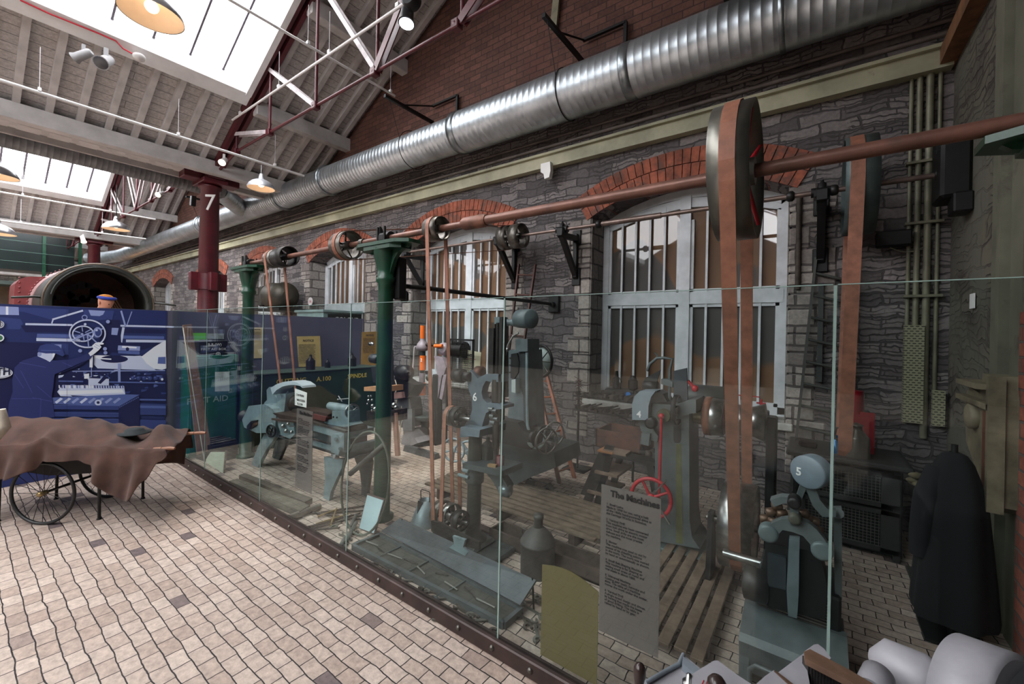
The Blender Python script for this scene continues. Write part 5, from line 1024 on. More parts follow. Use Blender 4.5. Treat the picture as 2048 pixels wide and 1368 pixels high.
c = at(1968, 1450, Z=.93); ax = V(.9, -.5, .15); m = MB().lath(c-ax*.03, ax, [(0, .118), (.002, .13), (.07, .132), (.075, .122)], 56); m.build('round_guard', LG, t)
m = MB().lath(c+ax*.052, ax, [(0, .114), (.001, 0)], 56); m.build('guard_face', LG2, t)
m = MB(); p = at(1912, 1350, Z=.99); m.rod(p, p+V(.06, -.05, -.01), .006); m.build('handle_rod', OLD_STEEL, t)
p = at(2044, 1345, Z=.98); MB().ring(p, (1, 0, 0), .012, .004, 16, 6).build('wire_ring', STEEL, t)
m = MB(); pz(m, [(1300, 1450), (1420, 1400), (1560, 1400), (2100, 1440), (2200, 1800), (1300, 1800)], .9, .88); m.build('pedestal', LG2, t); MB().bb((.42, -1.8, 0), (2.4, .72, .86), .03).build('unseen_dark_box', mat((40, 42, 44), .6, .1, .2, 4), t)  # second box is unseen, added dark to keep bright floor out of reflections
# ================= hand cart under a brown blanket =================
CW = V(-4.89, .48, 0); CL = V(.78, .62, 0).normalized(); CA = V(-.62, .78, 0).normalized()
def cp(l, a, z): return CW+CL*l+CA*a+V(0, 0, z)
t = thing('hand_cart', 'spoked-wheel hand cart standing on block paving under brown blanket', 'cart', cp(0, .27, 0))
for a, nm in ((0, -1), (.54, 1)):
    w = thing('x', 'x', 'x') if 0 else None
    m = MB(); c = cp(0, a, .25); m.ring(c, CA, .238, .012, 48, 10); wb = m.build('wheel', mat((34, 34, 35), .45, .2, .3, 9), t)
    m = MB()
    for i in range(20):
        q = 2*PI*i/20; v = CL*math.cos(q)+V(0, 0, 1)*math.sin(q); m.rod(c+v*.015+CA*(.012 if i % 2 else -.012), c+v*.232, .0022, None, 5)
    m.build('spokes', DK_METAL, wb); m = MB().lath(c-CA*.035, CA, [(0, .01), (.005, .02), (.06, .02), (.07, .01)], 14); m.build('hub', mat((150, 130, 90), .35, .8, .2, 9), wb)
MB().rod(cp(0, -.02, .25), cp(0, .56, .25), .01).build('axle', BLACK, t)
for l, a in ((.34, .1), (.34, .52), (-.4, .06), (-.4, .5)): m = MB(); m.rod(cp(l, a, 0), cp(l*.97, a, .58), .011, .011, 8); m.lath(cp(l, a, 0), (0, 0, 1), [(0, .018), (.012, .014)], 10); m.build('leg', BLACK, t)
m = MB(); pts = [cp(l, a, .56) for l, a in ((-.7, .03), (.6, .03), (.6, .51), (-.7, .51))]; m.prism(pts, (0, 0, .04)); m.build('bed', BLACK, t)
m = MB(); o = [(-.62, .56), (.5, .56), (.4, .42), (.22, .36), (-.1, .34), (-.5, .4)]; m.prism([cp(l, .14, z) for l, z in o], CA*.26); m.build('underslung_box', mat((30, 28, 28), .7, 0, .3, 9), t)
for a in (.0, .5): e_ = 1.0 if a < .1 else .9; m = MB().tube([cp(.4, a, .58), cp(e_-.2, a, .6), cp(e_-.1, a, .61)], .014, 10); m.tube([cp(e_-.1, a, .61), cp(e_-.04, a, .612), cp(e_, a, .612)], [.011, .016, .01], 10); m.build('handle', mat((142, 98, 74), .5, 0, .2, 9), t)
# blanket: a cloth surface draped over load, bed and handles
import mathutils
NL, NA = 110, 72; BL0, BL1 = -.85, .97
def top(l, a):
    z = .62+.16*math.exp(-((a-.27)/.26)**2*1.2)*(1/(1+math.exp((l-.45)*9)))
    z += .075*math.exp(-((l-.78)/.09)**2)*math.exp(-((a-.3)/.22)**2)*1.3+.05*math.exp(-((l-.03)/.1)**2)*math.exp(-((a-.02)/.14)**2)+.045*math.exp(-((l-.5)/.07)**2)*math.exp(-((a-.05)/.12)**2)
    z -= .03*math.exp(-((l-.62)/.08)**2)*math.exp(-((a-.3)/.2)**2)
    return z+.006*math.sin(l*23+a*9)+.006*math.sin(l*11-a*17)
def hem(l):   # height of the front hem
    P = [(-.85, .28), (-.5, .33), (-.2, .38), (.0, .45), (.05, .52), (.3, .53), (.42, .5), (.48, .38), (.6, .27), (.7, .22), (.76, .24), (.84, .38), (.92, .52), (1.0, .58), (1.06, .6)]
    for i in range(len(P)-1):
        if P[i][0] <= l <= P[i+1][0]: k = (l-P[i][0])/(P[i+1][0]-P[i][0]); k = k*k*(3-2*k); return P[i][1]*(1-k)+P[i+1][1]*k
    return P[-1][1]
vs = []; fs = []
for i in range(NL+1):
    l = BL0+(BL1-BL0)*i/NL
    hb = .30 if l < .9 else .45
    for j in range(NA+1):
        s = j/NA
        if s < .3:
            k = s/.3; ze = top(l, -.03); z = hem(l)+(ze-hem(l))*k; d = (1-k)*max(.0, ze-hem(l))
            a = -.045-.02*(1-k)-d*.1+.028*math.sin(l*21+.6)*min(1, d*4)+.012*math.sin(l*47)*min(1, d*4)
            if k > .85: a += (k-.85)*.1
        elif s < .75: k = (s-.3)/.45; a = -.03+.6*k; z = top(l, a); z -= .03*(1-k)**6
        else: k = (s-.75)/.25; a = .575+.02*k+.02*math.sin(l*19)*k; z = top(l, .57)*(1-k)+hb*k
        dl = -(l-BL0)*.135*min(1, max(0, (a-.05)/.5))+.01*math.sin(s*14+l*7)
        if .3 <= s < .75: z += .012*math.sin(l*31+a*13+2*math.sin(a*9))*math.exp(-((l-.55)/.4)**2)+.009*math.sin((l+a)*26)
        vs.append(cp(l+dl, a, z))
for i in range(NL):
    for j in range(NA): p = i*(NA+1)+j; fs.append([p, p+1, p+NA+2, p+NA+1])
m = MB(); m.add(vs, fs, True)
bm_, nt, b = base('blanket'); tc = coords(nt); n1 = nn(nt, 'ShaderNodeTexNoise', Scale=9., Detail=6.); nt.links.new(tc, n1.inputs['Vector']); n2 = nn(nt, 'ShaderNodeTexNoise', Scale=420., Detail=2.); nt.links.new(tc, n2.inputs['Vector'])
nt.links.new(ramp(nt, n1.outputs[0], [(.3, (58, 38, 32)), (.7, (82, 56, 46))]), b.inputs['Base Color']); b.inputs['Roughness'].default_value = .95; b.inputs['Sheen Weight'].default_value = .08
bp = nn(nt, 'ShaderNodeBump', Strength=.5, Distance=.003); nt.links.new(n2.outputs[0], bp.inputs['Height']); nt.links.new(bp.outputs[0], b.inputs['Normal'])
bl = one(m, 'blanket', bm_, 'coarse brown wool blanket draped over the hand cart', 'blanket', loc=cp(.1, .27, .6)); so = bl.modifiers.new('thick', 'SOLIDIFY'); so.thickness = .006
# things lying on the blanket
m = MB(); c = cp(.52, .2, .68); m.lath(c, (0, 0, 1), [(0, .11), (.006, .11), (.01, .07), (.035, .06), (.042, .04), (.044, 0)], 30); one(m, 'flat_cap', mat((40, 46, 48), .9, 0, .2, 14, .1), 'dark grey flat cap lying on the brown blanket', 'cap')
m = MB(); p = at(3, 850, X=-4.75); pts = [(p.x, p.y-.05, .8), (p.x-.02, p.y-.03, .84), (p.x-.02, p.y+.0, .87), (p.x, p.y-.02, .93)]; m.tube([(p.x, p.y-.12, .70), (p.x, p.y-.06, .77), (p.x, p.y-.0, .84), (p.x, p.y-.01, .96)], [.07, .065, .05, .03], 14); one(m, 'white_sack', mat((206, 196, 182), .9, 0, .15, 16, .2), 'white bundled cloth at the left edge on the cart', 'cloth bundle')
# ================= leaning plank, first aid cabinet, chests, notices =================
X_ = -6.0
def yb(name, pts, X, th, mm, parent=None): m = MB(); m.prism([at(x, y, X=X) for x, y in pts], (-th, 0, 0)); return m.build(name, mm, parent) if parent is not None else m
TEAL = mat((14, 104, 88), .35, 0, .15, 4)
a = at(378, 712, X=-5.98); b_ = at(473, 905, X=-5.98)
t = thing('first_aid_cabinet', 'teal-green first aid cabinet against the picture partition behind glass', 'cabinet', (-6.09, (a.y+b_.y)/2, 0)); y0, y1 = a.y, b_.y+.0
m = MB().bb((-6.25, y0, 0), (-5.98, y1, a.z), .01); m.build('body', TEAL, t)
m = MB(); m.bb((-5.98, y0+.02, .05), (-5.965, y1-.02, a.z-.03), .004); m.build('door', TEAL, t)
text('FIRST AID', .1, (-5.962, at(372, 800, X=-5.98).y, at(430, 803, X=-5.98).z), (0, 1, 0), (0, 0, 1), mat((170, 196, 190), .5, 0, .05, 4), 'lettering', t, bold=.001)
m = MB(); m.prism([at(x, y, X=-5.96) for x, y in ((430, 744), (459, 743), (459, 782), (430, 783))], (-.002, 0, 0)); m.build('pinned_sheet', PAPER, t)
zt = a.z
t = thing('first_aid_box', 'black first aid box with white lettering on the teal cabinet', 'box', (-6.1, (y0+y1)/2, zt))
p0, p1 = at(398, 682, X=-6.0), at(455, 711, X=-6.0); m = MB().bb((-6.16, p0.y, zt), (-6.0, p1.y, p0.z), .004); m.build('body', BLACK, t)
text('B.R.(W)', .045, (-5.998, p0.y+.09, p0.z-.06), (0, 1, 0), (0, 0, 1), WHITE_T, 'lettering', t); text('FIRST AID BOX', .04, (-5.998, p0.y+.02, p0.z-.115), (0, 1, 0), (0, 0, 1), WHITE_T, 'lettering', t)
c = V(-5.997, p0.y+.2, p0.z-.165); m = MB(); m.ring(c, (1, 0, 0), .022, .003, 20, 5); m.box(c, (.004, .026, .006)); m.box(c, (.004, .006, .026)); m.build('emblem', WHITE_T, t)
m = MB(); m.prism([at(x, y, X=-6.262) for x, y in ((384, 666), (412, 666), (412, 679), (399, 679), (399, 709), (388, 709))], (-.01, 0, 0)); one(m, 'green_sign', mat((108, 196, 70), .5, 0, .05, 4), 'bright lime green safety sign behind the leaning plank', 'sign')
m = MB(); m.prism([at(x, y, X=-6.262) for x, y in ((414, 667), (448, 667), (448, 678), (414, 678))], (-.01, 0, 0)); one(m, 'label_strip', mat((150, 158, 156), .5, 0, .1, 30), 'pale printed label strip above black first aid box', 'label')
m = MB(); m.prism([at(366, 650, X=-5.85), at(383, 648, X=-5.85), at(423, 900, X=-5.7), at(394, 910, X=-5.7)], (-.02, .0, 0)); one(m, 'leaning_plank', mat((150, 116, 98), .7, 0, .25, 8, .08), 'long brown plank leaning against the partition corner', 'plank')
m = MB(); m.rod(at(366, 655, X=-5.8), at(411, 935, Y=1.72), .005); one(m, 'thin_rod', mat((190, 190, 176), .5, 0, .1, 8), 'thin pale rod leaning in front of brown plank', 'rod')
# dark box with metal bars
a = at(398, 892, Z=.12); t = thing('bar_rack', 'small black rack of metal bars beneath the teal cabinet', 'rack', (a.x, a.y+.1, 0))
m = MB(); q = [at(x, y, Z=.2) for x, y in ((392, 884), (425, 893), (476, 883), (440, 874))]; m.prism(q, (0, 0, -.2)); m.build('box', BLACK, t)
for i in range(4): k = i/4+.1; m = MB(); m.rod(q[0].lerp(q[1], k)+V(0, 0, .015), q[3].lerp(q[2], k)+V(0, 0, .015), .014, None, 6); m.build('metal_bar', OLD_STEEL, t)
# chest of drawers lettered in gold
XC = -5.72; a = at(503, 737, X=XC); b_ = at(756, 741, X=XC); zt = at(620, 741, X=XC).z
t = thing('green_chest', 'long dark green chest with gold painted lettering', 'chest', (XC-.2, (a.y+b_.y)/2, 0)); GD = mat((18, 50, 38), .4, 0, .2, 4)
m = MB().bb((XC-.45, a.y, 0), (XC, b_.y, zt-.02), .01); m.build('body', GD, t); m = MB().bb((XC-.46, a.y-.02, zt-.02), (XC+.015, b_.y+.02, zt), .006); m.build('lid', mat((60, 78, 70), .4, 0, .2, 6), t)
GOLD = mat((206, 184, 84), .5, 0, .08, 5)
for s_, x, y, sz in (('CUTTING', 552, 769, .092), ('A.100', 633, 763, .092), ('SPINDLE', 695, 757, .09)): text(s_, sz, at(x, y, X=XC+.002), (0, 1, 0), (0, 0, 1), GOLD, 'lettering', t, bold=.001)
def can(x, y, h, r, X, lab, mm=mat((46, 44, 46), .4, .5, .3, 9)):
    c = at(x, y, X=X); c.z = zt; m = MB().lath(c, (0, 0, 1), [(0, r), (h*.6, r), (h*.62, r*1.02), (h*.85, r*.3), (h*.95, r*.28), (h, r*.3)], 20); m.ring(c+V(0, 0, h*.97), (0, 1, 0), r*.3, r*.06, 14, 5); one(m, 'oil_can', mm, lab, 'can', 'cans on the green chest')
can(621, 736, .21, .062, XC-.1, 'tall black cone-topped oil can before yellow notice'); can(655, 730, .13, .04, XC-.25, 'small black oil can to the right of yellow notice'); can(704, 730, .2, .065, XC-.25, 'dark oil can beside the darker yellow notice')
for pts, lab, col_ in ((((594, 673), (640, 672), (643, 733), (598, 734)), 'yellow printed notice standing behind the oil cans', (206, 182, 116)), (((503, 655), (527, 655), (526, 716), (503, 717)), 'pale yellow notice at left end of the green chest', (190, 172, 130)), (((724, 664), (756, 663), (756, 730), (722, 731)), 'brownish yellow notice half hidden by green pillar', (166, 130, 66))):
    m = MB(); m.prism([at(x, y, X=-6.262) for x, y in pts], (-.008, 0, 0)); o = one(m, 'printed_notice', mat(col_, .7, 0, .08, 9), lab, 'notice', 'notices along the chest')
    p, q = at(pts[0][0], pts[0][1], X=-6.26), at(pts[1][0], pts[1][1], X=-6.26); wd = q.y-p.y
    text('NOTICE', wd*.13, (-6.2605, p.y+wd*.25, p.z-wd*.22), (0, 1, 0), (0, 0, 1), INK, 'heading', o, bold=.001)
    text('\n'.join(['passengers are required to keep', 'clear of the moving belts and the', 'shafting while machines are at', 'work in this part of the shop and', 'to report all faults to foreman']*3), wd*.055, (-6.2605, p.y+wd*.08, p.z-wd*.36), (0, 1, 0), (0, 0, 1), INK, 'printed_text', o)
# cabinet lettered COLOUR beyond the partition, wall motor, round sign
a = at(647, 619, X=-7.6)
t = thing('colour_cabinet', 'pale blue-grey cabinet with black COLOUR sign behind the partition', 'cabinet', (-8, 3.9, 0)); PB = mat((142, 166, 166), .5, 0, .12, 5)
za = a.z; yL = a.y; xW = at(594, 624, Y=yL).x; yR = at(757, 630, X=-7.6).y
m = MB().bb((xW, yL, 0), (-7.6, yR, za-.04)); m.build('body', PB, t); MB().bb((xW-.04, yL-.04, za-.05), (-7.55, yR, za), .01).build('cornice', PB, t)
m = MB(); m.prism([at(x, y, X=-7.59) for x, y in ((656, 628), (748, 630), (748, 660), (656, 660))], (-.01, 0, 0)); m.build('sign_board', BLACK, t)
text('COLOUR', .13, at(669, 643, X=-7.58), (0, 1, 0), (0, 0, 1), WHITE_T, 'lettering', t, bold=.002)
t = thing('wall_motor', 'dark old electric motor standing on shelf by stone wall', 'motor', at(548, 620, Y=4.35)); c = at(560, 592, Y=4.3)
m = MB().lath(c-V(.35, 0, 0), (1, 0, 0), [(0, .1), (.03, .28), (.12, .3), (.3, .28), (.62, .28), (.68, .1)], 26); m.build('casing', mat((64, 60, 52), .5, .4, .3, 5), t)
m = MB().bb((c.x-.75, 4.1, c.z-.33), (c.x+.4, YW, c.z-.27)); m.build('shelf', BLACK, t); m = MB().box(c-V(.55, 0, 0), (.2, .35, .45), None, .03); m.build('terminal_box', mat((58, 56, 50), .5, .4, .3, 5), t)
c = at(620, 603, Y=YW-.02); t = one(MB().lath(c, (0, 1, 0), [(0, .09), (.015, .09)], 24), 'round_sign', WHITE_P, 'small round white sign with red characters on stone wall', 'sign', loc=c); text('14', .11, c+V(-.055, -.003, -.04), (1, 0, 0), (0, 0, 1), RED, 'characters', t)
# ================= ladders =================
def ladder(tl, tr, bl, br, n, lab, mm, w=.035, th=.022, k0=.06, k1=.93):
    t = thing('wooden_ladder', lab, 'ladder', (V(*bl)+V(*br))*.5)
    for a, b_ in ((tl, bl), (tr, br)):
        a, b_ = V(*a), V(*b_); m = MB(); d = (b_-a).normalized(); sx = V(1, 0, 0)*th/2; nn_ = d.cross(V(1, 0, 0)).normalized()*w/2
        m.add([a-sx-nn_, a+sx-nn_, a+sx+nn_, a-sx+nn_, b_-sx-nn_, b_+sx-nn_, b_+sx+nn_, b_-sx+nn_], [[0, 1, 2, 3], [7, 6, 5, 4], [0, 4, 5, 1], [1, 5, 6, 2], [2, 6, 7, 3], [3, 7, 4, 0]]); m.build('rail', mm, t)
    for i in range(n):
        k = k0+(k1-k0)*i/(n-1); p = V(*tl).lerp(V(*bl), k); q = V(*tr).lerp(V(*br), k); MB().rod(p, q, .012, None, 8).build('rung', mm, t)
    return t
LW = mat((150, 82, 52), .55, 0, .35, 9, .1, (168, 140, 112), .66)
a, b_ = at(1038, 528, Y=4.68), at(1071, 529, Y=4.68); c, d = at(1016, 720, Y=4.4), at(1043, 720, Y=4.4)
ex = lambda p, q: p+(q-p)*(p.z/(p.z-q.z))
ladder(a, b_, ex(a, c), ex(b_, d), 9, 'dark red-brown ladder leaning high on wall behind slotting machine', mat((84, 50, 42), .6, 0, .3, 9))
a, b_ = at(1061, 690, Y=4.62), at(1078, 690, Y=4.62); ladder(a, b_, at(1119, 968, Z=0), at(1149, 956, Z=0), 8, 'short orange-brown ladder leaning before the spoked flywheel', LW, .05, .034)
a, b_ = at(1632, 515, Y=4.7), at(1697, 530, Y=4.7); c, d = at(1590, 900, Y=4.66), at(1668, 900, Y=4.66)
ladder(a, b_, ex(a, c), ex(b_, d), 11, 'dark grey ladder on the wall right of the large window', mat((62, 64, 60), .7, 0, .25, 9))
# ================= window sill things =================
ys = 4.86
t = thing('tool_chest', 'long black tool chest with blue oval badge on window sill', 'tool chest', at(1250, 790, Y=ys)); zs = ZS+.0
a, b_ = at(1212, 775, Y=ys), at(1330, 785, Y=ys); m = MB().bb((a.x, ys-.05, zs), (b_.x, ys+.2, zs+.14), .01); m.build('body', BLACK, t)
m = MB().lath(at(1256, 789, Y=ys-.055), (0, 1, 0), [(0, .03), (.006, .03)], 24); o = m.build('badge', mat((28, 110, 190), .4, 0, .05, 5), t)
def sill(x, prof, lab, nm, cat, mm=BLACK):
    p = at(x, 775, Y=ys+.06); p.z = zs+.14; m = MB().lath(p, (0, 0, 1), prof, 18); return m, p
m, p = sill(1233, [(0, .045), (.02, .05), (.06, .045), (.1, .03), (.11, .035), (.15, .02), (.16, .022), (.22, .015)], 0, 0, 0); m.ring(p+V(0, 0, .09), (0, 1, 0), .055, .005, 20, 5); one(m, 'oil_lamp', BLACK, 'small black railway lamp at left end of the sill', 'lamp')
p = at(1266, 775, Y=ys+.06); p.z = zs+.14; m = MB().box(p+V(0, 0, .07), (.1, .09, .13), None, .02); m.lath(p+V(0, 0, .135), (0, 0, 1), [(0, .05), (.03, .03), (.04, .03)], 12); one(m, 'signal_lamp', mat((34, 30, 28), .5, .3, .3, 9), 'squat dark signal lamp beside small black lamp', 'lamp')
a = at(1522, 820, Y=ys); t = thing('valve_block', 'black box with red valve handle at right of the sill', 'valve', (a.x, ys, zs)); m = MB().bb((a.x-.07, ys-.04, zs), (a.x+.07, ys+.06, zs+.08), .008); m.build('body', BLACK, t)
m = MB(); m.rod((a.x, ys, zs+.08), (a.x, ys, zs+.19), .012); m.rod((a.x-.04, ys, zs+.15), (a.x+.04, ys, zs+.15), .009); m.build('red_handle', RED, t)
p = at(1490, 752, Y=5.0); m = MB().rod(at(1400, 775, Y=4.9), at(1540, 757, Y=4.9), .006) if 0 else MB().rod((at(1440, 780, Y=4.9).x, 4.9, .985), (a.x-.02, 4.9, .985), .006); one(m, 'red_rod', RED, 'thin red rod lying along window sill', 'rod')
# notice chart by the mesh guard
t = one(MB().prism([at(x, y, Y=4.45) for x, y in ((924, 698), (962, 705), (959, 746), (924, 744))], (0, .006, 0)), 'wall_chart', mat((214, 208, 178), .7, 0, .08, 8), 'cream lettered chart hanging before window behind mesh guard', 'chart')
text('DANGER', .045, at(930, 712, Y=4.445), (1, 0, 0), (0, 0, 1), INK, 'heading', t, bold=.001); MB().box(at(941, 718, Y=4.445), (.2, .002, .006)).build('red_line', RED, t)
text('keep hands\nclear of the\nmoving belt', .036, at(929, 727, Y=4.445), (1, 0, 0), (0, 0, 1), INK, 'printed_text', t)
# ================= tool rack under the window =================
yr = 4.42; a = at(1157, 818, Y=yr); b_ = at(1268, 830, Y=yr); f = at(1160, 935, Z=0)
t = thing('tool_rack', 'black two-tier rack of smith\'s tools below the window', 'rack', ((a.x+b_.x)/2, yr, 0))
for x in (a.x, b_.x): MB().rod((x, yr, 0), (x, yr, .98), .013).build('post', BLACK, t)
for z in (.70, .86): m = MB(); m.bb((a.x-.02, yr-.1, z), (b_.x+.02, yr-.08, z+.02)); m.bb((a.x-.02, yr+.14, z), (b_.x+.02, yr+.16, z+.02)); m.build('shelf_bar', BLACK, t)
MB().bb((a.x-.14, yr-.12, 0), (a.x+.14, yr+.14, .012)).build('foot', BLACK, t)
random.seed(11); TM = [mat((44, 38, 36), .6, .4, .4, 12, .1), mat((66, 56, 50), .6, .4, .4, 12, .1), mat((52, 50, 50), .5, .5, .4, 12, .1)]
for tier, z in (('upper', .88), ('lower', .72)):
    for i in range(11):
        x = a.x+.04+(b_.x-a.x-.06)*i/10.5+random.uniform(-.01, .01); an = random.uniform(-.5, .5); m = MB(); p = V(x, yr-.12, z+.012+.01*(i % 2)); q = V(x+.1*an+.06, yr+.2, z+.018+.012*(i % 3)); m.rod(p, q, .012, .009, 7); k = i % 3
        if k == 0: m.box(p+V(0, .02, .02), (.035, .07, .04), (0, 0, an*.4), .006)
        elif k == 1: m.lath(p, (q-p), [(0, .02), (.05, .024), (.06, .012)], 10)
        else: m.box(p, (.05, .03, .03), (0, .3, an*.4), .005)
        one(m, 'forging_tool', TM[i % 3], 'dark blacksmith tool lying across the %s tier of the rack' % tier, 'tool', 'tools on the %s tier' % tier)
random.seed(2); m = MB(); c = V(a.x, yr-.0, .86)
for i in range(90):
    q = random.uniform(0, 2*PI); z = random.uniform(-.14, .2); r = random.uniform(.02, .07); p = c+V(0, 0, z); m.rod(p, p+V(r*math.cos(q), r*math.sin(q), random.uniform(-.05, .03)), .006, .002, 4)
one(m, 'dried_bunch', mat((70, 42, 40), .9, 0, .3, 12), 'dark brown bristly bunch hanging at end of tool rack', 'bunch')
# ================= steps, box and stand beside machine four =================
t = thing('step_stool', 'dark-sided wooden steps standing left of machine four', 'steps', (-1.75, 3.6, 0)); SB = mat((44, 40, 38), .6, .1, .3, 9)
for y in (3.45, 3.75): m = MB(); p = at(1166, 1000, Y=y); q = at(1215, 892, Y=y); m.prism([V(p.x-.03, y, 0), V(p.x+.05, y, 0), V(q.x+.06, y, .62), V(q.x-.02, y, .62)], (0, .02, 0)); m.build('side', SB, t)
for k, z in ((.3, .17), (.62, .36), (.95, .56)): p = at(1166, 1000, Y=3.45); q = at(1215, 892, Y=3.45); x = p.x+(q.x-p.x)*z/.62; MB().bb((x-.01, 3.42, z), (x+.2, 3.8, z+.022)).build('tread', mat((118, 98, 84), .7, 0, .25, 9, .05), t)
t = thing('wooden_box', 'open reddish-brown wooden box standing on the dark stand', 'box', (-1.5, 3.7, .6)); a = at(1195, 905, Y=3.6); b_ = at(1275, 915, Y=3.6)
m = MB(); z0, z1 = .56, .72; x0, x1, y0, y1 = a.x, b_.x+.05, 3.55, 3.9
m.bb((x0, y0, z0), (x1, y1, z0+.015)); m.bb((x0, y0, z0), (x0+.015, y1, z1)); m.bb((x1-.015, y0, z0), (x1, y1, z1)); m.bb((x0, y0, z0), (x1, y0+.015, z1)); m.bb((x0, y1-.015, z0), (x1, y1, z1)); m.build('case', mat((86, 54, 44), .6, 0, .3, 8, .05), t)
t = thing('iron_stand', 'black splayed iron stand carrying metal parts behind the red wheel', 'stand', (-1.3, 3.5, 0))
for x, y in ((x1-.25, 3.45), (x1+.1, 3.45), (x1-.25, 3.75), (x1+.1, 3.75)): m = MB(); s_ = -.12 if x < x1 else .12; m.prism([V(x+s_-.03, y, 0), V(x+s_+.03, y, 0), V(x+.03, y, .54), V(x-.03, y, .54)], (0, .03, 0)); m.build('leg', BLACK, t)
m = MB().bb((x1-.3, 3.42, .53), (x1+.16, 3.8, .56)); m.build('top', BLACK, t); MB().bb((x1-.34, 3.4, .56), (x1-.2, 3.6, .575)).build('board', mat((148, 100, 66), .6, 0, .2, 9), t)
for i in range(7): p = V(x1+.03+random.uniform(-.05, .14), 3.5+random.uniform(-.05, .2), .578); one(MB().lath(p, (0, 0, 1), [(0, .03), (.02+.01*(i % 3), .03), (.03+.01*(i % 3), .018)], 8), 'metal_part', TM[i % 3], 'small dark metal part on black stand behind red wheel', 'metal part', 'metal parts on the black stand')
# ================= right-hand corner =================
xa, xb = -.12, .53; t = thing('mesh_cabinet', 'dark cabinet with wire-mesh doors in the right corner', 'cabinet', (.2, 4.3, 0)); CB = mat((42, 42, 40), .6, .1, .3, 7, .05); zc_ = .7
m = MB().bb((xa, 4.06, .03), (xb, 4.54, zc_-.03)); m.build('carcass', mat((16, 16, 16), .8, 0, .2, 7), t); MB().bb((xa-.05, 3.98, zc_-.04), (xb+.05, 4.56, zc_), .012).build('top', CB, t)
for z0, z1 in ((.06, .36), (.38, .63)):
    m = MB(); m.bb((xa+.02, 4.02, z0), (xa+.08, 4.06, z1)); m.bb((xb-.12, 4.02, z0), (xb-.02, 4.06, z1)); m.bb((xa+.02, 4.02, z1-.03), (xb-.02, 4.06, z1)); m.bb((xa+.02, 4.02, z0), (xb-.02, 4.06, z0+.03)); dr = m.build('door', CB, t)
    m = MB(); x = xa+.08
    while x < xb-.12: m.bb((x, 4.035, z0+.03), (x+.003, 4.038, z1-.03)); x += .022
    z = z0+.03
    while z < z1-.03: m.bb((xa+.08, 4.034, z), (xb-.12, 4.037, z+.003)); z += .022
    m.build('wire_mesh', mat((104, 104, 98), .5, .5, .2, 9), dr)
for x in (xa+.01, xb-.05): MB().bb((x, 4.04, 0), (x+.04, 4.52, .66)).build('side_post', CB, t)
c = at(1715, 905, Y=4.3); t = thing('red_funnel', 'glossy red metal hopper with round spout on mesh cabinet', 'hopper', (c.x, 4.35, zc_))
m = MB().lath((c.x-.02, 4.35, zc_+.3), (0, 0, 1), [(0, .06), (.18, .055)], 24); m.build('spout', mat((150, 16, 34), .3, .2, .15, 8), t)
m = MB(); m.yz([(4.28, zc_), (4.5, zc_), (4.5, zc_+.26), (4.3, zc_+.32)], c.x-.07, c.x+.1); m.build('body', mat((140, 14, 32), .3, .2, .2, 8), t)
c = at(1711, 912, Y=4.15); t = thing('milk_can', 'dull steel lidded can with side handle before the red hopper', 'can', (c.x, 4.13, zc_))
m = MB().lath((c.x, 4.13, zc_), (0, 0, 1), [(0, .085), (.14, .083), (.15, .08), (.2, .04), (.23, .038), (.24, .045), (.25, .02), (.26, 0)], 28); m.build('body', mat((100, 96, 88), .3, .8, .25, 8), t)
MB().tube([(c.x-.08, 4.13, zc_+.08), (c.x-.13, 4.13, zc_+.12), (c.x-.12, 4.13, zc_+.2), (c.x-.06, 4.13, zc_+.2)], .008, 8).build('handle', BLACK, t)
c = at(1671, 908, Y=4.15); one(MB().lath((c.x, 4.15, zc_), (0, 0, 1), [(0, .035), (.08, .035), (.1, .015), (.115, .013), (.12, .018), (.135, .016), (.14, 0)], 18), 'blue_bottle', mat((20, 96, 140), .2, .3, .15, 8), 'small blue metal bottle on the mesh cabinet', 'bottle')
c = at(1612, 900, Y=4.2); one(MB().box((c.x, 4.2, zc_+.03), (.13, .1, .05), (0, .1, .3), .01), 'dark_tool', TM[0], 'dark metal lump at left on the mesh cabinet', 'metal part')
# pipes and perforated tray in the corner
PIPE = mat((118, 116, 96), .5, .1, .25, 5, .05)
for i, (x, r, z0) in enumerate(((.62, .014, .9), (.67, .02, 1.3), (.73, .024, .8), (.79, .014, 1.0))): one(MB().rod((x, YW-r, z0), (x, YW-r, 3.78), r, None, 12), 'vertical_pipe', PIPE, ['thin leftmost', 'second from left', 'thickest', 'thin rightmost'][i]+' pale pipe running up the dark corner', 'pipe', 'pipes in the corner')
for z in (1.95, 2.55, 3.05): one(MB().bb((.59, YW-.062, z), (.82, YW, z+.02)), 'pipe_clip', PIPE, {1.95: 'lowest', 2.55: 'middle', 3.05: 'highest'}[z]+' metal strap holding the corner pipes', 'strap', 'straps on the pipes')
pm, nt, b = base('perforated_metal'); tc = coords(nt, 'xz'); br = nn(nt, 'ShaderNodeTexBrick'); nt.links.new(tc, br.inputs[0])
for k, v in (('Scale', 1.), ('Mortar Size', .0065), ('Mortar Smooth', 0.), ('Brick Width', .034), ('Row Height', .02)): br.inputs[k].default_value = v
nt.links.new(mixc(nt, br.outputs['Fac'], (24, 24, 22), (138, 138, 112)), b.inputs['Base Color']); b.inputs['Roughness'].default_value = .5
one(MB().bb((.6, YW-.068, .92), (.72, YW-.0, 1.72)), 'perforated_tray', pm, 'pale perforated cable tray low on wall beside pipes', 'cable tray'); one(MB().bb((.77, YW-.1, .92), (.84, YW-.04, 1.2)), 'perforated_tray', pm, 'short narrow perforated cable tray in the very corner', 'cable tray')
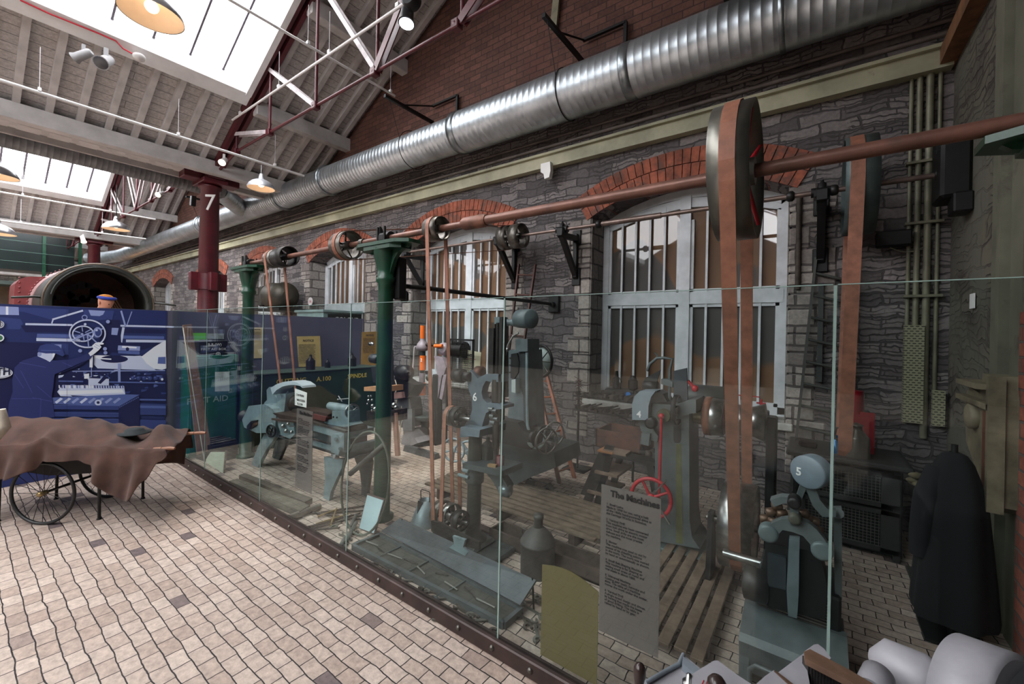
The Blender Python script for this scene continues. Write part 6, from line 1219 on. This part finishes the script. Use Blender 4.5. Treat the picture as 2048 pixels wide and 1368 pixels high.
# wall fittings
t = thing('junction_box', 'black box with drooping cable on stone wall behind wide belt', 'junction box', at(1787, 478, Y=YW)); c = at(1787, 478, Y=YW-.05); m = MB().box(c, (.22, .1, .13), None, .01); m.build('body', BLACK, t)
MB().tube([c+V(-.02+.03*i, .02, -.065-.05*math.sin(PI*i/8)) for i in range(9)], .005, 6).build('cable', PIPE, t)
m = MB(); x = at(1597, 500, Y=YW).x; m.rod((x, YW-.03, 2.05), (x, YW-.03, 2.95), .022); one(m, 'rusty_pipe', mat((66, 58, 50), .7, .2, .4, 14, .2), 'rusty vertical pipe on wall right of the large window', 'pipe')
one(MB().xz([(.36+x, 1.9) for x in ()], 0, 0) if 0 else MB().bb((.02, YW-.05, 1.2), (.06, YW-.02, 2.1)), 'steel_strip', mat((60, 66, 64), .6, .3, .2, 8), 'grey steel strip upright on wall below black bracket', 'strip')
# plaster column mouldings on right wall
m = MB(); m.bb((XR-.03, 3.5, 0), (XR+.01, 3.66, 4.7)); m.bb((XR-.05, 3.44, 0), (XR+.01, 3.5, 4.7)); m.bb((XR-.015, 3.25, 0), (XR+.01, 3.42, 4.7)); struct(m, 'trim_9', mat((100, 100, 86), .7, 0, .2, 3, .1, (76, 72, 64), .56))
one(MB().box((XR-.012, 4.1, 1.87), (.008, .09, .1)), 'small_tag', WHITE_T, 'small white tag on the plaster wall near glass top', 'tag')
# forge / plate frame on right wall
t = thing('cast_iron_frame', 'rusty cream cast-iron frame with handwheel fixed to right wall', 'machine', (XR, 3.4, .8)); CF = mat((120, 112, 92), .6, .2, .3, 6, .1, (92, 62, 46), .6)
m = MB(); pts = [(3.2, .75), (3.3, .7), (3.75, .98), (3.8, 1.25), (3.7, 1.32), (3.5, 1.3), (3.46, 1.42), (3.24, 1.42), (3.2, 1.3)]; m.yz(pts, XR-.1, XR-.01); m.build('frame', CF, t)
m = MB(); m.yz([(3.26, .8), (3.36, .82), (3.36, 1.22), (3.26, 1.22)], XR-.12, XR-.1); m.build('rust_plate', mat((96, 58, 42), .7, .2, .3, 8), t)
m = MB(); m.lath((XR-.1, 3.56, 1.16), (-1, 0, 0), [(0, .07), (.03, .075), (.04, .06), (.05, 0)], 24); m.build('round_boss', CF, t)
m = MB(); m.bb((XR-.14, 3.18, .72), (XR-.08, 3.22, 1.42)); m.bb((XR-.14, 3.2, 1.24), (XR-.08, 3.8, 1.27)); m.bb((XR-.16, 3.3, 1.34), (XR-.05, 3.7, 1.37)); m.build('ribs', CF, t)
# dark coat on stand
t = thing('hanging_coat', 'long black coat hanging from a stand in dark right corner', 'coat', (.62, 3.25, .1))
m = MB(); c = V(.62, 3.22, 0); N = 28; rows = [(1.0, .02, .02), (.985, .05, .045), (.94, .075, .06), (.85, .1, .08), (.7, .125, .09), (.5, .14, .1), (.3, .155, .11), (.14, .165, .12), (.1, .16, .12)]; vs = []; fs = []
for i, (z, rx, ry) in enumerate(rows):
    for j in range(N): q = 2*PI*j/N; f = 1+.1*math.sin(q*5+i*.2)*min(1, i/4); vs.append(c+V(rx*f*math.cos(q), ry*f*math.sin(q), z))
for i in range(len(rows)-1):
    for j in range(N): fs.append([i*N+j, i*N+(j+1) % N, (i+1)*N+(j+1) % N, (i+1)*N+j])
m.add(vs, fs, True); m.build('coat_body', mat((10, 11, 14), .95, 0, .25, 8), t)
m = MB(); m.tube([c+V(-.06, 0, .9), c+V(-.11, -.03, .75), c+V(-.13, -.04, .55), c+V(-.13, -.03, .42)], [.05, .055, .05, .045], 12); m.build('sleeve', mat((10, 11, 16), .95, 0, .25, 8), t)
MB().rod((.62, 3.22, 0), (.62, 3.22, 1.04), .014).build('stand_post', BLACK, t); MB().bb((.5, 3.1, 0), (.74, 3.34, .015)).build('stand_foot', BLACK, t)
t = thing('leather_gloves_stand', 'black iron post stand holding crumpled tan gloves near cabinet', 'stand', (.62, 3.85, 0)); t.name = 'iron_post_stand'
m = MB(); m.bb((.62, 3.83, 0), (.67, 3.88, .62)); m.build('post', BLACK, t); MB().bb((.54, 3.72, 0), (.8, 4.0, .02), .005).build('foot_plate', mat((70, 72, 68), .6, .2, .2, 8), t)
random.seed(8); m = MB()
for i in range(9): m.ball((.6+random.uniform(-.05, .08), 3.84+random.uniform(-.05, .05), .65+random.uniform(-.02, .05)), .035, 10, 8, (1.3, .8, .6))
one(m, 'crumpled_gloves', mat((92, 84, 60), .9, 0, .3, 12, .2), 'crumpled tan work gloves on top of the iron post', 'gloves')
# ================= floor things behind the glass =================
def deck(name, P, n, along, lab, mm, gap=.3, h=.05, cat='duckboard'):
    x0, x1, y0, y1 = P; t = thing(name, lab, cat, ((x0+x1)/2, (y0+y1)/2, 0))
    for i in range(n):
        if along == 'x': w_ = (y1-y0)/n; a = y0+w_*i; m = MB().bb((x0+random.uniform(-.02, .02), a, h-.018), (x1+random.uniform(-.02, .02), a+w_*(1-gap), h), .003)
        else: w_ = (x1-x0)/n; a = x0+w_*i; m = MB().bb((a, y0+random.uniform(-.02, .02), h-.018), (a+w_*(1-gap), y1+random.uniform(-.02, .02), h), .003)
        m.build('slat', mm, t)
    for k in (.1, .5, .88):
        if along == 'x': a = x0+(x1-x0)*k; m = MB().bb((a, y0, 0), (a+.05, y1-.02, h-.018))
        else: a = y0+(y1-y0)*k; m = MB().bb((x0, a, 0), (x1-.02, a+.05, h-.018))
        m.build('bearer', WOOD_D, t)
    return t
DW = mat((112, 96, 80), .75, 0, .3, 10, .1)
deck('duckboard', (-3.05, -1.25, 2.78, 3.42), 8, 'x', 'long slatted wooden duckboard in front of slotting machine', DW, .34, .11)
p1, p2, p3 = at(1325, 1112, Z=.05), at(1482, 1128, Z=.05), at(1410, 1330, Z=.05); deck('duckboard', (p1.x-.02, p2.x-.0, p3.y, p2.y), 6, 'y', 'wide-slatted wooden duckboard beside machine five', mat((116, 98, 82), .75, 0, .3, 10, .1), .25, .06)
a = at(1200, 1000, Z=0); one(MB().box(at(1095, 1110, Z=.03), (1.5, .07, .05), None, .005), 'timber_rail', WOOD_D, 'long dark timber lying in front of the long duckboard', 'timber')
t = thing('timber_trough', 'long dark wooden trough lying behind the big oil can', 'trough', at(1080, 1090, Z=0)); a = at(975, 1085, Z=0); b_ = at(1215, 1165, Z=0)
m = MB(); x0, x1 = a.x, b_.x+.1; y = a.y+.02; m.bb((x0, y, 0), (x1, y+.015, .1)); m.bb((x0, y+.16, 0), (x1, y+.175, .1)); m.bb((x0, y, 0), (x0+.015, y+.17, .1)); m.bb((x0, y, 0), (x1, y+.17, .015)); m.build('trough', mat((80, 68, 60), .7, .1, .3, 9, .08), t)
# oil drum can
c = at(1071, 1140, Z=.0); c = V(-1.47, 2.36, 0); R = .115
t = thing('conical_oil_can', 'big dark round oil can with domed shoulder and narrow neck', 'can', c); OC = mat((74, 72, 70), .6, .3, .25, 7, .06)
MB().lath(c, (0, 0, 1), [(0, R), (.19, R), (.195, R+.004), (.205, R+.004), (.21, R), (.25, R*.8), (.29, R*.42), (.3, R*.3)], 36).build('body', OC, t)
MB().lath(c+V(0, 0, .295), (0, 0, 1), [(0, .03), (.06, .03), (.062, .034), (.085, .034), (.087, 0)], 20).build('neck', OC, t); MB().tube([c+V(-R, 0, .2), c+V(-R-.02, 0, .22), c+V(-R-.01, 0, .25), c+V(-R+.02, 0, .25)], .005, 6).build('handle', OC, t)
c = at(1130, 1195, Z=0); one(MB().lath(c, (0, 0, 1), [(0, .07), (.07, .055), (.09, .03), (.1, .02)], 20), 'small_can', mat((72, 56, 56), .6, .3, .3, 8), 'low rounded dark can half hidden by yellow arched panel', 'can')
# tapered metal bucket with handle
c = at(840, 1052, Z=0)+V(0, .05, 0); t = thing('tapered_jug', 'pale grey tapered metal jug with wire handle by the drill', 'jug', c); TJ = mat((134, 148, 152), .45, .4, .2, 7, .05)
MB().lath(c, (0, 0, 1), [(0, .11), (.02, .112), (.2, .05), (.2, .046), (.05, .09)], 28, False).build('body', TJ, t); m = MB(); z = .19; m.tube([c+V(-.05, 0, z), c+V(-.055, 0, .26), c+V(-.04, 0, .275), c+V(.05, 0, .275), c+V(.055, 0, .26), c+V(.05, 0, z)], .004, 6); m.build('handle', DK_METAL, t)
m = MB(); m.prism([c+V(-.03, -.052, .2), c+V(.03, -.052, .2), c+V(0, -.085, .11)], (0, .004, 0)); m.build('spout_notch', DK_METAL, t)
SPM0 = [mat((132, 130, 122), .5, .4, .3, 12), mat((50, 46, 42), .5, .4, .3, 12)]
# sloping tray of tools
t = thing('display_tray', 'long shallow steel tray with compartments and open grey lid', 'tray', at(880, 1150, Z=0)); TG = mat((88, 96, 98), .5, .3, .2, 6, .05)
q = [at(x, y, Z=.04) for x, y in ((706, 1088), (760, 1066), (1043, 1213), (1008, 1243))]
e1 = (q[3]-q[0]); e2 = (q[1]-q[0]); m = MB(); m.prism([v-V(0, 0, .02) for v in q], (0, 0, -.018)); m.build('tray_floor', mat((74, 74, 68), .6, .2, .3, 9), t)
for a, b_ in ((0, 1), (1, 2), (2, 3), (3, 0)):
    d = (q[b_]-q[a]); m = MB(); n_ = V(-d.y, d.x, 0).normalized()*.012; m.prism([q[a]+n_, q[a]-n_, q[b_]-n_, q[b_]+n_], (0, 0, -.04)); m.build('tray_side', TG, t)
for k in (.2, .42, .68): p = q[0].lerp(q[3], k); m = MB(); m.rod(p-V(0, 0, .01), p+e2-V(0, 0, .01), .005); m.build('divider', TG, t)
random.seed(12)
for i in range(9):
    p = q[0].lerp(q[3], .06+.1*i)+e2*random.uniform(.3, .6)-V(0, 0, .008); d = e1.normalized()*random.uniform(.04, .07)+e2*random.uniform(-.1, .1); one(MB().rod(p-d, p+d, .006, .004, 6), 'small_hand_tool', SPM0[i % 2], 'small hand tool lying in the long steel display tray', 'tool', 'tools in the display tray')
l = [at(x, y, Z=z) for x, y, z in ((762, 1062, .06), (800, 1036, .19), (1072, 1160, .19), (1040, 1210, .06))]; m = MB(); m.prism(l, (0, .01, -.012)); m.build('lid', mat((84, 89, 92), .5, .3, .2, 5, .05), t)
for k in (.02, .98): p = l[1].lerp(l[2], k); MB().rod(p, V(p.x, p.y+.02, 0), .006).build('prop', DK_METAL, t)
# toolbox with gabled ends
c = at(1075, 985, Z=0); t = thing('open_tool_box', 'dark open carrying box with pointed ends on the floor', 'tool box', c); TB = mat((62, 70, 74), .5, .2, .25, 8)
for s_ in (-.11, .12): m = MB(); m.prism([c+V(s_, -.09, 0), c+V(s_, .1, 0), c+V(s_, .1, .06), c+V(s_, .03, .12), c+V(s_, -.03, .12), c+V(s_, -.09, .06)], (.008, 0, 0)); m.build('end_board', TB, t)
m = MB(); m.bb((c.x-.11, c.y-.09, 0), (c.x+.125, c.y+.1, .01)); m.bb((c.x-.11, c.y-.095, 0), (c.x+.125, c.y-.085, .055)); m.build('tray', TB, t); MB().rod(c+V(-.11, 0, .11), c+V(.125, 0, .11), .008).build('handle', TB, t)
MB().bb((c.x-.08, c.y-.098, .015), (c.x+.08, c.y-.095, .022)).build('pale_strip', PAPER, t)
# castings left of the belts
for i, (x, y) in enumerate(((828, 905), (852, 912))):
    c = at(x, y, Z=0); m = MB(); m.xz([(c.x-.14, 0), (c.x+.14, 0), (c.x+.14, .05), (c.x+.1, .08), (c.x-.1, .08), (c.x-.14, .05)], c.y-.03, c.y+.03) if 0 else m.prism([c+V(-.16, -.05, 0), c+V(-.16, .05, 0), c+V(-.16, .03, .07), c+V(-.16, -.03, .07)], (.36, .0, 0)); one(m, 'metal_casting', mat((92, 92, 94), .5, .3, .25, 9), ['left', 'right'][i]+' long grey metal casting on floor by the drill table', 'casting', 'castings on the floor')
# timber baulks by the lathe, roller, bars
c = [at(x, y, Z=.06) for x, y in ((458, 962), (475, 957), (620, 1010), (600, 1022))]; m = MB(); m.prism(c, (0, 0, -.06)); one(m, 'timber_baulk', mat((92, 88, 78), .8, 0, .25, 9, .1), 'long weathered timber baulk nearest glass before lathe', 'timber')
c = [at(x, y, Z=.05) for x, y in ((478, 950), (490, 946), (625, 996), (610, 1004))]; m = MB(); m.prism(c, (0, 0, -.05)); one(m, 'timber_baulk', mat((82, 76, 68), .8, 0, .25, 9, .1), 'second weathered timber baulk under the lathe', 'timber')
one(MB().rod(at(578, 1036, Z=.03), at(640, 1012, Z=.03), .028, .024, 16), 'metal_roller', mat((120, 116, 108), .4, .6, .25, 12), 'short pale metal roller lying near the glass rail', 'roller')
random.seed(21)
for i in range(9):
    p = at(600+random.uniform(0, 70), 1030+random.uniform(-8, 40), Z=.012); q = at(670+random.uniform(0, 80), 1000+random.uniform(-4, 60), Z=.012+.012*(i % 3)); one(MB().rod(p, q, .009, .007, 7), 'tool_bar', [WOOD_D, TM[1], mat((128, 106, 64), .7, 0, .3, 9)][i % 3], 'thin bar or handle in the heap beside the metal roller', 'bar', 'bars heaped before the lathe')
one(MB().tube([at(700, 948, Y=2.0), at(735, 918, Y=2.05), at(770, 888, Y=2.1)], .022, 10), 'round_timber', mat((70, 70, 64), .7, 0, .25, 9), 'thick grey pole leaning diagonally against the green pillar', 'pole')
# hoop
c = at(729, 988, Y=1.95); m = MB(); ax = V(.25, -1, .1).normalized(); d_, u_, w_ = m.frame(ax); a_, b2 = pr(729, 1.95, 60, 988), pr(729, 1.95, 100, 988)
m.tube([c+V(1, .2, 0)*a_*math.cos(q)+V(0, .12, 1)*b2*math.sin(q) for q in [2*PI*i/40 for i in range(40)]], .009, 8, True)
lo = min(v.z for v in m.v); 
for v in m.v: v.z -= lo-.002
one(m, 'metal_hoop', mat((84, 92, 80), .5, .3, .2, 8), 'large thin oval hoop standing on edge before green pillar', 'hoop')
# framed sheets
for (pts, lab, Yp, cc) in ((((735, 990), (767, 1001), (748, 1066), (719, 1056)), 'framed blank pale-blue sheet leaning beside the tool tray', 1.98, (190, 214, 218)), (((413, 904), (450, 904), (445, 958), (411, 960)), 'framed blank cream sheet leaning behind first glass pane', 1.8, (196, 204, 180))):
    P_ = [at(x, y, Y=Yp+(.0 if k > 1 else .05)) for k, (x, y) in enumerate(pts)]; lo = min(p.z for p in P_); P_ = [V(p.x, p.y, p.z) for p in P_]
    t = thing('framed_sheet', lab, 'framed sheet', (sum(p.x for p in P_)/4, Yp, max(0, lo))); cn = sum(P_, V(0, 0, 0))/4
    m = MB(); m.prism([cn+(p-cn)*1.08 for p in P_], (0, .012, 0)); m.build('frame', mat((84, 64, 60), .6, 0, .2, 8), t); m = MB(); m.prism([p-V(0, .003, 0) for p in P_], (0, .003, 0)); m.build('sheet', mat(cc, .7, 0, .05, 5), t)
# loose tools along the rail
SPM = [mat((112, 110, 102), .5, .4, .3, 12, .1), mat((84, 78, 70), .55, .4, .35, 12, .1)]
def spanner(i, px, py, an, L):
    c = at(px, py, Z=.006); d = V(math.cos(an), math.sin(an), 0); n_ = V(-d.y, d.x, 0); m = MB()
    m.prism([c-d*L*.36-n_*.007, c+d*L*.36-n_*.006, c+d*L*.36+n_*.006, c-d*L*.36+n_*.007], (0, 0, .008))
    for s_, r in ((1, .027), (-1, .021)):
        cc = c+d*s_*L*.43; k0 = an if s_ > 0 else an+PI; out = [cc+V(math.cos(k0+q), math.sin(k0+q), 0)*r for q in [.5+(2*PI-1)*j/12 for j in range(13)]]; inn = [cc+V(math.cos(k0+q), math.sin(k0+q), 0)*r*.5 for q in [2*PI-.7-(2*PI-1.4)*j/8 for j in range(9)]]
        m.prism(out+inn, (0, 0, .01))
    one(m, 'rusty_spanner', SPM[i % 2], 'loose rusty spanner lying on floor near the glass rail', 'spanner', 'spanners strewn along the rail')
random.seed(4)
for i, (x, y) in enumerate([(688, 1098), (700, 1118), (726, 1112), (745, 1128), (735, 1138), (768, 1135), (782, 1150), (800, 1148), (815, 1162), (832, 1180), (846, 1168), (868, 1186), (885, 1198), (905, 1190), (690, 1075), (705, 1060), (905, 1235), (930, 1225), (968, 1242), (1050, 1205), (1065, 1222), (1062, 1245), (1072, 1262), (965, 1262), (680, 1045), (1045, 1235), (1058, 1185)]):
    spanner(i, x, y, random.uniform(-1.2, .9), random.uniform(.13, .24))
m = MB(); m.tube([at(x, y, Z=.02) for x, y in ((872, 1196), (880, 1216), (898, 1226), (915, 1228), (925, 1245), (940, 1240))], .015, 8); one(m, 'bent_bracket', mat((78, 84, 84), .5, .5, .25, 9), 'thick S-shaped grey iron bracket on floor near the rail', 'bracket')
m = MB(); 
for p, q in (((700, 1055), (712, 1030)), ((690, 1085), (712, 1045)), ((676, 1100), (690, 1075))): m.rod(at(*p, Z=.02), at(*q, Z=.03), .014)
one(m, 'tongs', mat((104, 108, 104), .5, .4, .25, 9), 'pale grey pair of heavy tongs below leaning framed sheet', 'tongs')
# ================= locomotive boiler with worker beyond the partition =================
BY, BZ, BR_ = 2.27, 2.05, .97
t = thing('locomotive_boiler', 'riveted locomotive boiler with dark open end and maroon firebox', 'boiler', (-15, BY, 0)); BK = mat((38, 40, 38), .45, .3, .3, 4, .05)
m = MB().lath((-14, BY, BZ), (-1, 0, 0), [(.3, BR_-.12), (0, BR_-.16), (-.04, BR_-.14), (-.04, BR_-.02), (-.02, BR_+.01), (.02, BR_+.03), (.2, BR_+.03), (.22, BR_), (1.8, BR_-.0), (1.8, BR_-.04), (.3, BR_-.12)], 56, False); m.build('smokebox_shell', BK, t)
m = MB().ring((-13.98, BY, BZ), (1, 0, 0), BR_+.0, .022, 60, 8); m.build('front_ring', mat((92, 76, 62), .4, .4, .3, 5), t)
m = MB(); m.tube([V(-13.93, BY+(BR_-.12)*math.cos(q), BZ+(BR_-.12)*math.sin(q)+.04) for q in [.1+i*.12 for i in range(25)]], .018, 8); m.build('hand_rail', BK, t)
MB().lath((-15.6, BY, BZ), (1, 0, 0), [(0, BR_-.05), (.01, BR_-.05)], 48).build('tube_plate', mat((70, 46, 36), .8, .1, .35, 4, .1), t)
random.seed(9); m = MB()
for i in range(34): q = random.uniform(1.2, 3.9); r = random.uniform(.2, .85); m.lath((-15.585, BY+r*math.cos(q), BZ+r*math.sin(q)*.7), (1, 0, 0), [(0, .05+.03*(i % 3)), (.004, .05+.03*(i % 3))], 14)
m.build('tube_holes', BLACK, t)
for i in range(7): m = MB(); m.rod((-14.9, BY+.12+.05*i, BZ+.15), (-14.3, BY+.3+.06*i, BZ-.6), .016, None, 6); m.build('loose_tube', mat((120, 88, 66), .5, .4, .3, 6), t)
MA2 = mat((104, 40, 42), .45, 0, .18, 3)
a = at(28, 600, X=-16.2); m = MB(); o = [(a.y, 0.3), (a.y, 2.35)]+[(a.y+.28-.28*math.cos(q), 2.45+.3*math.sin(q)) for q in (.3, .8, 1.2, 1.57)]+[(BY+.4, 2.86), (BY+.4, .3)]; m.yz(o, -17.6, -16.2); m.build('firebox', MA2, t)
m = MB(); m.lath((-16.0, BY, BZ), (-1, 0, 0), [(0, BR_+.0), (.3, BR_+.05), (1.2, BR_+.05)], 48); m.build('firebox_throat', mat((150, 122, 120), .45, 0, .15, 3), t)
m = MB()
for i in range(26): q = 1.3+i*.085; m.ball((-15.95, BY+(BR_+.06)*math.cos(q), BZ+(BR_+.06)*math.sin(q)), .022, 8, 6)
for z in [.9+i*.12 for i in range(16)]: m.ball((-16.19, a.y+.08, z), .022, 8, 6)
for i in range(5): m.bb((-16.19, a.y+.03, 1.95-.09*i), (-16.17, a.y+.9, 1.98-.09*i))
m.build('rivets', MA2, t)
for s_ in (-1, 1): m = MB(); m.tube([(-14.1, BY+s_*(BR_-.02), BZ+.1), (-13.9, BY+s_*(BR_+.12), BZ+.1), (-13.9, BY+s_*(BR_+.45), BZ+.06)], .025, 8); m.build('side_handrail', BK, t)
for x in (-14.6, -15.5, -17.2): MB().bb((x-.12, BY-.7, 0), (x+.12, BY+.7, 1.25)).build('cradle', BK, t)
# the worker (a mannequin): only the scarfed head shows above the picture wall
hx = V(*at(205, 612, X=-8.7)); HZ = 1.945
w_ = thing('person', 'person in blue and orange headscarf working before the open boiler', 'person', (hx.x, hx.y, 0))
SKIN = mat((196, 136, 110), .6, 0, .08, 6); OVER = mat((160, 62, 44), .8, 0, .2, 8)
sk = [((0, 0, .95), (.15, .11)), ((0, 0, 1.2), (.14, .1)), ((.04, 0, 1.45), (.16, .11)), ((.09, 0, 1.58), (.06, .055)), ((.13, 0, 1.68), (.052, .052)),
      ((0, -.1, .88), (.095, .1)), ((.02, -.11, .48), (.065, .07)), ((-.02, -.11, .08), (.045, .05)), ((.14, -.11, .04), (.04, .03)),
      ((0, .1, .88), (.095, .1)), ((.04, .11, .48), (.065, .07)), ((0, .11, .08), (.045, .05)), ((.16, .11, .04), (.04, .03)),
      ((.05, -.2, 1.44), (.055, .055)), ((.18, -.26, 1.2), (.042, .042)), ((.4, -.2, 1.18), (.032, .032)),
      ((.05, .2, 1.44), (.055, .055)), ((.18, .26, 1.2), (.042, .042)), ((.4, .18, 1.2), (.032, .032))]
ed = [(0, 1), (1, 2), (2, 3), (3, 4), (0, 5), (5, 6), (6, 7), (7, 8), (0, 9), (9, 10), (10, 11), (11, 12), (2, 13), (13, 14), (14, 15), (2, 16), (16, 17), (17, 18)]
me = bpy.data.meshes.new('body'); me.from_pydata([V(*p)+V(0, 0, .0) for p, r in sk], ed, []); bo = bpy.data.objects.new('body', me); C.objects.link(bo); bo.parent = w_; bo['_o'] = list(w_.location); me.materials.append(OVER)
sm = bo.modifiers.new('skin', 'SKIN'); sm.use_smooth_shade = True
for v, (p, r) in zip(me.skin_vertices[0].data, sk): v.radius = r
me.skin_vertices[0].data[0].use_root = True; bo.modifiers.new('sub', 'SUBSURF').levels = 2
hc = V(hx.x+.17, hx.y, HZ-.04); fd = V(.75, .55, -.35).normalized(); sd = V(-fd.y, fd.x, 0).normalized(); ud = fd.cross(sd)*-1; ud = sd.cross(fd)*-1 if ud.z < 0 else ud
if ud.z < 0: ud = -ud
def H(f, s, u): return hc+fd*f+sd*s+ud*u
m = MB(); prof = [(-.125, .03, -.02), (-.11, .05, .0), (-.08, .062, .005), (-.04, .075, .0), (0, .085, -.005), (.04, .088, -.01), (.08, .075, -.015), (.105, .045, -.02), (.115, .01, -.02)]; N = 24; vs = []; fs = []
for u, r, f in prof:
    for j in range(N):
        q = 2*PI*j/N; rr = r*(1+.12*math.cos(q)); vs.append(H(f+rr*math.cos(q)*1.12, rr*math.sin(q)*.88, u))
for i in range(len(prof)-1):
    for j in range(N): fs.append([i*N+j, i*N+(j+1) % N, (i+1)*N+(j+1) % N, (i+1)*N+j])
m.add(vs, fs, True)
m.add([H(.095, -.014, -.035), H(.095, .014, -.035), H(.125, 0, -.03), H(.098, 0, .02)], [[0, 1, 2], [0, 2, 3], [1, 3, 2]], True)
for s_ in (-1, 1): m.ball(H(-.005, s_*.078, -.01), .02, 8, 6, (.8, .5, 1.2))
m.rod(H(-.02, 0, -.2), H(-.01, 0, -.08), .05)
m.build('head', SKIN, w_)
m = MB()
for s_ in (-1, 1): m.ball(H(.088, s_*.03, .005), .009, 8, 6)
m.build('eyes', DK_METAL, w_); MB().box(H(.097, 0, -.07), (.012, .035, .008)).build('mouth', mat((150, 70, 64), .6, 0, .1, 5), w_)
m = MB().tube([H(.085*math.cos(q), .095*math.sin(q)*.95, .072+.02*math.cos(q)) for q in [2*PI*i/24 for i in range(24)]], .022, 10, True); m.build('blue_scarf', mat((40, 62, 160), .8, 0, .15, 30), w_)
m = MB().ball(H(-.02, 0, .07), .086, 18, 12, (1, 1, .6)); m.build('orange_scarf', mat((196, 124, 42), .8, 0, .2, 30), w_)
# ================= far glazed gallery =================
t = thing('glazed_gallery', 'dark green glazed upper gallery far beyond the boiler', 'gallery', (-25, 0, 0)); GG = mat((26, 36, 36), .3, .1, .2, 1.5)
MB().bb((-26.5, -10, 3.6), (-25, 3.2, 5.2)).build('upper_panel', GG, t); MB().bb((-27, -10, 5.2), (-24.9, 3.4, 5.35)).build('roof_edge', BLACK, t)
MB().bb((-26.5, -10, 3.0), (-24.9, 3.4, 3.14)).build('floor_edge', mat((60, 72, 68), .5, 0, .15, 3), t)
for y in (-4, -1.9, .2, 2.3, 3.3): MB().bb((-24.95, y, 0), (-24.85, y+.09, 5.3)).build('post', GREEN, t)
for z in (1.2, 3.9, 4.3, 4.7): MB().rod((-24.84, -10, z), (-24.84, 3.3, z), .009, None, 6).build('handrail', mat((70, 100, 90), .4, .2, .15, 4), t)
MB().bb((-27, -10, .0), (-26.6, 3.4, 3.0)).build('lower_wall', mat((112, 96, 80), .7, 0, .3, 1.5), t)
for i, y in enumerate((-2.3, -1.5, .1, .9, 2.4)): MB().ball((-25.6, y, 2.6-.2*(i % 2)), .06, 10, 8).build('small_light', emis((255, 226, 190), 8), t)
MB().bb((-25.3, -3, 5.6), (-25.1, 2.6, 5.75)).build('strip_light', emis((240, 246, 255), 5), t)
t = thing('shop_display', 'warm-lit display niche beside far window behind the boiler', 'display', (-23, 4.2, 0)); MB().bb((-24, 3.5, 0), (-22.6, 4.7, 3.6)).build('booth', mat((150, 110, 84), .6, 0, .3, 2), t); MB().bb((-22.59, 3.8, 2.6), (-22.57, 4.4, 3.3)).build('lit_panel', emis((255, 190, 130), 1.2), t)
# ================= theatre spotlight, then added spots without fixtures that brighten the display and walls =================
def spotl(loc, tgt, watts, size=.6, col=(1, .9, .8), rad=.05, blend=.6):
    l = bpy.data.lights.new('theatre_or_added_spot', 'SPOT'); l.energy = watts; l.spot_size = size; l.spot_blend = blend; l.color = col; l.shadow_soft_size = rad
    o = bpy.data.objects.new('theatre_or_added_spot', l); C.objects.link(o); o.location = loc; o.rotation_euler = (Vector(tgt)-Vector(loc)).to_track_quat('-Z', 'Y').to_euler()
spotl((-3.62, 2.78, 4.75), (-4.3, 3.6, 0), 520, .55)          # theatre spotlight on the truss
spotl((-4.9, 2.2, 4.6), (-6.1, 3.0, 1.2), 240, .8)           # lights the notices and chest
spotl((-4.6, 1.9, 4.5), (-4.0, 2.3, .6), 200, .7)
spotl((-4.4, 2.5, 4.6), (-4.9, 4.75, 1.3), 330, .9, (.95, .97, 1))
spotl((-1.9, 1.9, 4.6), (-2.3, 3.0, .4), 170, .8, (1, .96, .9))
spotl((-7.0, 2.4, 4.5), (-8.6, 4.75, 2.2), 260, 1.0, (.97, .97, 1))
spotl((-12.5, 2.4, 4.5), (-14, 4.75, 2.2), 260, 1.2, (1, .97, .92))             # added spot for the far stone wall
spotl((-8.3, 1.4, 4.4), (-9.6, 2.6, 1.8), 60, .8)
for o in bpy.data.objects:
    if '_o' in o: del o['_o']
    if o.type == 'MESH' and o.parent is None and 'kind' not in o and 'category' not in o: o['kind'] = 'structure'
